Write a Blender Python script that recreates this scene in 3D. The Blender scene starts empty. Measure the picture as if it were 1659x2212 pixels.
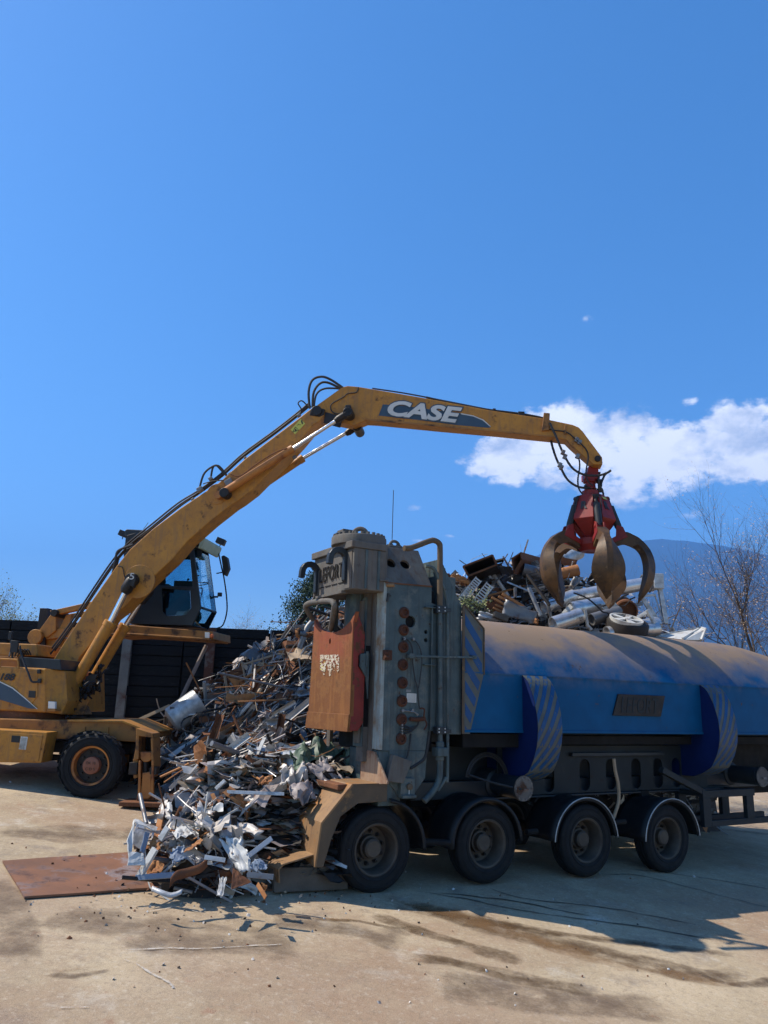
import bpy, bmesh, math, random
import numpy as np
from mathutils import Vector, Matrix, noise
from mathutils.geometry import tessellate_polygon
R=math.radians
SC=bpy.context.scene; COL=SC.collection
# ------------------------------------------------------------------ camera
F=1662.; CX,CY=829.5,1106.
PITCH=R(13.7); ROLL=0.031; EYE=Vector((0,0,2.6))
fwd=Vector((0,math.cos(PITCH),math.sin(PITCH))); up0=Vector((0,-math.sin(PITCH),math.cos(PITCH))); r0=Vector((1,0,0))
UP=up0*math.cos(ROLL)-r0*math.sin(ROLL); RT=r0*math.cos(ROLL)+up0*math.sin(ROLL)
cam=bpy.data.cameras.new('camera'); camo=bpy.data.objects.new('camera',cam); COL.objects.link(camo)
cam.sensor_fit='VERTICAL'; cam.sensor_height=36.0; cam.lens=36.0*F/2212.; cam.clip_end=60000; cam.clip_start=.05
camo.matrix_world=Matrix(((RT.x,UP.x,-fwd.x,EYE.x),(RT.y,UP.y,-fwd.y,EYE.y),(RT.z,UP.z,-fwd.z,EYE.z),(0,0,0,1)))
SC.camera=camo
# ------------------------------------------------------------------ light
SUN_EL=R(51); SDIR=Vector((-math.cos(SUN_EL)*.990,.14*math.cos(SUN_EL),math.sin(SUN_EL)))
sl=bpy.data.lights.new('sun','SUN'); sl.energy=5.0; sl.angle=R(.53); sl.color=(1,.91,.78)
so=bpy.data.objects.new('sun',sl); COL.objects.link(so); so.rotation_euler=SDIR.to_track_quat('Z','Y').to_euler()
SC.view_settings.view_transform='Standard'; SC.view_settings.look='None'; SC.view_settings.gamma=1; SC.view_settings.exposure=0.68
# world: sky plus clouds laid out by direction
W=bpy.data.worlds.new('World'); SC.world=W; W.use_nodes=True
nt=W.node_tree; nt.nodes.clear()
def nd(nt,t,**k):
    n=nt.nodes.new(t)
    for a,b in k.items():
        if a.startswith('i_'):
            n.inputs[a[2:]].default_value=b
        else: setattr(n,a,b)
    return n
def mth(nt,op,a,b=None,clamp=False):
    n=nt.nodes.new('ShaderNodeMath'); n.operation=op; n.use_clamp=clamp
    for i,v in enumerate((a,b)):
        if v is None: continue
        if isinstance(v,(int,float)): n.inputs[i].default_value=v
        else: nt.links.new(v,n.inputs[i])
    return n.outputs[0]
sky=nd(nt,'ShaderNodeTexSky',sky_type='NISHITA',sun_disc=False,sun_elevation=SUN_EL,sun_rotation=math.atan2(SDIR.x,SDIR.y),altitude=800,air_density=1.0,dust_density=.7,ozone_density=3.0)
tc=nd(nt,'ShaderNodeTexCoord'); sx=nd(nt,'ShaderNodeSeparateXYZ'); nt.links.new(tc.outputs['Generated'],sx.inputs[0])
az=mth(nt,'ARCTAN2',sx.outputs[0],sx.outputs[1]); el=mth(nt,'ARCSINE',sx.outputs[2])
def dirpx(x,y):
    d=(fwd+RT*((x-CX)/F)-UP*((y-CY)/F)).normalized(); return math.atan2(d.x,d.y),math.asin(d.z)
cb=nd(nt,'ShaderNodeCombineXYZ'); nt.links.new(az,cb.inputs[0]); nt.links.new(mth(nt,'MULTIPLY',el,1.5),cb.inputs[1])
n1=nd(nt,'ShaderNodeTexNoise',i_Scale=15.,i_Detail=12.,i_Roughness=.66); nt.links.new(cb.outputs[0],n1.inputs['Vector'])
n2=nd(nt,'ShaderNodeTexNoise',i_Scale=10.,i_Detail=8.,i_Roughness=.58); nt.links.new(cb.outputs[0],n2.inputs['Vector'])
BL=[(1100,985,130,62,1),(1210,955,150,95,1),(1330,985,170,100,1),(1250,900,60,40,1),(1450,985,150,75,1),(1600,965,150,90,1),(1700,960,150,85,1),(1580,915,60,40,1),
    (1238,787,34,20,-.06),(1272,690,34,18,-.16),(885,1098,45,14,.0),(968,1157,24,8,.3),(905,1168,32,10,.15),(1520,1110,70,22,-.1),(990,1000,22,18,.3),(1490,870,30,18,.1)]
acc=None
for (px,py,rx,ry,pk) in BL:
    a0,e0=dirpx(px,py); ra=rx/F*.93; re=ry/F*.98
    q=mth(nt,'ADD',mth(nt,'POWER',mth(nt,'DIVIDE',mth(nt,'SUBTRACT',az,a0),ra),2.),mth(nt,'POWER',mth(nt,'ABSOLUTE',mth(nt,'DIVIDE',mth(nt,'SUBTRACT',el,e0),re)),2.))
    v=mth(nt,'SUBTRACT',pk,q)
    acc=v if acc is None else mth(nt,'MAXIMUM',acc,v)
acc=mth(nt,'MAXIMUM',acc,-1.5)
msk=mth(nt,'ADD',acc,mth(nt,'MULTIPLY',mth(nt,'SUBTRACT',n1.outputs['Fac'],.47),4.4))
mr=nd(nt,'ShaderNodeMapRange',interpolation_type='SMOOTHSTEP'); nt.links.new(msk,mr.inputs[0]); mr.inputs[1].default_value=0.; mr.inputs[2].default_value=.8
# cut clouds where far from any blob
cut=nd(nt,'ShaderNodeMapRange'); nt.links.new(acc,cut.inputs[0]); cut.inputs[1].default_value=-.75; cut.inputs[2].default_value=.1
fm=mth(nt,'MULTIPLY',mr.outputs[0],cut.outputs[0]); fm=mth(nt,'MULTIPLY',fm,.96)
cr=nd(nt,'ShaderNodeValToRGB'); nt.links.new(n2.outputs['Fac'],cr.inputs[0])
cr.color_ramp.elements[0].position=.37; cr.color_ramp.elements[0].color=(3.6,4.1,5.1,1); cr.color_ramp.elements[1].position=.53; cr.color_ramp.elements[1].color=(8.2,8.2,8.3,1)
SKYS=.118
mixc=nd(nt,'ShaderNodeMix',data_type='RGBA'); nt.links.new(fm,mixc.inputs[0]); hs=nd(nt,'ShaderNodeHueSaturation',i_Saturation=1.27,i_Value=1.16); nt.links.new(sky.outputs[0],hs.inputs['Color']); nt.links.new(hs.outputs[0],mixc.inputs[6]); nt.links.new(cr.outputs[0],mixc.inputs[7])
bg=nd(nt,'ShaderNodeBackground',i_Strength=SKYS); nt.links.new(mixc.outputs[2],bg.inputs[0]); wo=nd(nt,'ShaderNodeOutputWorld'); nt.links.new(bg.outputs[0],wo.inputs[0])
# ------------------------------------------------------------------ pixel helpers (photo coordinates, 1659 x 2212)
ZR={'R2':(1100,2000,.5425),'R3':(1700,1950,.798),'R4':(1700,2850,.798),'R6':(1450,2150,.4521),'RZ':(1100,2950,.6028),'L5':(0,2950,1.0247),'H':(1150,2050,.3014),
    'R1':(0,2000,.6028),'B':(700,1400,.6028),'C':(1400,1400,.6631),'G':(2000,1550,.4219),'K':(400,2050,.3617),'S':(450,2450,.6028),'T':(1700,2150,.4822),'Q':(2200,2150,.3918)}
def cv(r,x,y):
    if r is None: return x,y
    a,b,s=ZR[r]; return (a+s*x)/1.8228,(b+s*y)/1.8228
def ray(x,y): return fwd+RT*((x-CX)/F)-UP*((y-CY)/F)
def onpl(r,x,y,P0,n):
    d=ray(*cv(r,x,y)); return EYE+d*((P0-EYE).dot(n)/d.dot(n))
YN=Vector((0,1,0))
def at(r,x,y,Y): return onpl(r,x,y,Vector((0,Y,0)),YN)
def gplane(x,y): return -.56-.088*x+.063*y
def soft(v,a,b):
    # identity inside a..b, saturating outside
    if v<a: return a-6*(1-math.exp((v-a)/6))
    if v>b: return b+6*(1-math.exp(-(v-b)/6))
    return v
def G(x,y):
    u=(x-.05)*.8704+(y-10.99)*.4924; w=-(x-.05)*.4924+(y-10.99)*.8704   # the truck stands on slightly built up ground
    return gplane(soft(x,-16,16),soft(y,-10,24))+.0145*min(6.,max(0.,u))*math.exp(-((w-.8)/2.6)**2)*math.exp(-(max(0,u-6.5)/3)**2)
def ong(r,x,y):
    n=Vector((.088,-.063,1)); return onpl(r,x,y,Vector((0,0,-.56)),n)
# truck frame: u along, w away from camera, z up
TH=R(29.5); TO=Vector((.05,10.99,0)); TT=Vector((math.cos(TH),math.sin(TH),0)); TW=Vector((-math.sin(TH),math.cos(TH),0))
def SD(r,x,y,w=0):
    p=onpl(r,x,y,TO+TW*w,TW)-TO; return Vector((p.dot(TT),w,p.z))
def FR(r,x,y,u=0):
    p=onpl(r,x,y,TO+TT*u,TT)-TO; return Vector((u,p.dot(TW),p.z))
# ------------------------------------------------------------------ mesh builder
class MB:
    def __init__(s): s.v=[]; s.f=[]; s.m=[]; s.sm=[]; s.gr=[]
    def add(s,vs,fs,m=0,smooth=False):
        o=len(s.v); s.gr.append((o,len(s.f))); s.v+=[tuple(v) for v in vs]
        for f in fs: s.f.append(tuple(i+o for i in f)); s.m.append(m); s.sm.append(smooth)
    def box(s,c,d,rot=None,m=0):
        c=Vector(c); vs=[]
        for k in range(8):
            p=Vector(((k&1)-.5,((k>>1)&1)-.5,((k>>2)&1)-.5)); p=Vector((p.x*d[0],p.y*d[1],p.z*d[2]))
            if rot is not None: p=rot@p
            vs.append(c+p)
        s.add(vs,[(0,2,3,1),(4,5,7,6),(0,1,5,4),(2,6,7,3),(0,4,6,2),(1,3,7,5)],m)
    def b2(s,a,b,m=0):
        a=Vector(a); b=Vector(b); s.box((a+b)/2,(abs(b.x-a.x),abs(b.y-a.y),abs(b.z-a.z)),m=m)
    def bar(s,a,b,w,h,m=0,upv=None):
        a=Vector(a); b=Vector(b); d=b-a; L=d.length
        if L<1e-6: return
        d/=L; u=Vector(upv) if upv is not None else Vector((0,0,1))
        if abs(u.dot(d))>.98: u=Vector((0,1,0))
        sdir=d.cross(u).normalized(); u=sdir.cross(d)
        s.box((a+b)/2,(L,w,h),Matrix((d,sdir,u)).transposed(),m)
    def prism(s,A,vec,m=0):
        A=[Vector(p) for p in A]; vec=Vector(vec); s.plate(A,[],vec,m)
    def loft2(s,A,B,m=0):
        n=len(A); vs=list(A)+list(B); fs=[tuple(range(n)),tuple(range(2*n-1,n-1,-1))]
        for i in range(n): j=(i+1)%n; fs.append((j,i,n+i,n+j))
        s.add(vs,fs,m)
    def plate(s,outer,holes,vec,m=0):
        loops=[[Vector(p) for p in outer]]+[[Vector(p) for p in h] for h in holes]; vec=Vector(vec)
        flat=[p for l in loops for p in l]; n=len(flat)
        if holes: tris=tessellate_polygon(loops); caps=[tuple(t) for t in tris]
        else: caps=[tuple(range(n))]
        fs=[]+caps+[tuple(n+i for i in reversed(t)) for t in caps]
        o=0
        for l in loops:
            k=len(l)
            for i in range(k):
                a=o+i; b=o+(i+1)%k; fs.append((a,b,n+b,n+a))
            o+=k
        s.add(flat+[p+vec for p in flat],fs,m)
    def tube(s,pts,r,m=0,seg=8,cap=True,closed=False):
        pts=[Vector(p) for p in pts]; n=len(pts); rs=r if isinstance(r,(list,tuple)) else [r]*n
        prev=None; vs=[]
        for i,p in enumerate(pts):
            if closed: d=(pts[(i+1)%n]-pts[i-1]).normalized()
            else: d=(pts[min(i+1,n-1)]-pts[max(i-1,0)]).normalized()
            if prev is None:
                u=Vector((0,0,1)) if abs(d.z)<.9 else Vector((1,0,0))
                a=d.cross(u).normalized()
            else:
                a=(prev-d*prev.dot(d)); a=a.normalized() if a.length>1e-6 else d.orthogonal().normalized()
            prev=a; b=d.cross(a)
            for k in range(seg):
                t=2*math.pi*k/seg; vs.append(p+a*(math.cos(t)*rs[i])+b*(math.sin(t)*rs[i]))
        fs=[]
        for i in range(n if closed else n-1):
            i2=(i+1)%n
            for k in range(seg):
                k2=(k+1)%seg; fs.append((i*seg+k,i*seg+k2,i2*seg+k2,i2*seg+k))
        s.add(vs,fs,m,True)
        if cap and not closed:
            o=len(s.v)-len(vs)
            s.f.append(tuple(o+k for k in reversed(range(seg)))); s.m.append(m); s.sm.append(False)
            s.f.append(tuple(o+(n-1)*seg+k for k in range(seg))); s.m.append(m); s.sm.append(False)
    def lathe(s,prof,c,ax,m=0,seg=32,smooth=True,sx=None,cap=True):
        # prof: (radius, distance along axis)
        c=Vector(c); ax=Vector(ax).normalized(); a=(Vector(sx) if sx is not None else ax.orthogonal()).normalized(); b=ax.cross(a)
        vs=[]; n=len(prof)
        for (r,h) in prof:
            for k in range(seg):
                t=2*math.pi*k/seg; vs.append(c+ax*h+(a*math.cos(t)+b*math.sin(t))*r)
        fs=[]
        for i in range(n-1):
            for k in range(seg):
                k2=(k+1)%seg; fs.append((i*seg+k,i*seg+k2,(i+1)*seg+k2,(i+1)*seg+k))
        s.add(vs,fs,m,smooth)
        o=len(s.v)-len(vs)
        if not cap: return
        if prof[0][0]>1e-4: s.f.append(tuple(o+k for k in reversed(range(seg)))); s.m.append(m); s.sm.append(False)
        if prof[-1][0]>1e-4: s.f.append(tuple(o+(n-1)*seg+k for k in range(seg))); s.m.append(m); s.sm.append(False)
    def cyl(s,a,b,r,m=0,seg=16,smooth=True):
        a=Vector(a); b=Vector(b); s.lathe([(r,0),(r,(b-a).length)],a,b-a,m,seg,smooth)
    def grid(s,fn,nu,nv,m=0,smooth=True,mf=None):
        vs=[fn(i/nu,j/nv) for j in range(nv+1) for i in range(nu+1)]; o=len(s.v); s.v+=[tuple(v) for v in vs]
        for j in range(nv):
            for i in range(nu):
                a=o+j*(nu+1)+i; s.f.append((a,a+1,a+nu+2,a+nu+1)); s.m.append(mf((i+.5)/nu,(j+.5)/nv) if mf else m); s.sm.append(smooth)
    def pieces(s):
        out=[]
        for i,(vo,fo) in enumerate(s.gr):
            ve,fe=s.gr[i+1] if i+1<len(s.gr) else (len(s.v),len(s.f))
            q=MB(); q.v=s.v[vo:ve]; q.f=[tuple(k-vo for k in f) for f in s.f[fo:fe]]; q.m=s.m[fo:fe]; q.sm=s.sm[fo:fe]; out.append(q)
        return out
    def build(s,name,mats,parent=None,org=None,bevel=0,recalc=True,label=None,sharp=38,split=False):
        if split: return [q.build(name,mats,parent,org,bevel,recalc,label,sharp) for q in s.pieces()][0]
        me=bpy.data.meshes.new(name)
        vs=s.v if org is None else [(v[0]-org[0],v[1]-org[1],v[2]-org[2]) for v in s.v]
        me.from_pydata(vs,[],s.f)
        if not isinstance(mats,(list,tuple)): mats=[mats]
        for m in mats: me.materials.append(m)
        me.polygons.foreach_set('material_index',s.m); me.polygons.foreach_set('use_smooth',s.sm)
        if recalc:
            bm=bmesh.new(); bm.from_mesh(me); bmesh.ops.recalc_face_normals(bm,faces=bm.faces); bm.to_mesh(me); bm.free()
        me.set_sharp_from_angle(angle=R(sharp)) if any(s.sm) else None
        me.update()
        o=bpy.data.objects.new(name,me); COL.objects.link(o)
        if parent is not None: o.parent=parent
        if label: o['label']=label
        if bevel:
            b=o.modifiers.new('bevel','BEVEL'); b.width=bevel; b.segments=2; b.limit_method='ANGLE'; b.angle_limit=R(35); b.harden_normals=False
        return o
def thing(name,label,cat,loc=(0,0,0),rotz=0,group=None):
    o=bpy.data.objects.new(name,None); COL.objects.link(o); o.location=loc; o.rotation_euler=(0,0,rotz); o.empty_display_size=.2
    o['label']=label; o['category']=cat
    if group: o['group']=group
    return o
def tag(o,label=None,cat=None,group=None,kind=None):
    for k,v in (('label',label),('category',cat),('group',group),('kind',kind)):
        if v: o[k]=v
    return o
def copytree(o,parent=None,loc=None,rot=None):
    c=o.copy(); COL.objects.link(c); c.parent=parent
    if loc is not None: c.location=loc
    if rot is not None: c.rotation_euler=rot
    for ch in list(o.children): copytree(ch,c)
    return c
def text_mesh(txt,size,bold=0.,shear=0.,extr=.005,space=1.):
    cu=bpy.data.curves.new('t','FONT'); cu.body=txt; cu.size=size; cu.offset=bold; cu.shear=shear; cu.extrude=extr; cu.space_character=space
    cu.align_x='CENTER'; cu.align_y='CENTER'; cu.resolution_u=4
    o=bpy.data.objects.new('t',cu); COL.objects.link(o); dg=bpy.context.evaluated_depsgraph_get(); dg.update()
    me=bpy.data.meshes.new_from_object(o.evaluated_get(dg)); bpy.data.objects.remove(o); bpy.data.curves.remove(cu)
    return me
def text_on(txt,c,ex,ey,width,height,mat,parent,name='lettering',bold=.0,shear=0,thick=.006,org=(0,0,0),label=None):
    """place lettering centred at c, along ex (reading direction) and ey (up), fitted to width x height"""
    me=text_mesh(txt,1.,bold,shear,.5); ex=Vector(ex).normalized(); ey=Vector(ey).normalized(); ez=ex.cross(ey)
    xs=[v.co.x for v in me.vertices]; ys=[v.co.y for v in me.vertices]; zs=[v.co.z for v in me.vertices]
    w=max(xs)-min(xs); h=max(ys)-min(ys); d=max(zs)-min(zs); mx=(max(xs)+min(xs))/2; my=(max(ys)+min(ys))/2
    c=Vector(c)-Vector(org)
    for v in me.vertices:
        p=v.co; v.co=c+ex*((p.x-mx)/w*width)+ey*((p.y-my)/h*height)+ez*(p.z/d*thick)
    me.materials.clear(); me.materials.append(mat); me.name=name
    o=bpy.data.objects.new(name,me); COL.objects.link(o)
    if parent is not None: o.parent=parent
    if label: o['label']=label
    return o
def arc(c,r,a0,a1,n,fx,fy):
    c=Vector(c); return [c+fx*(r*math.cos(a0+(a1-a0)*i/n))+fy*(r*math.sin(a0+(a1-a0)*i/n)) for i in range(n+1)]
def smooth_path(pts,n=6):
    pts=[Vector(p) for p in pts]; P=[pts[0]]+pts+[pts[-1]]; out=[]
    for i in range(1,len(P)-2):
        a,b,c,d=P[i-1],P[i],P[i+1],P[i+2]
        for k in range(n):
            t=k/n; out.append(.5*((2*b)+(c-a)*t+(2*a-5*b+4*c-d)*t*t+(-a+3*b-3*c+d)*t*t*t))
    out.append(pts[-1]); return out
def nz(x,y,z=0,s=1.): return noise.noise(Vector((x*s,y*s,z*s)))
# ------------------------------------------------------------------ materials
def mat(name,c1,c2=None,rough=.6,metal=0,scale=3.,patch=None,plo=.55,phi=.62,pscale=2.,prough=.85,bump=.15,bscale=40.,stretch=(1,1,1),c3=None,c3lo=.5,c3hi=.7,c3scale=12.,dustz=None,streak=None,spec=.28):
    m=bpy.data.materials.new(name); m.use_nodes=True; t=m.node_tree; t.nodes.clear()
    out=nd(t,'ShaderNodeOutputMaterial'); bs=nd(t,'ShaderNodeBsdfPrincipled'); t.links.new(bs.outputs[0],out.inputs[0])
    co=nd(t,'ShaderNodeTexCoord'); mp=nd(t,'ShaderNodeMapping'); mp.inputs['Scale'].default_value=stretch; t.links.new(co.outputs['Object'],mp.inputs[0])
    def N(sc,det=6.,ro=.6,src=None):
        n=nd(t,'ShaderNodeTexNoise',i_Scale=sc,i_Detail=det,i_Roughness=ro); t.links.new(src or mp.outputs[0],n.inputs['Vector']); return n.outputs['Fac']
    def MR(f,a,b):
        r=nd(t,'ShaderNodeMapRange'); t.links.new(f,r.inputs[0]); r.inputs[1].default_value=a; r.inputs[2].default_value=b; return r.outputs[0]
    def MX(f,a,b):
        x=nd(t,'ShaderNodeMix',data_type='RGBA')
        if isinstance(f,float): x.inputs[0].default_value=f
        else: t.links.new(f,x.inputs[0])
        for i,v in ((6,a),(7,b)):
            if isinstance(v,tuple): x.inputs[i].default_value=(*v,1) if len(v)==3 else v
            else: t.links.new(v,x.inputs[i])
        return x.outputs[2]
    c2=c2 or tuple(min(1,k*.7) for k in c1)
    col=MX(MR(N(scale),.35,.65),c1,c2)
    rv=None
    if c3: col=MX(MR(N(c3scale,8.,.7),c3lo,c3hi),col,c3)
    if streak:
        mp2=nd(t,'ShaderNodeMapping'); mp2.inputs['Scale'].default_value=(9,9,.7); t.links.new(co.outputs['Object'],mp2.inputs[0])
        col=MX(MR(N(1.6,5.,.6,mp2.outputs[0]),.5,.72),col,streak)
    if dustz:  # dust lying on upper part of the thing: (z low, z high, colour)
        sp=nd(t,'ShaderNodeSeparateXYZ'); t.links.new(co.outputs['Object'],sp.inputs[0])
        f=mth(t,'ADD',MR(sp.outputs[2],dustz[0],dustz[1]),mth(t,'MULTIPLY',mth(t,'SUBTRACT',N(1.3,7.,.65),.5),2.2)); f=mth(t,'MULTIPLY',mth(t,'MINIMUM',f,1.,True),dustz[3] if len(dustz)>3 else .85,True)
        f=mth(t,'MULTIPLY',f,MR(sp.outputs[2],dustz[0]-.15,dustz[0]+.1),True)
        col=MX(f,col,dustz[2])
    if patch:
        pf=MR(N(pscale,9.,.68),plo,phi); col=MX(pf,col,patch)
        rr=nd(t,'ShaderNodeMapRange'); t.links.new(pf,rr.inputs[0]); rr.inputs[3].default_value=rough; rr.inputs[4].default_value=prough; rv=rr.outputs[0]
        if metal: 
            mm=nd(t,'ShaderNodeMapRange'); t.links.new(pf,mm.inputs[0]); mm.inputs[3].default_value=metal; mm.inputs[4].default_value=.1; t.links.new(mm.outputs[0],bs.inputs['Metallic'])
    elif metal: bs.inputs['Metallic'].default_value=metal
    if rv is None:
        rr=nd(t,'ShaderNodeMapRange'); t.links.new(N(7.),rr.inputs[0]); rr.inputs[1].default_value=.3; rr.inputs[2].default_value=.7; rr.inputs[3].default_value=max(0,rough-.1); rr.inputs[4].default_value=min(1,rough+.12); rv=rr.outputs[0]
    t.links.new(rv,bs.inputs['Roughness']); t.links.new(col,bs.inputs['Base Color']); bs.inputs['Specular IOR Level'].default_value=spec
    if bump:
        bp=nd(t,'ShaderNodeBump',i_Strength=bump,i_Distance=.02); t.links.new(N(bscale,5.,.6),bp.inputs['Height']); t.links.new(bp.outputs[0],bs.inputs['Normal'])
    return m
M={}
M['yellow']=mat('yellow_paint',(.46,.205,.03),(.37,.16,.028),.5,patch=(.10,.05,.025),plo=.60,phi=.68,pscale=3.2,c3=(.26,.12,.035),c3lo=.50,c3hi=.68,c3scale=8.,bump=.06,streak=(.28,.14,.045))
M['yellow_old']=mat('worn_yellow_paint',(.34,.15,.035),(.22,.10,.03),.6,patch=(.07,.04,.025),plo=.54,phi=.64,pscale=3.,bump=.15)
M['yrust']=mat('rusty_yellow_cylinder_paint',(.42,.17,.04),(.30,.11,.03),.5,patch=(.16,.06,.03),plo=.52,phi=.66,pscale=3.,bump=.08)
M['grease']=mat('greasy_black_steel',(.012,.011,.010),(.028,.02,.016),.45,bump=.3)
M['chrome']=mat('chromed_rod',(.75,.76,.78),(.62,.63,.66),.16,metal=1,bump=0)
M['tyre']=mat('tyre_rubber',(.006,.007,.0085),(.011,.0115,.012),.75,c3=(.028,.025,.021),c3lo=.6,c3hi=.8,c3scale=5.,bump=.25,bscale=60)
M['hose']=mat('black_hose',(.018,.018,.02),(.03,.03,.03),.5,bump=0)
M['cabgrey']=mat('dark_grey_cab_paint',(.022,.028,.033),(.017,.022,.027),.4,bump=.03)
M['cabroof']=mat('pale_green_roof',(.42,.50,.36),(.33,.40,.30),.5,bump=.05)
M['blackp']=mat('black_plastic',(.02,.021,.023),(.03,.03,.03),.5,bump=.05)
M['dark']=mat('void_shade_black',(.005,.005,.006),(.009,.008,.007),.8,bump=.1)  # near-black colour stands in for shade inside openings and under the chassis
M['lens']=mat('lamp_lens',(.7,.7,.66),(.55,.55,.5),.15,bump=0)
M['orange']=mat('orange_lens',(.6,.14,.02),(.5,.1,.02),.3,bump=0)
M['hub']=mat('rusty_pink_hub',(.30,.13,.08),(.22,.09,.055),.8,bump=.2)
M['decalblue']=mat('dark_blue_decal',(.035,.065,.10),(.05,.08,.11),.45,c3=(.16,.12,.08),c3lo=.62,c3hi=.75,c3scale=9.,bump=0)
M['decalwhite']=mat('off_white_decal',(.58,.57,.53),(.50,.49,.45),.5,c3=(.33,.26,.18),c3lo=.66,c3hi=.75,c3scale=14.,bump=0)
M['decalyellow']=mat('yellow_decal',(.55,.52,.10),(.45,.42,.08),.5,bump=0)
M['decalblack']=mat('black_decal',(.02,.02,.025),(.03,.03,.03),.5,bump=0)
M['tower']=mat('grey_green_shear_paint',(.066,.098,.102),(.04,.062,.068),.5,patch=(.045,.03,.022),plo=.60,phi=.67,pscale=8.,c3=(.12,.13,.115),c3lo=.5,c3hi=.66,c3scale=4.,bump=.12,streak=(.035,.04,.04))
M['towertop']=mat('dusty_brown_grey_steel',(.13,.12,.103),(.085,.08,.073),.75,c3=(.13,.13,.11),c3lo=.55,c3hi=.72,c3scale=4.,patch=(.04,.026,.02),plo=.63,phi=.72,pscale=6.,bump=.22,streak=(.10,.07,.05))
M['towershade']=mat('shaded_chassis_paint',(.014,.020,.023),(.009,.013,.016),.6,patch=(.03,.02,.015),plo=.6,phi=.68,pscale=6.,c3=(.03,.032,.03),c3lo=.58,c3hi=.72,c3scale=5.,bump=.15)  # tower paint darkened: undercarriage shade put into the colour; plate lettering shares it
M['strip']=mat('pale_scraped_column_paint',(.30,.35,.335),(.22,.26,.25),.6,patch=(.20,.13,.075),plo=.48,phi=.66,pscale=2.5,streak=(.20,.14,.085),bump=.15)
M['flare']=mat('scraped_rusty_plate',(.34,.23,.145),(.27,.18,.12),.65,patch=(.17,.075,.04),plo=.5,phi=.7,pscale=3.,streak=(.24,.12,.06),bump=.15)
M['rustblock']=mat('orange_rust_with_red_paint',(.175,.068,.02),(.12,.045,.015),.72,streak=(.225,.092,.026),c3=(.27,.12,.035),c3lo=.5,c3hi=.66,c3scale=3.,dustz=(3.1,4.2,(.30,.055,.035),.8),patch=(.085,.035,.016),plo=.57,phi=.70,pscale=3.,prough=.85,bump=.2)
M['redpaint']=mat('faded_red_paint',(.21,.024,.018),(.13,.015,.013),.5,patch=(.10,.04,.02),plo=.53,phi=.58,pscale=5.,bump=.12)
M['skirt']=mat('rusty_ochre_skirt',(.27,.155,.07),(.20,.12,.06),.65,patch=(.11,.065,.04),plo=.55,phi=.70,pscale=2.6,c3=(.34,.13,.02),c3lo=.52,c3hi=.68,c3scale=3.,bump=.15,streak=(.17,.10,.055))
M['skirtside']=mat('shaded_brown_skirt_side',(.12,.085,.052),(.075,.056,.038),.7,patch=(.30,.17,.07),plo=.58,phi=.7,pscale=3.,bump=.15)  # shade of the unlit skirt side put into its colour; brown pipe shares it
M['blue']=mat('dusty_blue_paint',(.003,.080,.195),(.0025,.064,.16),.55,spec=.12,dustz=(2.98,3.7,(.31,.205,.115),.86),c3=(.025,.05,.10),c3lo=.62,c3hi=.78,c3scale=16.,patch=(.10,.065,.04),plo=.64,phi=.70,pscale=6.,bump=.12)
M['blue2']=mat('deep_blue_paint',(.002,.014,.085),(.002,.011,.07),.5,c3=(.02,.025,.1),c3lo=.6,c3hi=.8,bump=.06)
M['stripeblue']=mat('blue_stripe_paint',(.006,.06,.18),(.005,.048,.14),.45,patch=(.14,.13,.11),plo=.64,phi=.69,pscale=5.,bump=.06)
M['stripegrey']=mat('worn_grey_stripe',(.10,.108,.098),(.07,.076,.07),.6,patch=(.14,.08,.05),plo=.6,phi=.7,pscale=5.,bump=.1)
M['rustring']=mat('rusty_bolt_cover',(.085,.032,.017),(.05,.02,.012),.8,bump=.25)
M['rimmetal']=mat('dusty_brown_rim',(.10,.082,.063),(.055,.045,.037),.6,metal=.25,patch=(.07,.05,.04),plo=.55,phi=.7,pscale=8.,bump=.15)
M['fender']=mat('black_mudguard',(.007,.0085,.010),(.013,.013,.0135),.5,c3=(.035,.03,.025),c3lo=.6,c3hi=.8,c3scale=5.,bump=.08)
M['galv']=mat('galvanised_steel',(.50,.51,.51),(.30,.30,.29),.42,metal=.3,scale=8.,c3=(.25,.22,.18),c3lo=.62,c3hi=.78,c3scale=6.,bump=.2)
M['silver']=mat('tarnished_silver_pipe',(.62,.62,.62),(.42,.43,.44),.34,metal=.75,scale=5.,c3=(.22,.20,.17),c3lo=.56,c3hi=.70,c3scale=7.,patch=(.14,.10,.07),plo=.60,phi=.70,pscale=5.,bump=.15)
M['white']=mat('dirty_white_sheet',(.56,.56,.53),(.42,.42,.40),.45,c3=(.28,.24,.19),c3lo=.55,c3hi=.7,c3scale=9.,patch=(.16,.11,.08),plo=.56,phi=.68,pscale=4.,bump=.1)
M['alu']=mat('crushed_aluminium',(.56,.52,.47),(.36,.33,.30),.45,metal=.12,patch=(.20,.13,.08),plo=.58,phi=.7,pscale=5.,bump=.3,bscale=20)
M['steel']=mat('dull_grey_steel',(.20,.20,.20),(.13,.13,.135),.45,metal=.5,patch=(.14,.07,.04),plo=.56,phi=.66,pscale=4.,bump=.2)
M['rust']=mat('brown_rust',(.17,.068,.03),(.10,.043,.022),.85,c3=(.26,.11,.04),c3lo=.55,c3hi=.7,bump=.35)
M['rustor']=mat('orange_rust_sheet',(.36,.165,.06),(.25,.10,.035),.75,patch=(.12,.06,.035),plo=.58,phi=.7,pscale=5.,bump=.2)
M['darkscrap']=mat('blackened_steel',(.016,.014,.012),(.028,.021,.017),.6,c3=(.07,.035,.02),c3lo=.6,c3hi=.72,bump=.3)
M['tan']=mat('weathered_tan_board',(.36,.27,.18),(.25,.19,.125),.75,bump=.2)
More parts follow.
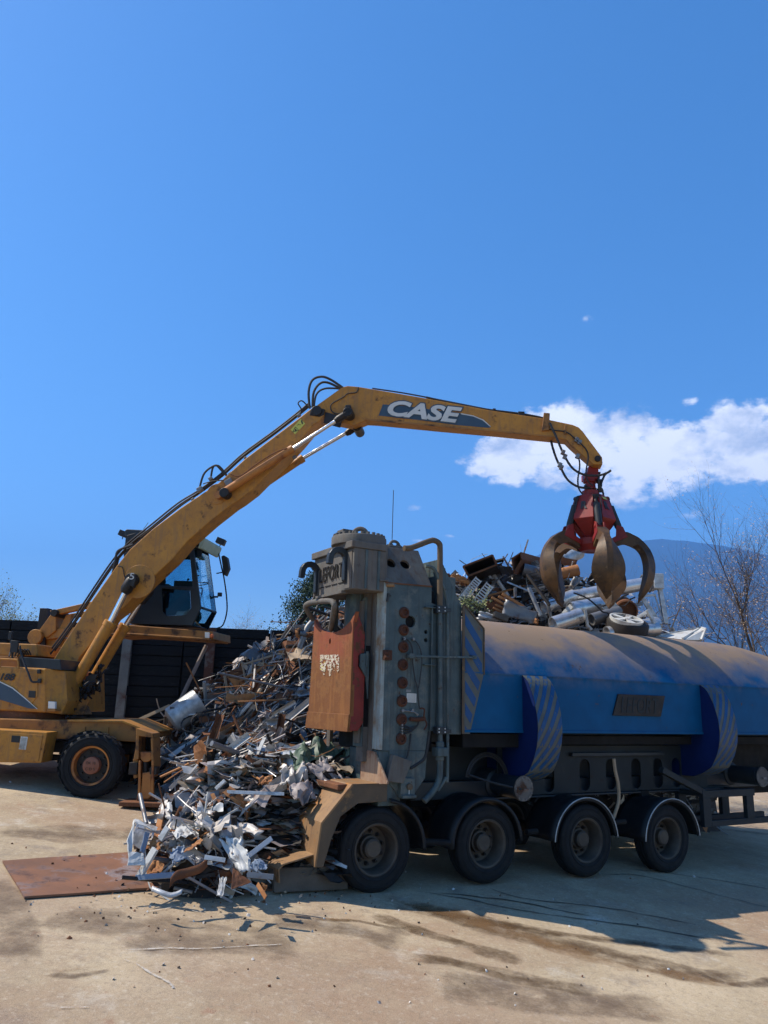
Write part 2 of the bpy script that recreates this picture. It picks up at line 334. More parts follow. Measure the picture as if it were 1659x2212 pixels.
M['green']=mat('olive_green_sheet',(.10,.14,.09),(.065,.10,.07),.5,patch=(.22,.2,.16),plo=.58,phi=.68,pscale=4.,bump=.12)
M['bluescrap']=mat('faded_blue_sheet',(.20,.25,.32),(.14,.18,.24),.5,patch=(.3,.3,.3),plo=.58,phi=.7,pscale=5.,bump=.1)
M['mauve']=mat('mauve_grey_sheet',(.30,.25,.235),(.22,.185,.17),.5,patch=(.16,.09,.06),plo=.6,phi=.7,pscale=4.,bump=.1)
M['grred']=mat('dark_red_grapple_paint',(.24,.02,.014),(.16,.015,.012),.42,patch=(.05,.02,.015),plo=.58,phi=.7,pscale=5.,bump=.08)
M['tine']=mat('worn_brown_tine_steel',(.12,.062,.024),(.05,.03,.015),.5,metal=.1,c3=(.022,.017,.014),c3lo=.5,c3hi=.68,c3scale=5.,patch=(.24,.14,.06),plo=.6,phi=.72,pscale=3.,prough=.5,bump=.2)
M['sleeper']=mat('tarred_sleeper_timber',(.004,.005,.0065),(.008,.009,.010),.8,stretch=(1.2,1,9),scale=3.,c3=(.05,.056,.062),c3lo=.56,c3hi=.8,c3scale=5.,bump=.6,bscale=12)
M['post']=mat('weathered_grey_steel_post',(.19,.20,.19),(.14,.15,.145),.6,patch=(.10,.045,.03),plo=.5,phi=.6,pscale=.9,bump=.15)
M['conc']=mat('weathered_concrete',(.13,.105,.08),(.085,.07,.055),.9,bump=.5,bscale=25)
M['splate']=mat('rusty_steel_road_plate',(.23,.105,.055),(.15,.075,.045),.7,scale=1.6,c3=(.26,.23,.235),c3lo=.52,c3hi=.62,c3scale=1.5,patch=(.10,.05,.035),plo=.54,phi=.64,pscale=3.,bump=.2)
M['sticker']=mat('torn_paper',(.52,.47,.36),(.42,.36,.26),.8,c3=(.20,.10,.05),c3lo=.55,c3hi=.65,c3scale=40.,bump=0)
M['bark']=mat('grey_brown_bark',(.12,.09,.07),(.08,.06,.05),.9,bump=.4)
M['barkdk']=mat('dark_bark',(.05,.038,.03),(.035,.028,.022),.9,bump=.4)
M['bud']=mat('pale_pinkish_buds',(.42,.30,.20),(.31,.22,.14),.8,bump=0)
M['budgreen']=mat('fresh_spring_leaves',(.26,.28,.11),(.19,.21,.09),.8,bump=0)
M['needle']=mat('conifer_needles',(.035,.062,.03),(.02,.042,.024),.8,bump=0,scale=1.2)
M['rock']=mat('mountain_forest_rock',(.014,.024,.026),(.026,.037,.038),.95,scale=.0016,c3=(.12,.12,.115),c3lo=.60,c3hi=.72,c3scale=.005,bump=0)
def glassmat(name,tint,amt,rough=.02):
    m=bpy.data.materials.new(name); m.use_nodes=True; t=m.node_tree; t.nodes.clear(); out=nd(t,'ShaderNodeOutputMaterial')
    a=nd(t,'ShaderNodeBsdfTransparent'); a.inputs[0].default_value=(*tint,1); b=nd(t,'ShaderNodeBsdfGlossy',i_Roughness=rough); b.inputs[0].default_value=(.8,.9,.95,1)
    fr=nd(t,'ShaderNodeFresnel',i_IOR=1.5); mx=nd(t,'ShaderNodeMixShader'); f=mth(t,'ADD',mth(t,'MULTIPLY',fr.outputs[0],.35),amt,True); t.links.new(f,mx.inputs[0]); t.links.new(a.outputs[0],mx.inputs[1]); t.links.new(b.outputs[0],mx.inputs[2]); t.links.new(mx.outputs[0],out.inputs[0]); return m
M['glass']=glassmat('tinted_cab_glass',(.62,.80,.86),.03)
M['glassdark']=glassmat('dark_cab_glass',(.12,.2,.22),.02)
# ------------------------------------------------------------------ ground
def groundmat():
    m=bpy.data.materials.new('dusty_yard_concrete'); m.use_nodes=True; t=m.node_tree; t.nodes.clear(); out=nd(t,'ShaderNodeOutputMaterial'); bs=nd(t,'ShaderNodeBsdfPrincipled'); t.links.new(bs.outputs[0],out.inputs[0])
    co=nd(t,'ShaderNodeTexCoord')
    def N(sc,det=6,ro=.6,st=(1,1,1),rot=0,off=(0,0,0)):
        mp=nd(t,'ShaderNodeMapping'); mp.inputs['Scale'].default_value=st; mp.inputs['Rotation'].default_value=(0,0,rot); mp.inputs['Location'].default_value=off
        t.links.new(co.outputs['Object'],mp.inputs[0]); n=nd(t,'ShaderNodeTexNoise',i_Scale=sc,i_Detail=det,i_Roughness=ro); t.links.new(mp.outputs[0],n.inputs['Vector']); return n.outputs['Fac']
    def MR(f,a,b,c=0.,d=1.):
        r=nd(t,'ShaderNodeMapRange'); t.links.new(f,r.inputs[0]); r.inputs[1].default_value=a; r.inputs[2].default_value=b; r.inputs[3].default_value=c; r.inputs[4].default_value=d; return r.outputs[0]
    def MX(f,a,b):
        x=nd(t,'ShaderNodeMix',data_type='RGBA'); t.links.new(f,x.inputs[0])
        for i,v in ((6,a),(7,b)):
            if isinstance(v,tuple): x.inputs[i].default_value=(*v,1)
            else: t.links.new(v,x.inputs[i])
        return x.outputs[2]
    col=MX(MR(N(.55,8,.65),.35,.65),(.53,.415,.265),(.375,.285,.17))
    col=MX(MR(N(.33,7,.7,off=(4,2,0)),.48,.60,0,.8),col,(.33,.215,.125))            # ochre mud
    col=MX(MR(N(.9,9,.75,off=(9,1,0)),.55,.66,0,.7),col,(.21,.165,.125))        # dark oil
    col=MX(MR(N(2.2,9,.78,off=(1,7,0)),.60,.68,0,.7),col,(.33,.14,.07))         # rust powder
    col=MX(MR(N(1.1,9,.75,off=(21,3,0)),.56,.66,0,.6),col,(.58,.52,.42))        # pale dust
    col=MX(MR(N(.8,8,.7,(.35,2.4,1),R(-12),(3,3,0)),.57,.70,0,.45),col,(.19,.15,.115)) # tyre streaks
    col=MX(MR(N(3.2,8,.75,(.5,2.,1),R(8),(13,3,0)),.66,.70,0,.7),col,(.13,.105,.085))
    col=MX(MR(N(.22,6,.6,off=(31,5,0)),.45,.60,0,.55),col,(.30,.19,.115))
    grain=N(130,4,.8); col=MX(MR(grain,.52,.70,0,.75),col,(.52,.45,.36)); col=MX(MR(grain,.48,.33,0,.75),col,(.13,.105,.08))
    col=MX(MR(N(16,6,.75,off=(2,8,0)),.52,.68,0,.55),col,(.20,.15,.10)); col=MX(MR(N(14,6,.75,off=(12,3,0)),.54,.70,0,.5),col,(.60,.52,.40))
    g2=N(38,5,.8,off=(7,7,0)); col=MX(MR(g2,.56,.70,0,.6),col,(.15,.12,.095)); 
    t.links.new(col,bs.inputs['Base Color']); t.links.new(MR(N(2,6),.3,.7,.75,.95),bs.inputs['Roughness']); bs.inputs['Specular IOR Level'].default_value=.25
    ad=mth(t,'ADD',mth(t,'MULTIPLY',N(90,6,.8),1.),mth(t,'MULTIPLY',N(5,6,.7),2.)); bp=nd(t,'ShaderNodeBump',i_Strength=.55,i_Distance=.015); t.links.new(ad,bp.inputs['Height']); t.links.new(bp.outputs[0],bs.inputs['Normal'])
    return m
def axis_pts():
    a=[-14+.35*i for i in range(101)]; out=a[:]
    v=a[-1]; st=.5
    while v<11000: st*=1.35; v+=st; out.append(v)
    v=a[0]; st=.5; lo=[]
    while v>-11000: st*=1.35; v-=st; lo.append(v)
    return lo[::-1]+out
xs=axis_pts(); ys=[y+12 for y in xs]
mb=MB(); nx=len(xs); ny=len(ys)
mb.v=[(x,y,G(x,y)+(.012*nz(x,y,0,.8) if abs(x)<25 and abs(y)<35 else 0)) for y in ys for x in xs]
for j in range(ny-1):
    for i in range(nx-1): mb.f.append((j*nx+i,j*nx+i+1,(j+1)*nx+i+1,(j+1)*nx+i)); mb.m.append(0); mb.sm.append(True)
g=mb.build('ground',groundmat(),recalc=False); tag(g,kind='structure')
def GH(x,y): return G(x,y)+.012*nz(x,y,0,.8)
# ribbons lying on the ground: wet runs, scuffs
def ribmat(name,col,rough,alpha,sc,lo=.42,hi=.6,stretch=1.):
    m=bpy.data.materials.new(name); m.use_nodes=True; t=m.node_tree; t.nodes.clear(); out=nd(t,'ShaderNodeOutputMaterial'); bs=nd(t,'ShaderNodeBsdfPrincipled'); bs.inputs['Base Color'].default_value=(*col,1); bs.inputs['Roughness'].default_value=rough
    tr=nd(t,'ShaderNodeBsdfTransparent'); co=nd(t,'ShaderNodeTexCoord'); n=nd(t,'ShaderNodeTexNoise',i_Scale=sc,i_Detail=8,i_Roughness=.7); t.links.new(co.outputs['Object'],n.inputs['Vector'])
    at_=nd(t,'ShaderNodeAttribute',attribute_name='edge'); r=nd(t,'ShaderNodeMapRange'); t.links.new(mth(t,'MULTIPLY',mth(t,'ADD',n.outputs['Fac'],-.0),at_.outputs['Fac']),r.inputs[0]); r.inputs[1].default_value=lo; r.inputs[2].default_value=hi; r.inputs[4].default_value=alpha
    mx=nd(t,'ShaderNodeMixShader'); t.links.new(r.outputs[0],mx.inputs[0]); t.links.new(tr.outputs[0],mx.inputs[1]); t.links.new(bs.outputs[0],mx.inputs[2]); t.links.new(mx.outputs[0],out.inputs[0]); return m
random.seed(5)
def ribbons(name,paths,m,lift):
    vs=[];fs=[];ed=[]
    for (pts,wd) in paths:
        P=[ong(None,*p) for p in pts]; P=smooth_path(P,7); o=len(vs); n=len(P); tot=len(P)
        for i,p in enumerate(P):
            d=(P[min(i+1,n-1)]-P[max(i-1,0)]); d.z=0; d.normalize(); s_=Vector((-d.y,d.x,0)); ww=wd*(.75+.5*nz(p.x,p.y,3,1.7)); jj=.05*nz(p.x,p.y,9,3.)
            for k in range(5):
                q=p+s_*(ww*(k-2)/2+jj); vs.append((q.x,q.y,GH(q.x,q.y)+lift)); tt=min(i,n-1-i)/max(1,n*.16); ed.append((0,.95,1.15,.95,0)[k]*min(1,tt))
        for i in range(n-1):
            for k in range(4): fs.append((o+i*5+k,o+i*5+k+1,o+i*5+k+6,o+i*5+k+5))
    me=bpy.data.meshes.new(name); me.from_pydata(vs,[],fs); me.materials.append(m); a=me.attributes.new('edge','FLOAT','POINT'); a.data.foreach_set('value',ed); 
    for p in me.polygons: p.use_smooth=True
    o=bpy.data.objects.new(name,me); COL.objects.link(o); tag(o,kind='structure'); return o
ribbons('damp_stain',[
  ([(770,1935),(900,1960),(1060,2000),(1220,2040),(1400,2085),(1540,2110),(1700,2090)],.5),
  ([(830,1950),(960,1975),(1120,2005),(1280,2030),(1460,2050),(1700,2075)],.2),
  ([(790,1965),(900,2010),(1040,2055),(1150,2080)],.3),([(850,2060),(1000,2085),(1150,2120),(1330,2150)],.26),([(640,1985),(760,1990),(880,2010)],.12),([(100,2100),(170,2110),(250,2095)],.10),([(1480,2100),(1600,2130),(1700,2110)],.16)],
  ribmat('damp_brown_run',(.11,.065,.030),.5,.75,3.4,.30,.70),.004)
ribbons('dirt_patch',[([(-40,1672),(90,1668),(210,1672),(330,1690)],.9),([(-40,1790),(120,1800),(280,1800),(430,1812)],.8),([(100,1960),(260,2000),(480,2030),(700,2035)],1.0),([(560,1985),(760,2010),(900,2040)],.6),([(-20,1880),(20,1980),(60,2100)],.5),([(900,2120),(1200,2160),(1500,2190)],.6)],
  ribmat('dark_ground_in_dirt',(.15,.10,.062),.85,.66,2.6,.34,.74),.0025)
ribbons('rusty_run',[([(800,1945),(920,1962),(1090,2012),(1250,2062),(1420,2100),(1560,2125),(1700,2110)],.32),([(560,1975),(680,1985),(800,1992)],.16),([(100,2098),(230,2094)],.08),([(1540,1790),(1600,1797),(1700,1805)],.35)],
  ribmat('orange_mud_run',(.24,.13,.05),.75,.6,1.7,.36,.7),.007)
ribbons('oil_trickle',[([(870,1920),(1000,1945),(1150,1975),(1400,2010),(1700,2060)],.028),([(1010,1908),(1130,1945),(1250,1960),(1420,1985),(1560,2015)],.022),
  ([(1290,1895),(1400,1905),(1560,1945),(1700,1975)],.022),([(1330,1885),(1500,1905),(1700,1935)],.02),([(930,1930),(1100,1950),(1300,1990)],.03)],
  ribmat('black_oil_run',(.015,.013,.011),.4,.92,2.4,.24,.52),.010)
ribbons('pale_scuff',[([(230,2060),(330,2052),(440,2050),(560,2045),(650,2038)],.035),([(235,2062),(290,2085),(350,2120),(385,2150)],.045),([(445,1925),(480,1955),(505,1960),(560,1955)],.03),([(380,1955),(420,1968),(440,1970)],.03),
  ([(500,1945),(560,1960)],.025),([(120,2183),(210,2175)],.03),([(250,1825),(330,1820),(420,1815)],.05),([(310,1838),(400,1840)],.04),([(280,1975),(400,1955)],.02)],
  ribmat('pale_scratch',(.52,.47,.40),.9,.75,9.,.42,.60),.012)
# ------------------------------------------------------------------ steel plates on the ground
def gp(px,py,l=0): p=ong(None,px,py); p.z+=l; return p
def plate_on_ground(name,quad,label,th=.022):
    mb=MB(); P=[gp(*q,.012) for q in quad]
    top=[p+Vector((0,0,th)) for p in P]
    def fn(a,b):
        p=(top[0]*(1-a)+top[1]*a)*(1-b)+(top[3]*(1-a)+top[2]*a)*b; return p+Vector((0,0,.010*nz(p.x,p.y,2,1.3)))
    mb.grid(fn,14,8,smooth=True)
    for a,b in ((0,1),(1,2),(2,3),(3,0)):
        n=14 if a in(0,2) else 8
        for i in range(n):
            t0,t1=i/n,(i+1)/n
            uv={0:lambda t:(t,0),1:lambda t:(1,t),2:lambda t:(1-t,1),3:lambda t:(0,1-t)}[a]
            A=fn(*uv(t0)); B=fn(*uv(t1)); mb.add([A,B,B-Vector((0,0,th)),A-Vector((0,0,th))],[(0,1,2,3)])
    o=mb.build(name,M['splate']); tag(o,label,'steel plate',None); return o
plate_on_ground('road_plate',[(52,1944),(585,1906),(440,1835),(5,1865)],'large rusty steel plate lying flat on the ground left of the scrap')
plate_on_ground('road_plate',[(412,1936),(600,1926),(700,1912),(520,1890),(340,1905)][:1]+[(720,1918),(640,1880),(330,1905)],'smaller rusty steel plate under the scrap beside the concrete kerb block')
# concrete kerb block in front of the first wheel
kb=thing('kerb_block','dirty hollow concrete kerb block lying in front of the first truck wheel','kerb block')
A=gp(592,1935); B=gp(752,1926)
d=(B-A); d.z=0; L=d.length; d.normalize(); wv=Vector((-d.y,d.x,0)); za=GH(A.x,A.y); zb=GH(B.x,B.y); dd=(B-A); dd.z=zb-za
H_=.27; prof=[(0,0),(.03,.17),(.075,H_),(.2,H_),(.26,.17),(.30,0),(.22,0),(.2,.10),(.14,.14),(.09,.10),(.08,0)]
mb=MB(); sec=[A+wv*a+Vector((0,0,b+.03)) for a,b in prof]; 
mb.prism([Vector((p.x,p.y,p.z-A.z+za)) for p in sec],dd); kb.location=A; o=mb.build('block',M['conc'],kb,org=A,bevel=.012)
# ------------------------------------------------------------------ sleeper wall
def atz(r,x,y,Y): return at(r,x,y,Y)
WY=19.6; P0=at(None,0,1336,WY); P1=at(None,600,1366,20.3); wd=(P1-P0).normalized(); wn=Vector((-wd.y,wd.x,0)).normalized()
wall=thing('sleeper_wall','high dark wall of stacked tarred railway sleepers held by steel posts behind the excavator','wall',loc=(P0.x,P0.y,G(P0.x,P0.y)))
random.seed(3); course=.255
for k,(s0,s1) in enumerate([(-6.2+2.16*i,-6.2+2.16*(i+1)) for i in range(9)]):
    mb=MB()
    for c in range(13):
        ztop=P0.z-.02-c*course; z0=ztop-course+.008
        a=P0+wd*(s0+.02); b=P0+wd*(s1-.02); a.z=b.z=(ztop+z0)/2; j=random.uniform(-.018,.018)
        off=wn*(j+.12); mb.bar(a+off,b+off,.24,course-.012-random.uniform(0,.012),upv=(0,0,1))
    mb.bar(P0+wd*s0+wn*.16-Vector((0,0,1.7)),P0+wd*s1+wn*.16-Vector((0,0,1.7)),.10,3.35,upv=(0,0,1))  # backing board added behind the sleepers, stops light showing through the gaps
    mb.build('sleeper_panel',M['sleeper'],wall,org=wall.location,bevel=.008)
def postat(px,pyt):
    dlt=onpl(None,px,pyt,P0,wn); s=(dlt-P0).dot(wd); return s
for px in (275,455): 
    s=postat(px,1400); p=P0+wd*s; g0=G(p.x,p.y); mb=MB(); zt=P0.z-.03
    for off in (-.13,-.0): mb.b2((-.11,off-.012,g0),(.11,off+.012,zt))
    mb.b2((-.012,-.118,g0),(.012,-.012,zt))
    rotm=Matrix.Rotation(math.atan2(wd.y,wd.x),3,'Z'); mb.v=[tuple(rotm@Vector(v)+Vector((p.x,p.y,0))) for v in mb.v]
    mb.build('post',M['post'],wall,org=wall.location)
# ------------------------------------------------------------------ mountains
def mountain(name,ridge,Y,depth,seed):
    pts=[at(None,x,y,Y) for x,y in ridge]; n=len(pts); mb=MB(); X0=pts[0].x; X1=pts[-1].x; nu=120; nv=36
    def rz(x):
        for i in range(n-1):
            if pts[i].x<=x<=pts[i+1].x:
                t=(x-pts[i].x)/(pts[i+1].x-pts[i].x); return pts[i].z*(1-t)+pts[i+1].z*t
        return pts[0].z if x<X0 else pts[-1].z
    def fn(a,b):
        x=X0+(X1-X0)*a; t=b; y=Y-depth*(1-t)
        xr=x*(y/Y); z=rz(x)*(t**1.15)
        q=noise.fractal(Vector((x*.0005+seed,y*.0005,0)),1.,2.,6); r=abs(noise.noise(Vector((x*.001+seed,y*.00027,3))))
        z+=(q*.16-r*.22)*rz(x)*(1-t)**.6*min(1,t*3)+ noise.noise(Vector((x*.0055,seed,0)))*14*t+noise.noise(Vector((x*.0135,seed,0)))*8*t
        return Vector((x,y,z-20))
    mb.grid(fn,nu,nv)
    bk=MB()
    mb.grid(lambda a,b:fn(a,1)+Vector((0,depth*.5*b,-fn(a,1).z*b)),nu,4)
    o=mb.build(name,M['rock'],recalc=False); tag(o,kind='structure'); return o
mountain('mountain',[(-900,1520),(-100,1500),(500,1430),(700,1340),(900,1285),(1060,1225),(1090,1208),(1120,1212),(1151,1199),(1190,1186),(1250,1172),(1340,1166),(1400,1162),(1428,1160),(1460,1163),(1500,1166),(1542,1172),(1600,1182),(1659,1196),(1800,1230),(2000,1255),(2400,1300)],8000,4500,2.3)
mountain('foothills',[(-600,1520),(900,1500),(1100,1480),(1300,1435),(1450,1400),(1560,1380),(1659,1372),(1900,1360),(2500,1380)],3500,1200,7.7)
# haze
hz=MB(); hz.b2((-9000,-400,-60),(14000,10500,1850)); hm=bpy.data.materials.new('haze_air'); hm.use_nodes=True; t=hm.node_tree; t.nodes.clear(); out=nd(t,'ShaderNodeOutputMaterial'); pv=nd(t,'ShaderNodeVolumePrincipled'); pv.inputs['Color'].default_value=(.14,.42,1.0,1); pv.inputs['Density'].default_value=.00014; pv.inputs['Anisotropy'].default_value=.1; t.links.new(pv.outputs[0],out.inputs['Volume'])
HAZE=hz.build('haze',hm); tag(HAZE,kind='stuff')
# ------------------------------------------------------------------ trees
def tree(name,label,base,h,spread,seed,mt,leafm=None,leafn=0,leafs=.03,depth=5,lean=(0,0),r0=.12,up=.35,split=3,forkz=.25):
    rnd=random.Random(seed); th_=thing(name,label,'tree',loc=base); tb=MB(); cbm=MB(); tips=[]
    def grow(p,d,L,r,lv):
        n=4; pts=[p]; q=p.copy(); dd=d.copy()
        for i in range(n):
            dd=(dd+Vector((rnd.gauss(0,.13),rnd.gauss(0,.13),rnd.gauss(0,.08)+up*.06*lv))).normalized(); q=q+dd*(L/n); pts.append(q.copy())
        rr=[r*(1-.45*i/n) for i in range(n+1)]
        (tb if lv<2 else cbm).tube(pts,rr,0,seg=7 if lv<2 else (5 if lv<3 else 3),cap=False)
        if lv>=depth-1: tips.append((pts[-1],dd)); tips.append((pts[2],dd))
        if lv>=depth: return
        k=split+(1 if rnd.random()<.6 else 0)
        for j in range(k):
            t=rnd.uniform(.35,1) if lv else rnd.uniform(.45,1); i=min(n-1,int(t*n)); bp=pts[i]*(1-(t*n-i))+pts[i+1]*(t*n-i)
            ang=rnd.uniform(.35,.95)*spread; phi=rnd.uniform(0,6.283); ax=dd.orthogonal().normalized(); ax.rotate(Matrix.Rotation(phi,3,dd)); nd_=dd.copy(); nd_.rotate(Matrix.Rotation(ang,3,ax))
            grow(bp,nd_.normalized(),L*rnd.uniform(.62,.86),rr[i]*rnd.uniform(.5,.7),lv+1)
        grow(pts[-1],dd,L*.8,rr[-1]*.85,lv+1)
    grow(Vector((0,0,0)),Vector((lean[0],lean[1],1)).normalized(),h*forkz,r0,0)
    tb.build('trunk',mt,th_,recalc=False); 
    if leafm:
        for i in range(leafn):
            p,dd=rnd.choice(tips); q=p+Vector([rnd.gauss(0,leafs*3.2) for _ in range(3)]); a=Vector([rnd.gauss(0,1) for _ in range(3)]).normalized(); b=a.orthogonal().normalized(); s_=leafs*rnd.uniform(.5,1.3)
            cbm.add([q-a*s_,q-b*s_*.6,q+a*s_,q+b*s_*.6],[(0,1,2,3)],1)
    cbm.build('crown',[mt]+([leafm] if leafm else []),th_,recalc=False); return th_
def gbase(px,py,Y): p=at(None,px,py,Y); return (p.x,p.y,G(p.x,p.y)-.1)
tree('bare_tree','large bare tree with pinkish brown buds at the right edge behind the tank',gbase(1750,1400,21),9.7,1.05,11,M['bark'],M['bud'],13000,.022,6,(-.22,0),.2,.27,3,.27)
tree('bare_tree','small leafless shrub with thin twigs behind the fallen pipes',gbase(1395,1400,21.5),4.6,1.2,5,M['barkdk'],None,0,.03,4,(.1,0),.035,.3,2,.3)
tree('budding_tree','rounded tree with fresh pale green spring leaves at the left edge above the wall',gbase(5,1300,44),6.6,1.15,21,M['bark'],M['budgreen'],5200,.05,5,(0,0),.15,.25,3,.3)
tree('budding_tree','sparse brown leafless tree above the wall right of the cab',gbase(525,1350,46),6.0,1.2,34,M['bark'],M['bud'],2600,.035,5,(0,0),.12,.25,3,.3)
def conifer(label,base,h,rad,seed):
    rnd=random.Random(seed); th_=thing('conifer_tree',label,'tree',loc=base); tb=MB(); tb.tube([(0,0,0),(0,0,h*.5),(.05,0,h*.97)],[.22,.13,.02],0,8); tb.build('trunk',M['bark'],th_); cbm=MB()
    for i in range(240):
        t=rnd.random()**.8; z=h*(.2+.8*t); r=rad*(1-t)**.62*rnd.uniform(.55,1.1)+.15; a=rnd.uniform(0,6.283); e=Vector((math.cos(a)*r,math.sin(a)*r,z+rnd.uniform(-.1,.35)*r))
        s0=Vector((0,0,z-.1*r)); cbm.tube([s0,(s0+e)/2+Vector((0,0,.04*r)),e],[.025,.015,.006],0,3,cap=False)
        for k in range(95):
            u=.3+.75*rnd.random()**.6; q=s0.lerp(e,u)+Vector([rnd.gauss(0,.15+.03*r) for _ in range(3)]); d1=Vector([rnd.gauss(0,1) for _ in range(3)]).normalized(); d2=d1.orthogonal().normalized(); s_=rnd.uniform(.035,.085)
            cbm.add([q-d1*s_,q-d2*s_*.45,q+d1*s_,q+d2*s_*.45],[(0,1,2,3)],1)
    cbm.build('crown',[M['barkdk'],M['needle']],th_,recalc=False)
conifer('dark green conifer behind the wall left of the rusty shear tower',gbase(692,1400,36),6.9,3.2,8)
# ------------------------------------------------------------------ excavator
nB=Vector((.14,1,0)).normalized(); tB=Vector((1,-.14,0)).normalized(); Z=Vector((0,0,1))
def plane_fn(P0):
    P0=Vector(P0)
    def f(r,x,y,off=0.): return onpl(r,x,y,P0+nB*off,nB)
    return f
BP=plane_fn((-6,15.6,0)); HP=plane_fn((-6,14.75,0)); CP=plane_fn((-3.5,16.4,0))
def CH(r,x,y,off=0.): return at(r,x,y,14.75+off)
exo=Vector((-5.2,15.4,G(-5.2,15.4)))
ex=thing('material_handler','yellow wheeled scrap handler with raised grey cab and long boom reaching over the blue truck','material handler',loc=exo)
def XB(mb,name,mt,bevel=.012,parent=None,**k): return mb.build(name,mt,parent or ex,org=exo,bevel=bevel,**k)
# boom
bp=[(116,1423),(138,1388),(160,1355),(202,1292),(251,1223),(281,1186),(330,1142),(390,1097),(473,1042),(530,990),(596,940),(649,900),(672,882),(690,878),(702,886),(700,897),(690,910),(676,918),(646,954),(600,1003),(545,1058),(516,1080),(500,1090),(454,1126),(404,1170),(371,1209),(318,1258),(268,1311),(238,1334),(202,1384),(172,1420),(150,1470),(130,1512),(112,1500),(104,1450)]
mb=MB(); mb.prism([BP(None,*p) for p in bp],nB*.5); boom=XB(mb,'boom',M['yellow'],.02)
# pivot boss plates on boom side
mb=MB()
for c,r_ in ((('R1',905,480),.34),(('B',255,905),.22)):
    p=BP(*c,-.012); mb.cyl(p,p+nB*.03,r_,seg=28)
XB(mb,'boss_plate',M['yellow'],.004,boom,split=True)
# arm (stick)
ap=[('B',910,322),('B',1075,205),('B',1110,197),('B',1180,203),('C',200,215),('C',400,250),('C',800,325),('C',1100,370),('C',1290,410),('C',1325,425),('C',1350,450),('C',1465,605),('C',1467,648),('C',1412,646),('C',1385,622),('C',1280,530),('C',1250,499),('C',1180,488),('C',850,455),('C',500,424),('C',130,388),('C',60,384),('B',1190,438),('B',1150,455),('B',1000,425),('B',905,360)]
mb=MB(); mb.prism([BP(*p,.08) for p in ap],nB*.32); arm=XB(mb,'arm',M['yellow'],.015)
def strip_on(parent,name,mt,pts,off,th): 
    mb=MB(); mb.prism([BP(*p,off) for p in pts],nB*th); return XB(mb,name,mt,0,parent)
# lower edge weld strip
mb=MB(); mb.prism([BP(*p,.066) for p in (('C',60,372),('C',500,413),('C',850,444),('C',1180,478),('C',1185,486),('C',850,454),('C',500,423),('C',60,383))],nB*.012); XB(mb,'edge_strip',M['yellow_old'],0,arm)
mb=MB(); mb.prism([BP(*p,.03) for p in (('C',1118,338),('C',1154,341),('C',1150,442),('C',1105,446))],nB*.40); XB(mb,'hose_bracket',M['yellow_old'],.01,arm)
mb=MB(); mb.prism([BP(*p,.05) for p in (('C',1243,410),('C',1258,412),('C',1250,466),('C',1237,464))],nB*.06); XB(mb,'hose_bracket',M['yellow_old'],.006,arm)
# decal and lettering
strip_on(arm,'decal_panel',M['decalblue'],[('C',162,290),('C',300,300),('C',460,322),('C',630,348),('C',700,360),('C',760,385),('C',803,425),('C',790,429),('C',600,412),('C',380,383),('C',137,356)],.074,.006)
strip_on(arm,'decal_swoosh',M['decalwhite'],[('C',625,342),('C',700,356),('C',760,381),('C',802,420),('C',799,422),('C',755,385),('C',698,361),('C',625,348)],.072,.003)
c0=BP('C',408,333,.066); e1=(BP('C',620,356,.066)-BP('C',200,310,.066)); wdt=(BP('C',188,333,.066)-BP('C',628,333,.066)).length; hgt=(BP('C',408,284,.066)-BP('C',408,378,.066)).length
eu=nB.cross(e1.normalized()); eu=eu if eu.z>0 else -eu
o=text_on('CASE',c0-nB*0,e1,eu,wdt+.05,hgt+.05,M['decalblue'],arm,'lettering_outline',bold=.075,shear=.22,thick=.006,org=exo)
o=text_on('CASE',c0-nB*.010,e1,eu,wdt,hgt,M['decalwhite'],arm,'lettering',bold=.04,shear=.22,thick=.006,org=exo)
# warning decal on boom
mb=MB(); mb.prism([BP(*p,-.006) for p in (('B',736,484),('B',803,414),('B',832,444),('B',766,514))],nB*.004); wd_=XB(mb,'warning_decal',M['decalyellow'],0,boom)
mb=MB()
def bq(pts,off=-.011): mb.prism([BP('B',x,y,off) for x,y in pts],nB*.003)
for a,b in (((750,500),(768,466)),((768,466),(790,488)),((790,488),(750,500))):
    d_=Vector((b[0]-a[0],b[1]-a[1],0)).normalized(); n_=Vector((-d_.y,d_.x,0))*1.4
    bq([(a[0]-n_.x,a[1]-n_.y),(b[0]-n_.x,b[1]-n_.y),(b[0]+n_.x,b[1]+n_.y),(a[0]+n_.x,a[1]+n_.y)])
bq([(766,480),(772,478),(776,490),(764,492)]); bq([(804,424),(812,422),(818,446),(810,448)]); bq([(780,456),(792,446),(793,448),(781,458)]); bq([(790,452),(804,450),(804,452),(790,454)])
XB(mb,'pictogram',M['decalblack'],0,wd_)
# knee joint pins and grease
mb=MB()
for (r,x,y,rr,o0,o1) in (('B',905,358,.11,-.05,.55),('B',1110,365,.10,-.2,.62),('B',1170,462,.10,.3,.72),('B',300,893,.10,-.22,.7)):
    a=BP(r,x,y,o0); mb.cyl(a,a+nB*(o1-o0),rr,seg=18)
mb.prism([BP('B',x,y,-.012) for x,y in ((868,350),(900,332),(960,350),(955,385),(925,400),(860,390))],nB*.09)
mb.prism([BP('B',x,y,-.02) for x,y in ((1095,322),(1128,322),(1136,400),(1082,410),(1080,360))],nB*.09)
mb.prism([BP('B',x,y,.3) for x,y in ((1075,395),(1120,400),(1192,450),(1192,475),(1160,482),(1050,430),(990,420))],nB*.12)
mb.prism([BP('B',x,y,-.05) for x,y in ((258,885),(325,868),(335,905),(320,920),(262,920))],nB*.045)
mb.prism([BP('B',x,y,.04) for x,y in ((880,345),(960,395),(950,440),(1060,470),(1080,400),(975,370))],nB*.03)
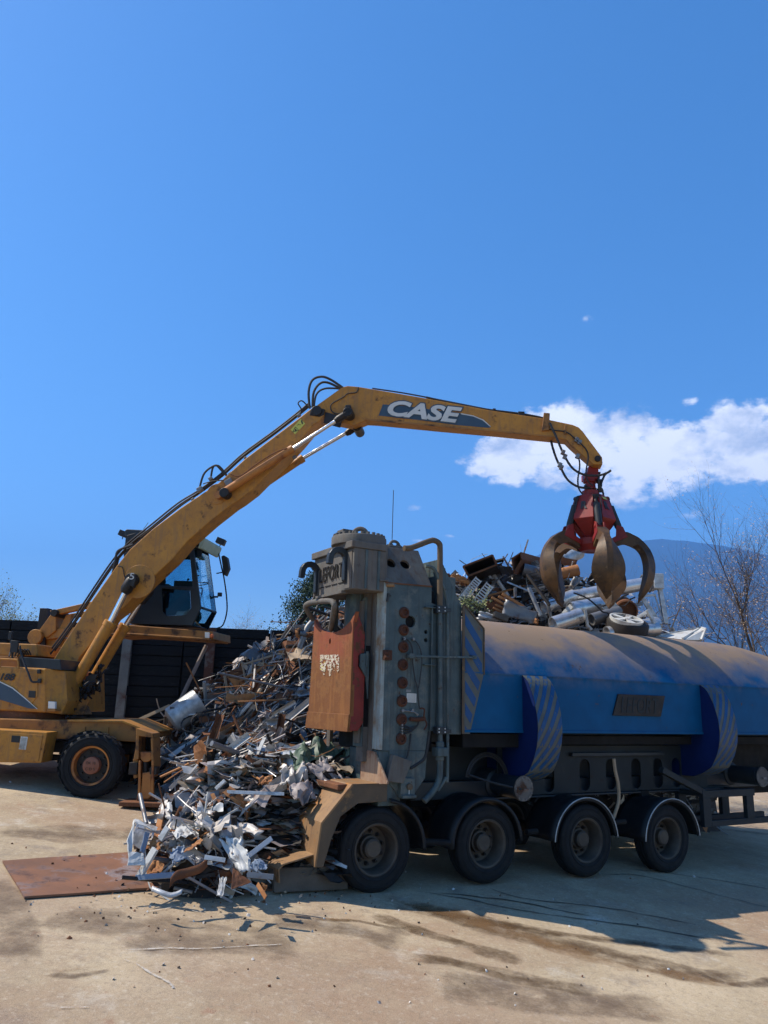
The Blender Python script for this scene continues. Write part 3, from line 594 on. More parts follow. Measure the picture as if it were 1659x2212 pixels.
XB(mb,'pivot_pin',M['grease'],.008,boom,split=True)
# cylinders
def hyd(name,base,mid,tip,rb,rr,off,mtb,label=None):
    A=BP(*base,off); Mi=BP(*mid,off); T_=BP(*tip,off); d=(Mi-A).normalized()
    mb=MB(); mb.lathe([(rb*.7,-.02),(rb,.02),(rb,(Mi-A).length-.12),(rb*1.12,(Mi-A).length-.11),(rb*1.12,(Mi-A).length-.01),(rb*.8,(Mi-A).length)],A,d,seg=20); mb.tube([A-d*.12-nB*.06,A-d*.12+nB*.06],rb*.95,0,14)
    o=XB(mb,name,mtb,0,None,label=label)
    mb=MB(); mb.cyl(Mi-d*.05,T_-d*.1,rr,seg=16); XB(mb,'rod',M['chrome'],0,o)
    mb=MB(); mb.lathe([(rr*1.3,-.30),(rr*1.9,-.22),(rr*1.9,-.02),(rr*1.2,.05)],T_,d,seg=14); mb.tube([T_-nB*.07,T_+nB*.07],rr*2.1,0,16); XB(mb,'rod_end',M['grease'],.004,o)
    return o
hyd('arm_cylinder',('B',300,893),('B',757,606),('B',1108,378),.080,.040,-.13,M['yrust'],'near arm cylinder with rusty brown barrel')
hyd('arm_cylinder',('B',395,955),('B',822,667),('B',1172,462),.080,.040,.62,M['yellow'])
hyd('boom_cylinder',('R1',452,1205),('R1',725,742),('R1',862,470),.112,.062,-.14,M['yellow'])
hyd('boom_cylinder',('R1',570,1188),('R1',822,762),('R1',962,540),.112,.062,.66,M['yellow'])
mb=MB()
mb.prism([BP('R1',x,y,-.24) for x,y in ((845,430),(885,430),(885,470),(870,520),(840,500),(838,470))],nB*.1)
XB(mb,'cylinder_clevis',M['grease'],.01,boom)
text_on('5',BP('R1',862,446,-.246),tB,Z,.09,.13,M['decalwhite'],boom,'chalk_mark',thick=.004,org=exo)
# foot bracket and greasy linkage at boom base
random.seed(12); mb=MB()
for i in range(110):
    x=random.uniform(440,665); y=1335-(x-440)*1.1+random.uniform(-55,50); p=BP('R1',x,y,random.uniform(-.25,.6)); q=p+Vector([random.uniform(-.16,.16) for _ in range(3)]); mb.tube([p,(p+q)/2+Vector((0,0,.04)),q],random.uniform(.012,.035),0,6)
XB(mb,'greasy_hose',M['grease'],0,split=True)
mb=MB()
for off in (-.22,.0,.5,.72): mb.prism([BP('R1',x,y,off) for x,y in ((395,1350),(540,1350),(585,1250),(560,1225),(500,1290),(450,1240),(430,1180),(408,1260))],nB*.05)
mb.prism([BP('R1',x,y,.04) for x,y in ((395,1350),(520,1350),(500,1300),(430,1240))],nB*.5)
XB(mb,'boom_foot_bracket',M['yellow_old'],.008)
mb=MB()
for off in (-.16,.64): mb.prism([BP('R1',x,y,off) for x,y in ((560,1100),(600,1085),(640,1085),(600,1160),(540,1240),(480,1290),(470,1250),(540,1180))],nB*.03)
XB(mb,'greasy_plate',M['grease'],.005,split=True)
# house
mb=MB(); side_=[('R1',-420,1012),('R1',300,1048),('R1',300,1338),('R1',-420,1305)]
mb.prism([HP(*p) for p in side_],nB*2.3); house=XB(mb,'house',M['yellow'],.03)
mb=MB()
A=[HP('R1',300,1050,.0),HP('R1',300,1336,.0)]; B_=[HP('R1',428,1064,.22),HP('R1',440,1262,.22),HP('R1',402,1348,.18)]
poly=[A[0],B_[0],B_[1],B_[2],A[1]]; mb.plate(poly,[],nB*.7); XB(mb,'corner_panel',M['yellow'],.015,house)
mb=MB(); mb.prism([HP(*p,-.012) for p in (('R1',135,1068),('R1',245,1074),('R1',245,1230),('R1',180,1310),('R1',108,1302))],nB*.014); dr=XB(mb,'access_door',M['yellow'],.004,house)
mb=MB(); mb.prism([HP(*p,-.022) for p in (('R1',187,1193),('R1',232,1196),('R1',230,1241),('R1',184,1238))],nB*.012); XB(mb,'latch',M['blackp'],.004,dr)
mb=MB(); mb.prism([HP(*p,-.026) for p in (('R1',-200,1098),('R1',0,1140),('R1',80,1180),('R1',160,1245),('R1',238,1312),('R1',190,1310),('R1',0,1252),('R1',-200,1200))],nB*.006); XB(mb,'swoosh_decal',M['decalblue'],0,house)
mb=MB(); mb.prism([HP(*p,-.024) for p in (('R1',-200,1090),('R1',0,1132),('R1',84,1174),('R1',164,1240),('R1',246,1314),('R1',238,1314),('R1',160,1247),('R1',80,1182),('R1',0,1142),('R1',-200,1102))],nB*.003); XB(mb,'swoosh_decal',M['decalwhite'],0,house)
cc=HP('R1',34,1103,-.016); text_on('1188',cc,HP('R1',90,1106)-HP('R1',0,1101),Z,.40,.13,M['decalblack'],house,'lettering',bold=.03,shear=.25,thick=.006,org=exo)
mb=MB(); mb.prism([HP(*p,-.06) for p in (('R1',315,1263),('R1',360,1266),('R1',358,1312),('R1',313,1310))],nB*.06); XB(mb,'work_lamp',M['lens'],.006,house)
mb=MB(); mb.prism([HP(*p,-.06) for p in (('R1',308,1312),('R1',362,1314),('R1',360,1330),('R1',308,1328))],nB*.2); XB(mb,'lamp_step',M['yellow_old'],.004,house)
# dark deck box and other upper pieces
mb=MB(); mb.prism([HP(*p,.06) for p in (('R1',125,972),('R1',392,990),('R1',398,1058),('R1',128,1040))],nB*.9); XB(mb,'tool_tray',M['cabgrey'],.01,house)
mb=MB(); mb.prism([HP(*p,.5) for p in (('R1',-300,868),('R1',240,890),('R1',248,968),('R1',-300,960))],nB*1.4); XB(mb,'engine_cover',M['yellow'],.02,house)
mb=MB(); mb.prism([HP(*p,.45) for p in (('R1',-300,960),('R1',120,968),('R1',120,1040),('R1',-300,1030))],nB*1.2); XB(mb,'side_deck',M['yellow_old'],.01,house)
mb=MB(); mb.tube(smooth_path([HP('R1',-80,983),HP('R1',90,990),HP('R1',116,1000),HP('R1',120,1050)],4),.018,0,8); mb.tube([HP('R1',0,985),HP('R1',0,1040)],.015,0,6); XB(mb,'handrail',M['yellow'],0,house)
mb=MB(); mb.tube(smooth_path([HP('R1',130,900,-.05),HP('R1',140,960,-.05),HP('R1',185,1080,-.1),HP('R1',210,1135,-.1),HP('R1',258,1132,-.03)],5),.02,0,8); mb.tube([HP('R1',68,820,.1),HP('R1',82,990,.1)],.02,0,7)
for (x,y,w,h) in ((95,905,.14,.22),(255,1068,.06,.08),(258,1130,.06,.08)): mb.box(HP('R1',x,y,-.04),(w,.05,h))
mb.box(HP('R1',68,835,.1),(.06,.05,.16)); XB(mb,'mirror_bracket',M['blackp'],.006,house)
mb=MB()
for i in range(6):
    p0=HP('R1',60+i*18,970,-.0+.1*i); mb.tube(smooth_path([p0,HP('R1',80+i*20,925,.2),HP('R1',140+i*12,960,.3)],4),.015,0,6)
XB(mb,'cable_bundle',M['hose'],0,house)
# cab lift linkage behind the boom
mb=MB()
def LB(pts,off,th): mb.prism([CP('R1',x,y,off) for x,y in pts],nB*th)
LB(((325,672),(600,610),(720,610),(720,640),(600,645),(350,702)),.2,.14)
LB(((400,700),(600,668),(600,700),(440,722)),.8,.1)
LB(((255,800),(335,690),(365,700),(365,800),(300,850)),.2,.5)
LB(((430,700),(470,690),(440,800),(380,800)),.3,.1)
LB(((270,800),(520,775),(700,800),(700,840),(440,840),(300,860)),.25,.12)
LB(((245,835),(330,800),(420,850),(330,980),(250,960)),.35,.5)
p=CP('R1',225,842,.1); mb.cyl(p,p+nB*.6,.165,seg=28)
XB(mb,'cab_lift_linkage',M['yellow'],.01)
mb=MB(); LB2=[CP('R1',x,y,.18) for x,y in ((262,850),(290,845),(292,900),(262,950),(250,945))]; mb.prism(LB2,nB*.08)
p=CP('R1',350,685,.1); mb.cyl(p,p+nB*.5,.08,seg=14); mb.box(CP('R1',292,730,.6),(.2,.2,.5)); XB(mb,'link_pin',M['grease'],.006)
# cab support frame
mb=MB(); mb.prism([CP('R1',x,y,-.02) for x,y in ((690,768),(850,765),(1390,806),(1392,858),(1240,848),(830,822),(690,830))],nB*1.15)
mb.prism([CP('R1',x,y,-.05) for x,y in ((690,820),(830,815),(1370,850),(1370,862),(830,828),(690,834))],nB*1.2)
cf=XB(mb,'cab_support_frame',M['yellow_old'],.015)
mb=MB(); mb.prism([CP('R1',x,y,-.05) for x,y in ((1338,812),(1368,814),(1368,850),(1338,848))],nB*.03); XB(mb,'position_lamp',M['lens'],.004,cf)
mb=MB(); p=CP('R1',1384,838,-.05); mb.lathe([(.035,-.02),(.045,.0),(.03,.05)],p,-nB,seg=12); XB(mb,'indicator_lamp',M['orange'],0,cf)
# cab
def KP(x,y,off=0): return CP('K',x,y,off)
outer=[(262,165),(985,205),(1000,310),(1080,950),(985,1142),(290,1122),(238,370)]
h1=[(500,330),(955,345),(990,718),(815,712),(500,700)]; h2=[(652,738),(960,758),(972,950),(915,1028),(705,1036),(662,990)]
cabf=MB(); cabf.plate([KP(*p) for p in outer],[[KP(*p) for p in h1],[KP(*p) for p in h2]],nB*.06)
P_=[KP(*p)  for p in outer]; W1=1.0
cabf.plate([p+nB*(W1-.06) for p in P_],[[KP(*p)+nB*(W1-.06) for p in ((500,330),(955,345),(1030,940),(950,1070),(500,1050))]],nB*.06)
for a,b in ((5,6),(4,5),(6,0)): cabf.plate([P_[a]+nB*.061,P_[b]+nB*.061,P_[b]+nB*(W1-.061),P_[a]+nB*(W1-.061)],[],(P_[a]-P_[b]).cross(nB).normalized()*.03)
cabf.bar(KP(1080,945)+nB*.06,KP(1080,945)+nB*(W1-.06),.05,.05); cabf.bar(KP(990,235)+nB*.06,KP(990,235)+nB*(W1-.06),.07,.12)
cab=XB(cabf,'cab',M['cabgrey'],.012)
mb=MB(); rf=[(250,110),(270,92),(540,106),(545,140),(1108,176),(1105,215),(255,172)]; mb.prism([KP(*p,-.04) for p in rf],nB*1.08); roof_=XB(mb,'roof',M['cabgrey'],.015,cab)
mb=MB(); mb.prism([KP(*p,-.05) for p in ((1000,172),(1122,186),(1118,214),(1080,300),(1050,300),(1070,222),(1000,215))],nB*1.12); XB(mb,'sun_visor',M['cabroof'],.015,cab)
def pane(pts,off,m,name='window_pane'):
    mb=MB(); mb.prism([KP(x,y,off) for x,y in pts],nB*.006); XB(mb,name,m,0,cab)
pane(h1,.02,M['glass']); pane(h2,.02,M['glassdark']); pane(h1,W1-.03,M['glass'])
mb=MB(); a,b,c_=KP(996,300)+nB*.05,KP(1078,945)+nB*.05,KP(986,1135)+nB*.05
mb.plate([a,b,b+nB*(W1-.1),a+nB*(W1-.1)],[],tB*.006); mb.plate([b,c_,c_+nB*(W1-.1),b+nB*(W1-.1)],[],tB*.006); XB(mb,'windscreen',M['glass'],0,cab)
# interior
mb=MB(); sp_=KP(640,760,.5); mb.box(sp_+Vector((0,0,.05)),(.5,.5,.14)); mb.box(sp_+Vector((-.28,0,.42)),(.14,.46,.7)); mb.box(sp_+Vector((-.3,0,.86)),(.1,.26,.2)); mb.box(sp_+Vector((0,0,-.2)),(.35,.35,.35)); XB(mb,'seat',M['blackp'],.03,cab)
mb=MB()
for yy in (.15,.8): mb.box(KP(900,700,yy)+Vector((0,0,.02)),(.42,.13,.12)); mb.tube([KP(930,690,yy),KP(940,645,yy)],.015,0,6); mb.lathe([(0,-.03),(.03,0),(0,.03)],KP(942,640,yy),Z,seg=8)
mb.tube(smooth_path([KP(1060,940,.5),KP(1090,800,.5),KP(1100,740,.5),KP(1060,735,.5)],4),.018,0,6)
mb.tube([KP(1075,690,.5)+Vector((.17*math.cos(t*.3927),.17*math.sin(t*.3927),.03*math.cos(t*.3927))) for t in range(16)],.013,0,6,closed=True)
XB(mb,'controls',M['blackp'],.004,cab)
random.seed(4); mb=MB()
for i in range(12):
    p=KP(random.uniform(930,1050),random.uniform(1010,1080),random.uniform(.15,.9)); mb.lathe([(0,-.07),(.09,-.02),(.1,.04),(.04,.1),(0,.11)],p,Vector([random.uniform(-1,1) for _ in range(3)]),seg=7)
XB(mb,'crumpled_jacket',M['green'],0,cab)
mb=MB()
mb.tube(smooth_path([KP(1060,600,W1+.0),KP(1040,610,W1+.02),KP(1042,740,W1+.02),KP(1085,800,W1+.02)],4),.014,0,6)
mb.tube(smooth_path([KP(1020,320,.55),KP(1035,480,.55),KP(1060,520,.55)],4),.012,0,6)
mb.tube([KP(1010,330,.12),KP(1045,540,.12)],.014,0,6); mb.tube([KP(1030,350,.2),KP(1060,560,.2)],.008,0,6)
XB(mb,'handrail',M['blackp'],0,cab)
mb=MB(); mb.tube(smooth_path([CP('K',x,y,W1) for x,y in ((1268,320),(1300,480),(1335,640),(1362,850),(1362,1000),(1318,1140),(1240,1176))],5),.016,0,8); mb.tube([CP('K',1250,575,W1),CP('K',1330,560,W1)],.014,0,6)
mir=XB(mb,'mirror_arm',M['blackp'],0,cab)
mb=MB(); mb.prism([CP('K',x,y,W1-.06) for x,y in ((1300,385),(1330,375),(1365,400),(1385,520),(1365,560),(1350,600),(1325,590))],nB*.16); XB(mb,'mirror',M['blackp'],.02,mir)
mb=MB(); mb.prism([KP(x,y,.2) for x,y in ((1030,305),(1085,315),(1090,395),(1035,385))],nB*.03); XB(mb,'interior_mirror',M['cabgrey'],.006,cab)
def lamp(px,py,off,sz=.13):
    mb=MB(); p=KP(px,py,off); mb.box(p,(sz*1.2,sz,sz*.8),Matrix.Rotation(.35,3,'Y')); mb.tube([p,p-Vector((.02,0,.12))],.012,0,6); o=XB(mb,'work_lamp',M['blackp'],.012,cab)
    return o
lamp(240,146,.3,.16); lamp(1300,228,W1,.17)
mb=MB(); p=BP('K',342,188,.25); mb.box(p,(.2,.1,.15),Matrix.Rotation(-.35,3,'Y')); mb.tube([p,BP('K',360,240,.25)],.012,0,6); XB(mb,'work_lamp',M['blackp'],.02,boom)
mb=MB(); mb.tube([KP(455,95,.5),KP(508,22,.5)],.006,0,5); XB(mb,'aerial',M['blackp'],0,cab)
mb=MB(); p=KP(1310,805,.98); mb.box(p-tB*.05,(.1,.05,.09)); mb.box(KP(1240,830,.95),(.12,.04,.04)); XB(mb,'front_bracket',M['blackp'],.01,cab)
# hoses on boom / arm
def hose(par,pts,r,off,m='hose',n=6,name='hose'):
    mb=MB(); mb.tube(smooth_path([BP(*p,off) if len(p)==3 else BP(*p[:3],p[3]) for p in pts],n),r,0,8); return XB(mb,name,M[m],0,par)
for k,(dx,dy,off) in enumerate(((-12,-6,.12),(-22,-16,.2),(-4,0,.3))):
    hose(boom,[('R1',330+dx,975+dy),('R1',480+dx,770+dy),('R1',610+dx,575+dy),('R1',755+dx,362+dy),('R1',860+dx,245+dy),('R1',1010+dx,125+dy),('R1',1185+dx,-15+dy),('B',150+dx/2,895+dy),('B',290+dx/2,790+dy),('B',440+dx/2,655+dy),('B',640+dx/2,508+dy),('B',800+dx/2,383+dy),('B',868+dx/2,325+dy)],.019,off)
hose(boom,[('R1',735,430),('R1',752,350),('R1',765,290),('R1',800,265),('R1',868,240)],.026,.05); hose(boom,[('R1',750,430),('R1',768,350),('R1',790,300),('R1',820,280),('R1',880,255)],.026,.16)
hose(boom,[('R1',770,380),('R1',800,390),('R1',815,450),('R1',840,500)],.010,-.02)
hose(arm,[('B',862,345),('B',855,235),('B',880,160),('B',940,138),('B',1000,158),('B',1078,210)],.026,.1)
hose(arm,[('B',880,340),('B',888,240),('B',930,182),('B',985,178),('B',1075,222)],.026,.2); hose(arm,[('B',888,345),('B',905,255),('B',960,216),('B',1060,216)],.022,.3)
hose(boom,[('B',800,390),('B',806,350),('B',786,312),('B',812,296),('B',855,335),('B',870,330)],.014,.1)
hose(arm,[('B',1180,207),('B',1165,240),('B',1110,248),('B',1080,272),('B',1010,312),('B',998,345),('B',1025,378),('B',1085,380)],.012,.055)
hose(boom,[('B',142,865),('B',170,775),('B',222,728),('B',268,722),('B',318,780)],.022,.1); hose(boom,[('B',215,805),('B',228,735),('B',252,718),('B',285,750),('B',325,790)],.022,.2); hose(boom,[('B',165,838),('B',230,820),('B',300,815)],.012,-.03)
hose(boom,[('B',345,775),('B',410,785),('B',520,705),('B',640,632),('B',735,600)],.013,-.2,'rust'); hose(boom,[('B',640,755),('B',690,710),('B',720,680),('B',762,665)],.012,.62)
mb=MB()
for x,y,s_ in ((345,775,.09),(335,830,.16),(215,805,.09),(145,875,.12),(98,940,.07),(400,805,.07),(700,605,.08),(762,665,.08),(440,668,.06),(790,392,.08)):
    p=BP('B',x,y,-.03 if s_>.1 else .05); mb.box(p,(s_,s_,s_*.75),Matrix.Rotation(-.6,3,'Y'))
XB(mb,'valve_block',M['steel'],.012,boom,split=True)
hose(arm,[('C',420,248),('C',560,280),('C',700,308),('C',820,326),('C',980,346),('C',1100,368),('C',1140,385)],.024,.18); hose(arm,[('C',100,195),('C',300,225),('C',560,275),('C',820,326),('C',980,352),('C',1090,378)],.016,.30)
mb=MB(); mb.box(BP('C',983,350,.2),(.13,.1,.1)); mb.box(BP('C',822,326,.2),(.06,.1,.06)); XB(mb,'hose_clamp',M['blackp'],.01,arm)
# chassis
mb=MB(); mb.prism([CH(*p) for p in (('R1',-420,1366),('R1',440,1386),('R1',800,1393),('R1',985,1466),('R1',985,1500),('R1',885,1530),('R1',540,1512),('R1',300,1506),('R1',-420,1490))],Vector((0,1.5,0)))
ch=XB(mb,'chassis',M['yellow_old'],.02)
mb=MB(); mb.prism([CH(x[0],x[1],x[2],-.06) for x in (('R1',440,1384),('R1',800,1388),('R1',996,1466),('R1',990,1476),('R1',800,1402),('R1',440,1396))],Vector((0,1.6,0))); XB(mb,'edge_flange',M['yellow'],.004,ch)
mb=MB()
for x in (550,702): mb.prism([CH('R1',x+a,y,-.03) for a,y in ((0,1430),(6,1430),(2,1500),(-4,1500))],Vector((0,.03,0)))
XB(mb,'stiffener',M['yellow_old'],0,ch,split=True)
mb=MB(); mb.cyl(CH('R1',200,1372,.75)-Vector((0,0,.02)),CH('R1',200,1372,.75)+Vector((0,0,.16)),.62,seg=36); XB(mb,'slewing_ring',M['rust'],.01,ch)
mb=MB(); mb.b2(CH('R1',300,1520,.4),CH('R1',900,1600,.9)); mb.tube([CH('R1',-100,1600,.5),CH('R1',520,1640,.5)],.06,0,8); mb.tube([CH('R1',608,1680,-.2),CH('R1',608,1680,1.6)],.12,0,12); mb.b2(CH('R1',870,1560,.3),CH('R1',985,1700,.6)); XB(mb,'axle',M['darkscrap'],.01,ch)
# outrigger
YO=ong('R1',945,1945).y-14.75-.22
print('outrigger',YO)
def CO(r,x,y,off=0.): return at(r,x,y,14.75+YO+off)
oz=MB()
D5=Vector((0,.45,0))
def q5(pts,off,d): oz.prism([CO('R1',x,y,off) for x,y in pts],d)
q5(((888,1438),(998,1474),(1000,1500),(888,1488)),0,D5); q5(((888,1489),(908,1489),(905,1640),(872,1650),(872,1640),(886,1560)),0,D5); q5(((984,1498),(1000,1501),(1004,1690),(986,1765),(972,1762),(988,1690)),.001,D5)
q5(((868,1640),(900,1636),(900,1762),(872,1768)),.05,Vector((0,.3,0)))
og=XB(oz,'outrigger',M['yellow_old'],.01)
mb=MB(); mb.prism([CO('R1',x,y,.40) for x,y in ((905,1489),(986,1500),(990,1690),(905,1650))],Vector((0,.03,0))); XB(mb,'housing_back',M['dark'],0,og)
mb=MB(); mb.prism([CO('R1',x,y,.04) for x,y in ((915,1592),(986,1596),(990,1640),(965,1660),(935,1660),(918,1640))],Vector((0,.3,0)))
mb.prism([CO('R1',x,y,.0) for x,y in ((930,1730),(985,1724),(990,1880),(965,1902),(930,1900),(918,1880))],Vector((0,.2,0)))
for a in (905,990): mb.prism([CO('R1',a+x,y,-.02) for x,y in ((0,1650),(14,1650),(12,1880),(-6,1880))],Vector((0,.05,0)))
XB(mb,'leg',M['yrust'],.012,og)
mb=MB(); mb.tube([CO('R1',950,1600,.1),CO('R1',950,1760,.1)],.05,0,10); mb.box(CO('R1',1010,1715,.1),(.12,.2,.12)); mb.box(CO('R1',880,1700,.1),(.14,.2,.2)); XB(mb,'leg_cylinder',M['grease'],.006,og)
mb=MB(); c_=CO('R1',945,1925,.1); mb.box(c_,(.72,.55,.07)); mb.prism([CO(x[0],x[1],x[2],.04) for x in (('R1',890,1912),('R1',905,1840),('R1',925,1880),('R1',970,1880),('R1',1000,1840),('R1',1008,1912))],Vector((0,.06,0))); XB(mb,'foot_pad',M['rust'],.01,og)
mb=MB(); c_=CH('R1',830,1800,1.35); mb.box(c_,(.6,.5,.07)); mb.b2(c_+Vector((-.1,-.1,0)),c_+Vector((.1,.1,.75))); XB(mb,'outrigger',M['yellow_old'],.01)
# tool box
def TB_(x,y,off=0): return at('R1',x,y,14.28+off)
mb=MB(); mb.prism([TB_(*p) for p in ((-420,1425),(308,1466),(268,1666),(-420,1655))],Vector((0,.47,0))); tb_=XB(mb,'tool_box',M['yellow'],.012)
mb=MB(); mb.prism([TB_(*p,-.014) for p in ((56,1468),(278,1484),(250,1655),(20,1648))],Vector((0,.015,0))); d_=XB(mb,'tool_box_door',M['yellow'],.005,tb_)
mb=MB(); mb.prism([TB_(*p,-.02) for p in ((76,1486),(132,1490),(128,1534),(72,1530))],Vector((0,.005,0))); XB(mb,'lock',M['blackp'],.003,d_)
mb=MB(); mb.prism([TB_(*p,-.020) for p in ((137,1492),(182,1496),(168,1580),(122,1576))],Vector((0,.004,0))); nt_=XB(mb,'notice',M['white'],0,d_)
mb=MB()
for i in range(9): mb.prism([TB_(*p,-.023) for p in ((139-i*1.8,1502+i*8),(174-i*1.8,1505+i*8),(173-i*1.8,1507+i*8),(138-i*1.8,1504+i*8))],Vector((0,.002,0)))
XB(mb,'notice_lines',M['decalblack'],0,nt_)
# wheels
def tyre(mb,c,ax,ro,ri,w,lug=False,m=0):
    prof=[(ri,-w*.42),(ri+.02,-w*.47),(ri+(ro-ri)*.35,-w*.5),(ri+(ro-ri)*.72,-w*.5),(ro*.955,-w*.45),(ro*.99,-w*.38),(ro,-w*.3)]
    for gx in (-.2,0,.2): prof+=[(ro,w*(gx-.03)),(ro*.972,w*(gx-.022)),(ro*.972,w*(gx+.022)),(ro,w*(gx+.03))]
    prof+=[(ro,w*.3),(ro*.99,w*.38),(ro*.955,w*.45),(ri+(ro-ri)*.72,w*.5),(ri+(ro-ri)*.35,w*.5),(ri+.02,w*.47),(ri,w*.42)]
    mb.lathe(prof,c,ax,m,seg=56,cap=False)
    for rr,hh in ((ri+(ro-ri)*.25,.006),(ri+(ro-ri)*.62,.005),(ri+(ro-ri)*.7,.005)):
        mb.lathe([(rr-.008,-w*.497),(rr-.004,-w*.5-hh),(rr+.004,-w*.5-hh),(rr+.008,-w*.497)],c,ax,m,seg=48,cap=False)
    if lug:
        a=Vector(ax).orthogonal().normalized(); b=Vector(ax).cross(a)
        for k in range(22):
            t=2*math.pi*k/22; rd=a*math.cos(t)+b*math.sin(t); tg=-a*math.sin(t)+b*math.cos(t)
            for sgn in (-1,1):
                mb.box(Vector(c)+rd*(ro+.0)+Vector(ax)*(sgn*w*.30)+tg*(.02*sgn),(w*.36,ro*2*math.pi/22*.62,.016),Matrix((Vector(ax),tg,rd)).transposed())
def ex_wheel(c,label=None):
    c=Vector(c); ax=Vector((0.0,1,0)); w=.3
    mb=MB(); ax_=ax; mb.lathe([(.335,-.15),(.335,-.135),(.30,-.12),(.285,.12),(.335,.15)],c,ax,seg=40,cap=False); rim=mb.build('wheel',M['yrust'],ex,org=exo,label=label)
    mb=MB(); tyre(mb,c,ax,.545,.325,w,True); mb.build('tyre',M['tyre'],rim,org=exo)
    mb=MB(); mb.lathe([(0,-.0),(.29,-.0),(.29,.03),(0,.03)],c+ax*.0,ax,seg=32)
    for k in range(10):
        t=k*.6283; p=c+Vector((math.cos(t)*.225,-.0,math.sin(t)*.225)); mb.cyl(p,p-ax*.045,.02,seg=6)
    mb.build('wheel_disc',M['grease'],rim,org=exo)
    mb=MB(); mb.lathe([(0,-.13),(.11,-.13),(.145,-.11),(.15,0)],c,ax,seg=28); hb=mb.build('hub',M['hub'],rim,org=exo)
    return rim,hb
wc=at('R1',608,1680,14.35); wr,hb=ex_wheel(wc)
for t_,dz in (('OK 10',.045),('C D S',-.055)): text_on(t_,wc+Vector((0,-.134,dz)),(1,0,0),Z,.17,.045,M['grease'],hb,'chalk_mark',thick=.002,org=exo)
ex_wheel(wc+Vector((-.20,.42,.02))); ex_wheel(wc+Vector((-.2,1.75,.0)))
# ------------------------------------------------------------------ mobile shear truck (u along, w into the picture, z up)
tk=thing('shear_truck','long blue mobile scrap shear on eight axled wheels with tall grey green shear tower','shear truck',loc=TO,rotz=TH)
tk['label']='long blue four axle scrap shear trailer with tall rusty grey green shear tower'
V=Vector; VU=V((1,0,0)); VW=V((0,1,0)); VZ=V((0,0,1))
def TB2(mb,name,mt,bevel=.008,parent=None,**k): return mb.build(name,mt,parent or tk,bevel=bevel,**k)
WB=2.5
# side plate of tower
def circ(u,z,r,w=0,n=18,ry=None): return [V((u+r*math.cos(2*math.pi*i/n),w,z+(ry or r)*math.sin(2*math.pi*i/n))) for i in range(n)]
sp=[V((a,0,b)) for a,b in ((0,4.23),(.80,4.25),(.80,4.01),(.91,3.99),(.93,2.20),(.80,2.18),(.78,1.92),(.02,1.92))]
mb=MB(); mb.plate(sp,[circ(.44,3.71,.085),circ(.71,3.58,.03,n=10),circ(.71,3.46,.03,n=10)],VW*.05); side=TB2(mb,'side_plate',M['tower'],.006)
# inclined upper plate with two holes, leaning inward
a0=V((0,0,4.235)); a1=V((.80,0,4.255)); b0=V((-.03,.35,4.84)); b1=V((.77,.35,4.85))
ex_=(a1-a0).normalized(); ey_=(b0-a0); ey_=(ey_-ex_*ey_.dot(ex_)).normalized()
def UPp(x,y): return a0+ex_*x+ey_*y
def cc2(x,y,r,n=16): return [UPp(x+r*math.cos(2*math.pi*i/n),y+r*math.sin(2*math.pi*i/n)) for i in range(n)]
mb=MB(); mb.plate([a0,a1,b1,b0],[cc2(.20,.38,.082),cc2(.45,.38,.082)],ex_.cross(ey_)*-.045); up_=TB2(mb,'upper_plate',M['towertop'],.006)
mb=MB(); mb.bar(a0+V((0,-.004,0)),a1+V((0,-.004,0)),.02,.02); TB2(mb,'weld_seam',M['rust'],0,side)
# internal dark body of the tower
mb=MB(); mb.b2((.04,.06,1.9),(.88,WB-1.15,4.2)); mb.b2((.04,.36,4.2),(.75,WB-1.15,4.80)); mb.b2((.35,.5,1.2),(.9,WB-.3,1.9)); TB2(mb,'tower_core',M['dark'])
# near front column: pale scraped flange face, recess and guide
mb=MB(); mb.b2((-.02,-.002,1.93),(.03,.20,4.24)); TB2(mb,'column_flange',M['strip'],.006)
mb=MB(); mb.b2((-.03,.202,1.9),(.03,.33,4.24)); mb.b2((-.10,.33,1.75),(.03,.52,4.24)); mb.b2((-.16,.36,2.0),(-.10,.50,4.0)); TB2(mb,'slide_guide',M['towertop'],.008)
mb=MB(); mb.b2((-.03,1.52,1.5),(.03,1.64,4.3)); mb.b2((-.16,1.30,3.2),(-.12,1.34,4.09)); TB2(mb,'far_column',M['towertop'],.008)
# ledge above column
mb=MB(); mb.prism([V((-.10,-.03,4.25)),V((-.10,.70,4.25)),V((.02,.74,4.25)),V((.04,-.03,4.25))],VZ*.02); TB2(mb,'ledge_plate',M['towertop'],0)
# head box
HU=-.52
mb=MB(); mb.b2((HU,.0,4.10),(.0,1.34,4.69)); mb.b2((-.02,.04,4.27),(.05,1.34,4.8)); hb_=TB2(mb,'head_box',M['towertop'],.012)
mb=MB(); mb.b2((HU-.05,-.02,4.69),(.0,1.36,4.79)); TB2(mb,'head_flange',M['towertop'],.01,hb_)
mb=MB(); mb.b2((HU-.04,.28,4.06),(HU+.06,1.16,4.10)); mb.b2((HU-.012,.05,4.12),(HU-.001,.26,4.66)); mb.b2((HU-.014,1.12,4.12),(HU-.001,1.30,4.5)); TB2(mb,'head_rib',M['towertop'],.005,hb_)
mb=MB(); mb.b2((-.34,-.012,4.12),(-.30,.0,4.68)); mb.b2((-.14,-.012,4.12),(-.1,.0,4.68)); TB2(mb,'side_rib',M['tower'],.003,hb_)
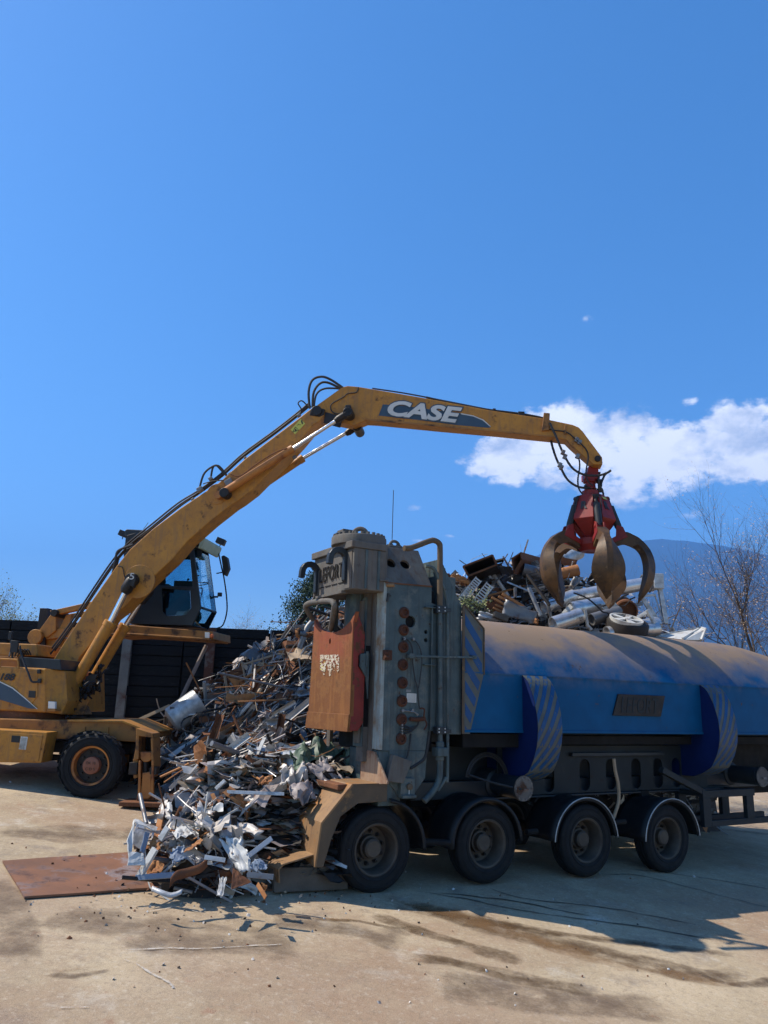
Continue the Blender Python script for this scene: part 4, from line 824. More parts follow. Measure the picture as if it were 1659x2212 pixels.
# stencil lettering LEFORT on head box front; reading direction is -w
c=V((HU-.016,.70,4.41)); text_on('LEFORT',c,-VW,VZ,.78,.22,M['dark'],hb_,'lettering',bold=-.004,thick=.012)
mb=MB()
for k in range(4): mb.b2((HU-.010,1.12-.22*k,4.215),(HU-.002,.94-.22*k,4.228))
mb.tube([V((HU-.008,1.09-.78,4.22)),V((HU-.008,.26,4.26)),V((HU-.008,.25,4.34))],.006,0,5); TB2(mb,'cut_line',M['dark'],0,hb_)
# hooks
def hook(w0,u0,zt,lab):
    mb=MB(); pts=[]
    for t in range(9):
        a=math.pi*(t/8); pts.append((math.cos(a),math.sin(a)))
    R1_,R0_=.17,.085
    # profile in (u,z): shank at u=u0 (against box) hook curling out to -u
    cx=u0-.12; cz=zt-.16
    out=[V((cx+R1_*a,w0,cz+R1_*b)) for a,b in pts]+[V((cx-R1_-.005,w0,cz-.09)),V((cx-R0_-.01,w0,cz-.10))]+[V((cx+R0_*a,w0,cz+R0_*b)) for a,b in reversed(pts)]+[V((cx+R0_,w0,cz-.30)),V((cx+R1_,w0,cz-.40))]
    mb.prism(out,VW*.09); return TB2(mb,'hook',M['cabgrey'],.012,hb_,label=lab)
hook(.18,HU-.02,4.70,None); hook(1.14,HU-.02,4.62,None)
# round cylinder cover with bolts on top, lifting eyes
mb=MB(); _p=onpl('H',875,250,Vector((0,0,4.9)),VZ)-TO; cc=V((_p.dot(TT),_p.dot(TW),4.78)); print('cap',cc); mb.lathe([(.41,0),(.41,.12),(.40,.14),(0,.14)],cc,VZ,seg=40)
cap=TB2(mb,'cylinder_cap',M['towertop'],.008)
for k in range(26):
    t=2*math.pi*k/26; mb=MB() if k==0 else mb; q=cc+V((math.cos(t)*.365,math.sin(t)*.365,.14)); mb.cyl(q,q+VZ*.035,.027,seg=8)
TB2(mb,'cap_bolts',M['towertop'],0,cap)
def eye(c,r,ax,par,rt=.03):
    c=V(c); ax=V(ax); a=VZ; b=ax.cross(a); mb=MB(); mb.tube([c+b*r*math.cos(t)+a*r*math.sin(t) for t in [math.pi*k/10 for k in range(11)]],rt,0,8); return TB2(mb,'lifting_eye',M['towertop'],0,par)
eye(cc+V((-.05,-.12,.16)),.10,(.6,.8,0),cap,.034); mb=MB(); mb.b2(cc+V((-.28,-.02,.14)),cc+V((-.05,.18,.25))); TB2(mb,'cap_block',M['towertop'],.006,cap)
mb=MB(); mb.lathe([(.17,0),(.17,.05),(0,.05)],V((.42,.55,4.84)),VZ,seg=28); cap2=TB2(mb,'flange_cap',M['towertop'],.004)
mb=MB()
for k in range(12):
    t=2*math.pi*k/12; q=V((.42+.14*math.cos(t),.55+.14*math.sin(t),4.89)); mb.cyl(q,q+VZ*.02,.014,seg=6)
TB2(mb,'cap_bolts',M['towertop'],0,cap2)
eye((.40,.45,4.88),.085,(0,1,0),cap2,.024); 
# pressure cylinder between head and block and hydraulic pipes
mb=MB(); mb.cyl((-.12,.62,2.6),(-.12,.62,4.12),.17,seg=28); TB2(mb,'press_cylinder',M['tower'],.0)
mb=MB(); mb.tube(smooth_path([FR('H',275,1290,-.36),FR('H',185,1150,-.54),FR('H',195,1095,-.56),FR('H',290,1065,-.56),FR('H',480,1050,-.56),FR('H',545,1080,-.56),FR('H',550,1150,-.54),FR('H',520,1340,-.42),FR('H',510,1420,-.30)],5),.043,0,12); TB2(mb,'bent_pipe',M['towertop'],0)
# ram block
BU=-.36; w0,w1=.10,1.34
def FB(x,y): 
    p=FR('R2',x,y,BU); return V((BU,p.y,p.z))
top=[FB(555,750),FB(520,815),FB(470,868),FB(420,898),FB(365,906),FB(320,893),FB(285,865),FB(262,830),FB(255,808)]
wn_=min(p.y for p in top); wf=max(p.y for p in top); sh=w0-(-.0) 
def wmap(p): 
    t=(p.y-wn_)/(wf-wn_); return V((BU,w0+(w1-w0)*t,p.z))
# keep true positions instead of remapping: block face sits at BU
q=[V((BU,p.y,p.z)) for p in top]; off=0
face=[FB(500,1625),FB(510,1500),FB(535,830)]+q+[FB(210,1480),FB(195,1595)]
wmin=min(p.y for p in face); shift=.0
mb=MB(); hole=[V((BU,FB(367,968).y+.03*math.cos(t*.5236),FB(367,968).z+.045*math.sin(t*.5236))) for t in range(12)]
mb.plate(face,[hole],VU*.06); blk=TB2(mb,'ram_plate',M['rustblock'],.008,label='orange rusty ram plate with red paint remnants')
mb=MB(); lip=[FB(500,1626),FB(512,1498),FB(208,1478),FB(193,1596)]; mb.prism([p-VU*.018 for p in lip],VU*.017); TB2(mb,'ram_lip',M['rustblock'],.006,blk)
wn0=FB(535,830).y
mb=MB(); sd=[(BU+.02,3.62),(BU+.05,3.79),(BU+.09,3.76),(BU+.20,3.52),(BU+.20,3.24),(BU+.11,3.20),(BU+.11,3.05),(BU+.22,2.92),(BU+.22,2.28),(BU+.14,2.17),(BU+.02,2.165)]
mb.prism([V((u,wn0-.004,z)) for u,z in sd],VW*.05); TB2(mb,'ram_side',M['redpaint'],.008,blk)
mb=MB(); mb.b2((BU+.08,wn0+.06,2.22),(BU+.5,w1+wn0-.15,3.35)); TB2(mb,'ram_core',M['dark'],.01,blk)
mb=MB(); mb.prism([V((u,wn0-.05,z)) for u,z in ((BU+.12,3.22),(BU+.26,3.24),(BU+.26,2.6),(BU+.22,2.9),(BU+.12,3.04))],VW*.04); mb.b2((BU+.20,wn0-.07,3.04),(BU+.235,wn0-.05,3.26)); mb.b2((BU+.235,wn0+.05,1.95),(-.11,wn0+.32,4.05)); TB2(mb,'guide_bracket',M['tower'],.006,blk)
# torn sticker
random.seed(9); stk=None
def sticker_quad(x,y): p=FB(x,y); return V((BU-.006,p.y,p.z))
mb=MB(); nxs,nys=56,70
for i in range(nxs):
    for j in range(nys):
        x=298+138*i/nxs; y=1066+190*j/nys; lim=1120+125*(.5+.9*nz(x,1,0,.045))
        if y>lim or nz(x,y,5,.055)+.5*nz(x,y,2,.12)>.17+.25*(1-(y-1066)/190)*.6: continue
        dx=138/nxs; dy=190/nys; v=nz(x,y,9,.09); m_=1 if v>.33 else (2 if (v<-.38 and x<330) else (3 if v<-.25 else 0))
        J=lambda a,b:sticker_quad(a+3.2*nz(a,b,1,.21)+1.6*nz(a,b,7,.6),b+5*nz(a,b,4,.17)+2*nz(a,b,8,.5)); mb.add([J(x,y),J(x+dx,y),J(x+dx,y+dy),J(x,y+dy)],[(0,1,2,3)],m_)
mb.build('torn_sticker',[M['sticker'],M['redpaint'],M['decalyellow'],M['rustblock']],blk,recalc=False)
# bolt covers, fittings on side plate
for k,z in enumerate((3.83,3.58,3.34,3.09,2.84,2.59,2.34,2.08)):
    mb=MB(); c=V((.325,0,z)); mb.lathe([(.082,0),(.082,-.02),(.06,-.045),(.045,-.045),(.04,-.02),(0,-.02)],c,-VW*-1,seg=22); 
    mb.v=[(v[0],v[1],v[2]) for v in mb.v]; TB2(mb,'bolt_cover',M['rustring'],0,side)
mb=MB(); c=SD('R2',780,1068,-.02); mb.box(c+V((0,-.02,0)),(.12,.06,.14)); mb.cyl(c+V((-.0,-.05,.03)),c+V((-.06,-.07,.03)),.018); mb.cyl(c+V((0,-.05,-.03)),c+V((-.06,-.07,-.03)),.018); TB2(mb,'fitting_block',M['rustring'],.006,side)
mb=MB(); c=SD('R2',778,560,0); mb.cyl(c,c+V((.0,-.05,0))+V((.09,-.02,0)),.026,seg=12); TB2(mb,'pipe_stub',M['skirt'],0,side)
mb=MB(); c=SD('R2',788,650,-.01); mb.box(c,(.03,.03,.12),Matrix.Rotation(.2,3,'Y')); mb.box(c+V((.02,0,.03)),(.06,.02,.02)); TB2(mb,'latch',M['blackp'],.003,side)
mb=MB(); mb.prism([SD('R2',x,y,-.004) for x,y in ((925,1345),(995,1348),(994,1414),(924,1410))],VW*.003); pl=TB2(mb,'data_plate',M['decalwhite'],0,side)
mb=MB()
for i in range(7): mb.prism([SD('R2',x,y,-.0055) for x,y in ((932,1355+i*8),(986,1356+i*8),(986,1357.5+i*8),(932,1356.5+i*8))],VW*.001)
TB2(mb,'plate_lines',M['decalblack'],0,pl)
mb=MB(); mb.prism([SD('R2',x,y,-.004) for x,y in ((920,1318),(955,1319),(955,1338),(920,1337))],VW*.003); TB2(mb,'small_plate',M['steel'],0,side)
mb=MB(); 
for z in (3.93,3.10): mb.b2((.66,-.06,z),(.86,0,z+.015))
mb.b2((.78,-.045,2.2),(.80,0,3.93)); mb.b2((.905,-.03,2.18),(.93,.0,3.99)); TB2(mb,'stiffening_rib',M['tower'],.003,side)
def sh_(pts,r,w=-.04,m='hose',par=None,name='hydraulic_hose'):
    mb=MB(); mb.tube(smooth_path([SD('R2',x,y,w if k not in(0,) else -.01) for k,(x,y) in enumerate(pts)],5),r,0,7); TB2(mb,name,M[m],0,par or side)
sh_([(900,950),(940,965),(965,1020),(968,1120),(985,1240),(1003,1310),(1010,1400),(1018,1460)],.009); sh_([(968,955),(1000,980),(1025,1030),(1035,1110),(1025,1210),(1010,1310)],.008)
sh_([(890,1470),(940,1475),(985,1485),(1005,1510)],.010,m='steel'); sh_([(960,1470),(985,1485),(1010,1500)],.009,m='steel')
for k in range(4): sh_([(878,1575+k*20),(920,1585+k*17),(960,1595+k*8),(1000,1580),(1012,1540)],.011)
sh_([(955,1640),(945,1720),(930,1800),(905,1830)],.012); sh_([(1090,1620),(1060,1800),(1000,1860),(950,1890)],.022,-.0); sh_([(905,1010),(860,1150),(870,1250)][:0] or [(893,950),(905,955)],.02)
mb=MB()
for x,y in ((898,950),(966,953),(888,1470),(960,1470)): c=SD('R2',x,y,0); mb.cyl(c,c-VW*.04,.022,seg=10)
for k in range(4): c=SD('R2',880,1575+k*20,0); mb.cyl(c,c-VW*.05,.014,seg=8)
TB2(mb,'hose_fitting',M['steel'],0,side,split=True)
mb=MB(); mb.tube(smooth_path([SD('R2',x,y,-.05) for x,y in ((950,1530),(1000,1535),(1055,1528))],3),.03,0,8); mb.tube(smooth_path([SD('R2',x,y,-.07) for x,y in ((1025,1455),(1052,1460),(1050,1520),(1070,1570),(1050,1610))],4),.012,0,7); TB2(mb,'red_valve',M['rustring'],0,side)
# open pipes along tower rear edge
mb=MB(); mb.tube(smooth_path([SD('R2',x,y,-.05) for x,y in ((905,292),(960,288))]+[SD('R2',x,y,-.05) for x,y in ((1090,240),(1130,238),(1160,260),(1166,300))]+[SD('R2',x,y,-.05) for x,y in ((1166,500),(1165,760))],6),.043,0,14); TB2(mb,'brown_pipe',M['skirtside'],0,label='long brown hydraulic pipe arching over the tower top')
mb=MB(); mb.tube([SD('R2',1165,760,-.05),SD('R2',1166,1700,-.05)],.038,0,12); mb.tube(smooth_path([SD('R2',x,y,-.05) for x,y in ((1166,1800),(1160,1960),(1120,2050),(1050,2130))],5),.045,0,12); TB2(mb,'riser_pipe',M['tower'],0)
mb=MB(); mb.tube(smooth_path([SD('R2',x,y,-.05) for x,y in ((1060,420),(1120,440),(1160,520),(1200,600),(1218,700))]+[SD('R2',1218,760,-.05)]+[SD('R2',x,y,-.05) for x,y in ((1220,1880),(1205,1960),(1150,2050))],6),.026,0,10); TB2(mb,'thin_riser_pipe',M['tower'],0)
for y in (735,1615):
    mb=MB(); mb.prism([SD('R2',x,yy,-.10) for x,yy in ((1145,y-27),(1212,y-25),(1212,y-10),(1250,y-8),(1250,y+20),(1212,y+20),(1212,y+28),(1145,y+26))],VW*.1)
    cl=TB2(mb,'pipe_clamp',M['cabgrey'],.004)
    mb=MB()
    for x,yy in ((1157,y-12),(1200,y-12),(1157,y+12),(1200,y+12)): c=SD('R2',x,yy,-.10); mb.cyl(c,c-VW*.015,.011,seg=6)
    TB2(mb,'clamp_bolt',M['galv'],0,cl,split=True)
mb=MB(); c=SD('R2',1165,1770,-.05); mb.box(c,(.17,.17,.12)); mb.cyl(c-VZ*.12,c+VZ*.14,.06,seg=12); TB2(mb,'coupling',M['tower'],.01)
mb=MB(); mb.bar(SD('R2',935,1075,-.09),SD('R2',1420,1086,-.09),.02,.03); mb.box(SD('R2',955,1075,-.05),(.1,.09,.07)); mb.box(SD('R2',1405,1084,-.05),(.09,.1,.05)); TB2(mb,'tie_rod',M['tower'],.004)
# rear side plates and striped panel
mb=MB(); mb.prism([V((u,.03,z)) for u,z in ((.96,4.62),(1.02,4.62),(1.36,4.02),(1.37,2.14),(1.10,2.14),(.96,2.2))],VW*.04); TB2(mb,'rear_side_plate',M['tower'],.006)
mb=MB(); mb.prism([V((.97,.10,z)) for z in (2.2,4.70)]+[V((.97,1.5,4.70)),V((.97,1.5,2.2))],VU*.04); mb.prism([V((1.36,.08,2.14)),V((1.36,.08,4.02)),V((1.36,1.6,4.02)),V((1.36,1.6,2.14))],VU*.04); mb.b2((1.0,.1,3.9),(1.3,1.2,4.45)); TB2(mb,'rear_frame',M['tower'],.006)
spn=[(1.37,4.04),(1.75,3.69),(1.75,3.01),(1.50,2.15),(1.38,2.15)]
mb=MB(); mb.prism([V((u,-.012,z)) for u,z in spn],VW*.04); sp_o=TB2(mb,'striped_panel',M['stripegrey'],.004,label='grey panel with diagonal blue stripes')
def clip(poly,n,d,keep):
    out=[]
    for i in range(len(poly)):
        a=poly[i]; b=poly[(i+1)%len(poly)]; da=(a[0]*n[0]+a[1]*n[1]-d)*keep; db=(b[0]*n[0]+b[1]*n[1]-d)*keep
        if da<=0: out.append(a)
        if da*db<0: t=da/(da-db); out.append((a[0]+(b[0]-a[0])*t,a[1]+(b[1]-a[1])*t))
    return out
ins=[(1.40,3.96),(1.715,3.67),(1.715,3.02),(1.48,2.22),(1.41,2.22)]
mb=MB(); nn=(math.sin(R(52)),math.cos(R(52)))  # stripes run down to the right
k=0; d=2.4
while d<4.2:
    pc=clip(clip(ins,nn,d,-1),nn,d+.105,1)
    if len(pc)>2: mb.prism([V((u,-.0155,z)) for u,z in pc],VW*.003)
    d+=.20
TB2(mb,'blue_stripes',M['stripeblue'],0,sp_o)
mb=MB(); mb.b2((1.345,-.03,2.15),(1.385,-.011,4.02)); mb.bar(V((1.37,-.02,4.045)),V((1.755,-.02,3.695)),.02,.018); mb.b2((1.745,-.03,3.01),(1.76,-.01,3.69)); TB2(mb,'panel_edge',M['skirtside'],.002,sp_o)
# tank body with barrel roof
NU=60
def tankpt(u,t):
    # t 0..1 across roof from near edge to far edge ; tapering rear end
    k=1.0; u1=9.0
    if u>8.3: k=math.sqrt(max(0,1-((u-8.3)/3.4)**2))
    w=WB*t; a=math.pi*t; z=3.04+ (.93*math.sin(a)**.85)*k-(.25*(1-k))
    return V((u,w,z))
mb=MB(); us=[1.40,1.5]+[1.5+ (11.2-1.5)*i/NU for i in range(1,NU+1)]
n=len(us); nt_2=22
vs=[tankpt(u,j/nt_2) for u in us for j in range(nt_2+1)]; fs=[(i*(nt_2+1)+j,i*(nt_2+1)+j+1,(i+1)*(nt_2+1)+j+1,(i+1)*(nt_2+1)+j) for i in range(n-1) for j in range(nt_2)]
vs=[V((v.x,v.y,v.z+.012*nz(v.x,v.y,1,1.2)+.005*nz(v.x,v.y,5,3.2))) for v in vs]
mb.add(vs,fs,0,True)
def kz(u): return tankpt(u,0).z
# near wall, far wall, underside
for w_ in (0,WB): mb.add([V((u,w_,z)) for u in us for z in (2.21,kz(u))],[(2*i,2*i+1,2*i+3,2*i+2) for i in range(n-1)],0)
mb.add([V((u,w_,2.21)) for u in us for w_ in (0,WB)],[(2*i,2*i+1,2*i+3,2*i+2) for i in range(n-1)],0)
mb.add([tankpt(us[0],j/nt_2) for j in range(nt_2+1)]+[V((us[0],WB,2.21)),V((us[0],0,2.21))],[tuple(range(nt_2+3))],0)
tank=mb.build('tank_body',M['blue'],tk,recalc=True,sharp=30)
mb=MB()
for i in range(0,n-1,2):
    a=V((us[i],-.006,kz(us[i])-.004)); b=V((us[min(i+2,n-1)],-.006,kz(us[min(i+2,n-1)])-.004)); mb.bar(a,b,.016,.022)
TB2(mb,'knuckle_seam',M['blue'],0,tank); mb=MB(); mb.b2((1.4,-.02,2.17),(11.2,.05,2.21)); TB2(mb,'lower_flange',M['blue'],.004,tank)
# name plate with cut letters
mb=MB(); mb.prism([V((u,-.03,z)) for u,z in ((4.54,2.81),(5.67,2.81),(5.54,2.46),(4.40,2.46))],VW*.029); np_=TB2(mb,'name_plate',M['darkscrap'],.006,tank)
text_on('LEFORT',V((5.04,-.033,2.635)),VU,VZ,.92,.26,M['towershade'],np_,'lettering',bold=.01,shear=.25,thick=.006)
# curved striped arms
def finv(z): # outward bulge as function of height
    pts=[(3.04,0.),(2.95,.14),(2.75,.25),(2.5,.33),(2.25,.36),(2.0,.33),(1.8,.25),(1.62,.14),(1.5,-.06),(1.42,-.3)]
    for (za,a),(zb,b) in zip(pts,pts[1:]):
        if zb<=z<=za: t=(za-z)/(za-zb); return a+(b-a)*t
    return pts[-1][1]
zs_=[3.035-1.6*i/26 for i in range(27)]
for (u0,ww) in ((2.50,.46),(6.62,.46)):
    mb=MB(); out=[V((u0,-finv(z),z)) for z in zs_]+[V((u0,.9,1.42)),V((u0,.9,2.0)),V((u0,.003,2.2)),V((u0,.003,3.03))]
    mb.prism(out,VU*ww)
    arm_=TB2(mb,'side_arm',M['blue2'],.006)
    mb=MB(); P=[(V((u0-.01,-finv(z)-.008,z)),V((u0+ww+.01,-finv(z)-.008,z))) for z in zs_]
    vs=[p for pr in P for p in pr]; mb.add(vs+[v+VW*.006 for v in vs],[(2*i,2*i+1,2*i+3,2*i+2) for i in range(26)]+[(54+2*i,54+2*i+2,54+2*i+3,54+2*i+1) for i in range(26)],0,True)
    mb.build('face_strip',M['stripegrey'],arm_)
    # stripes: diagonal, following the surface
    mb=MB(); s=0
    ulen=ww; L_=0; cum=[0]
    for i in range(26): L_+=(P[i+1][0]-P[i][0]).length; cum.append(L_)
    def surf(uu,l):
        l=max(0,min(L_-.001,l)); i=max(j for j in range(27) if cum[j]<=l); i=min(i,25); t=(l-cum[i])/(cum[i+1]-cum[i]); p=P[i][0].lerp(P[i+1][0],t); return V((u0-.01+uu,p.y-.004,p.z))
    l0=-.9
    while l0<L_:
        vs=[];fs=[]
        K=14
        for j in range(K+1):
            uu=(ulen+.02)*j/K; base=l0+(1-uu/ulen)*.78
            vs+=[surf(uu,base),surf(uu,base+.14)]
        valid=[j for j in range(K) if (l0+(1-(ulen+.02)*j/K/ulen)*.78)>-.08 and (l0+(1-(ulen+.02)*(j)/K/ulen)*.78)<L_-.03]
        for j in valid: fs.append((2*j,2*j+1,2*j+3,2*j+2))
        if fs: mb.add(vs,fs)
        l0+=.27
    mb.build('blue_stripes',M['stripeblue'],arm_,recalc=False)
# orange corner skirt over wheel 1
sk=[(-.44,1.50),(.10,1.50),(.10,1.27),(-.34,1.26),(-.59,1.11),(-.71,.84),(-.81,.51),(-.93,.52),(-.87,1.04)]
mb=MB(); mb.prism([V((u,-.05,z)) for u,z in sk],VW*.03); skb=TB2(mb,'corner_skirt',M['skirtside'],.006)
wf0,wf1=-.051,.62
mb=MB(); mb.add([V((-.44,wf0,1.503)),V((.10,wf0,1.503)),V((.10,wf1,1.503)),V((-.44,wf1,1.503))],[(0,1,2,3)]); 
mb.plate([V((-.44,wf0,1.505)),V((-.87,wf0,1.045)),V((-.87,wf1,1.045)),V((-.44,wf1,1.505))],[],V((.02,0,-.02))); mb.plate([V((-.872,wf0,1.04)),V((-.932,wf0,.52)),V((-.932,wf1-.05,.60)),V((-.872,wf1,1.04))],[],V((.025,0,0))); TB2(mb,'skirt_top',M['skirt'],.004,skb)
mb=MB(); c=V((-.905,.26,.83)); mb.lathe([(.03,0),(.03,.005),(0,.005)],c+V((-.01,0,0)),-VU,seg=10); TB2(mb,'bolt_hole',M['dark'],0,skb)
mb=MB(); mb.b2((-.8,.64,.5),(-.3,1.9,1.0)); mb.b2((-.6,.05,1.42),(.1,2.2,1.49)); mb.b2((-.35,.6,.75),(.3,2.0,1.4)); TB2(mb,'feed_table',M['rust'],.01)
# bent step plate on ground side
stp=[(0,0),(.02,-.30),(.05,-.36)]
def RZP(x,y,u): return FR('RZ',x,y,u)
mb=MB(); A_=[zpt for zpt in (SD('L5',985,400,.75),SD('L5',1090,358,.75),SD('L5',1210,402,.05),SD('L5',1125,447,.05))]
# top sheet sloping, with a down-turned lip at its front
p0=V((-1.62,.95,.70)); p1=V((-1.05,1.05,.80)); p2=V((-.90,.02,.62)); p3=V((-1.42,-.05,.53))
T_=[SD('L5',985,395,.9),SD('L5',1085,357,.9),SD('L5',1212,402,.02),SD('L5',1090,440,.02)]
mb.plate(T_,[],V((0,0,-.02)))
e0,e1_=T_[0],T_[3]; dn=SD('L5',1072,450,.02); r1=[e0,e1_,e1_+V((-.06,-.01,-.05)),e0+V((-.06,0,-.05))]; mb.plate([e0,e1_,e1_+V((-.07,0,-.06)),e0+V((-.07,0,-.06))],[],V((.012,0,-.015))); mb.plate([e0+V((-.07,0,-.06)),e1_+V((-.07,0,-.06)),e1_+V((-.05,0,-.22)),e0+V((-.05,0,-.22))],[],V((.02,0,0)))
TB2(mb,'bent_step_plate',M['skirt'],.006,label='bent rusty orange step plate in front of the skirt')
# flare plate below column
mb=MB(); fl=[FR('R2',x,y,-.03) for x,y in ((590,1840),(640,1755),(690,1770),(780,1990),(780,2005),(585,2005))]; mb.prism(fl,VU*.03); TB2(mb,'flare_plate',M['flare'],.005,label='scraped pinkish brown flare plate at the column foot')
mb=MB(); mb.b2((-.0,.02,1.2),(.35,.9,1.92)); mb.prism([SD('R2',x,y,.0) for x,y in ((800,1760),(1075,1762),(1060,1960),(960,2110),(880,2110),(790,1990))],VW*.04); TB2(mb,'lower_body',M['tower'],.01)
mb=MB(); mb.prism([SD('R2',x,y,-.10) for x,y in ((830,1790),(965,1838),(900,2000),(780,1985))],VW*.10); TB2(mb,'hopper_chute',M['towertop'],.008)
mb=MB(); mb.prism([SD('R2',x,y,-.08) for x,y in ((885,1960),(985,1962),(982,2110),(880,2108))],VW*.08); mb.box(SD('R2',935,2095,-.1),(.22,.08,.04)); gb=TB2(mb,'gauge_bracket',M['tower'],.005)
mb=MB(); c=SD('R2',942,2022,-.08); mb.lathe([(.042,0),(.042,-.03),(.036,-.034)],c,VW,seg=20); g1=TB2(mb,'pressure_gauge',M['skirtside'],0,gb); mb=MB(); mb.lathe([(.036,0),(0,0)],c-VW*.031,VW,seg=20); mb.cyl(c-VZ*.04,c-VZ*.1,.008,seg=6); mb.build('gauge_dial',M['decalwhite'],g1)
# undercarriage
mb=MB()
slots=[]
for uc in (4.24,4.84,5.45,6.0,6.48,3.45,2.9): 
    n_=12; s_=[V((uc+.115*math.cos(t),.5,1.62+.11*math.sin(t))) for t in [math.pi*k/n_ for k in range(n_+1)]]+[V((uc+.115*math.cos(t),.5,1.34+.11*math.sin(t))) for t in [math.pi+math.pi*k/n_ for k in range(n_+1)]]
    slots.append(s_)
mb.plate([V((2.4,.5,1.2)),V((7.3,.5,1.2)),V((7.3,.5,1.95)),V((2.4,.5,1.95))],slots,VW*.03); TB2(mb,'slotted_frame_plate',M['towershade'],.004)
mb=MB(); mb.b2((.9,.62,1.17),(11.2,.80,1.42)); mb.b2((.9,.55,2.0),(11.2,1.9,2.2)); mb.b2((2.2,.46,1.16),(7.6,.62,1.19)); mb.b2((3.9,.42,1.78),(6.1,.5,1.84)); mb.b2((.9,1.7,1.0),(11.2,1.9,1.5)); mb.b2((1.0,.95,1.4),(9.5,1.05,2.0)); TB2(mb,'chassis_frame',M['cabgrey'],.008)
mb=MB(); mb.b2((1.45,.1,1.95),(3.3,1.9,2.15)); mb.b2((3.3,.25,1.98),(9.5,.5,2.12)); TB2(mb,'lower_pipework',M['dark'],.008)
def hcyl(u,z,r,lab=None,big=True):
    mb=MB(); mb.lathe([(r*1.35,1.3),(r*1.35,.62),(r*1.3,.60),(r,.58),(r,.02),(r*1.12,.0),(r*1.12,-.045),(0,-.045)],V((u,0,z)),VW,seg=32); o=TB2(mb,'motor_cylinder',M['cabgrey'],0)
    mb=MB(); mb.lathe([(r*1.10,0),(0,0)],V((u,-.048,z)),VW,seg=28)
    for k in range(14): t=k*.4488; q=V((u+r*.95*math.cos(t),-.048,z+r*.95*math.sin(t))); mb.cyl(q,q-VW*.014,.011,seg=6)
    mb.box(V((u+.03,-.06,z-.02)),(.09,.03,.03)); mb.build('end_cover',M['steel'],o)
hcyl(2.47,1.37,.165); hcyl(8.15,1.42,.16)
mb=MB(); 
for rr in (.36,.40): mb.tube([V((2.1+rr*math.cos(t*.2+.2),.35+.05*rr,1.45+rr*math.sin(t*.2+.2))) for t in range(15)],.02,0,6)
mb.tube(smooth_path([V((1.7,.3,1.55)),V((2.0,.1,1.45)),V((2.42,-.05,1.36))],4),.018,0,6); TB2(mb,'engine_hose',M['blackp'],0)
mb=MB(); mb.tube(smooth_path([SD('R4',x,y,.1) for x,y in ((898,172),(905,230),(920,300),(922,380),(905,440),(890,480))],4),.028,0,8); TB2(mb,'hanging_hose',M['tan'],0,label='tan hose hanging between the third and fourth wheel')
# support leg frame
mb=MB(); mb.bar(V((5.55,.04,1.58)),V((6.62,.04,1.17)),.10,.10,upv=VZ)
for w_ in (-.02,.5):
    mb.b2((6.50,w_,1.10),(7.92,w_+.09,1.22)); mb.b2((6.50,w_,.62),(6.70,w_+.09,1.10)); mb.b2((7.68,w_,.70),(7.88,w_+.09,1.10)); mb.b2((6.70,w_,.62),(8.9,w_+.09,.72))
mb.b2((6.5,.07,1.12),(6.62,.5,1.20)); mb.b2((6.5,.07,.64),(6.62,.5,.70)); mb.b2((7.75,.07,1.12),(7.86,.5,1.20)); TB2(mb,'support_frame',M['towershade'],.006)
# wheels
def tk_wheel(u,z,w0=0.,par=tk,lab=None):
    c=V((u,w0+.15,z)); ax=-VW; ax=VW  # axis into the picture; outer face at w0
    mb=MB(); mb.lathe([(.325,-.142),(.335,-.135),(.305,-.125),(.29,-.10),(.275,.0),(.27,.10),(.20,.115),(.0,.115)],c,ax,seg=44,cap=False); 
    rim=mb.build('wheel',M['rimmetal'],par,label=lab)
    mb=MB(); tyre(mb,c,ax,.535,.325,.30); mb.build('tyre',M['tyre'],rim)
    mb=MB(); mb.lathe([(.0,-.06),(.10,-.06),(.125,-.04),(.13,.03),(.155,.04),(.16,.114)],c,ax,seg=26); hub=mb.build('hub',M['rimmetal'],rim)
    mb=MB()
    for k in range(10):
        t=k*.6283+.2; q=c+V((math.cos(t)*.205,.114,math.sin(t)*.205)); mb.lathe([(.03,0),(.03,-.018),(.019,-.02),(.019,-.06),(0,-.062)],q,VW,seg=8)
    mb.build('wheel_nut',M['darkscrap'],rim,split=True)
    mb=MB()
    for k in range(5):
        t=k*1.2566+.3; q=c+V((math.cos(t)*.284,.02,math.sin(t)*.284)); d=V((math.cos(t),0,math.sin(t))); mb.lathe([(.028,-.004),(0,-.004)],q-d*.006,-d,seg=10)
    mb.build('vent_holes',M['dark'],rim)
    return rim
WP=[(0.0,.655),(1.84,.625),(3.78,.56),(5.60,.49)]
for u,z in WP:
    tk_wheel(u,z); tk_wheel(u,z,WB-.6)
    mb=MB(); mb.cyl(V((u,.25,z)),V((u,WB-.3,z)),.09,seg=12); mb.b2((u-.09,.45,z),(u+.09,.60,1.2)); TB2(mb,'axle',M['dark'],.005)
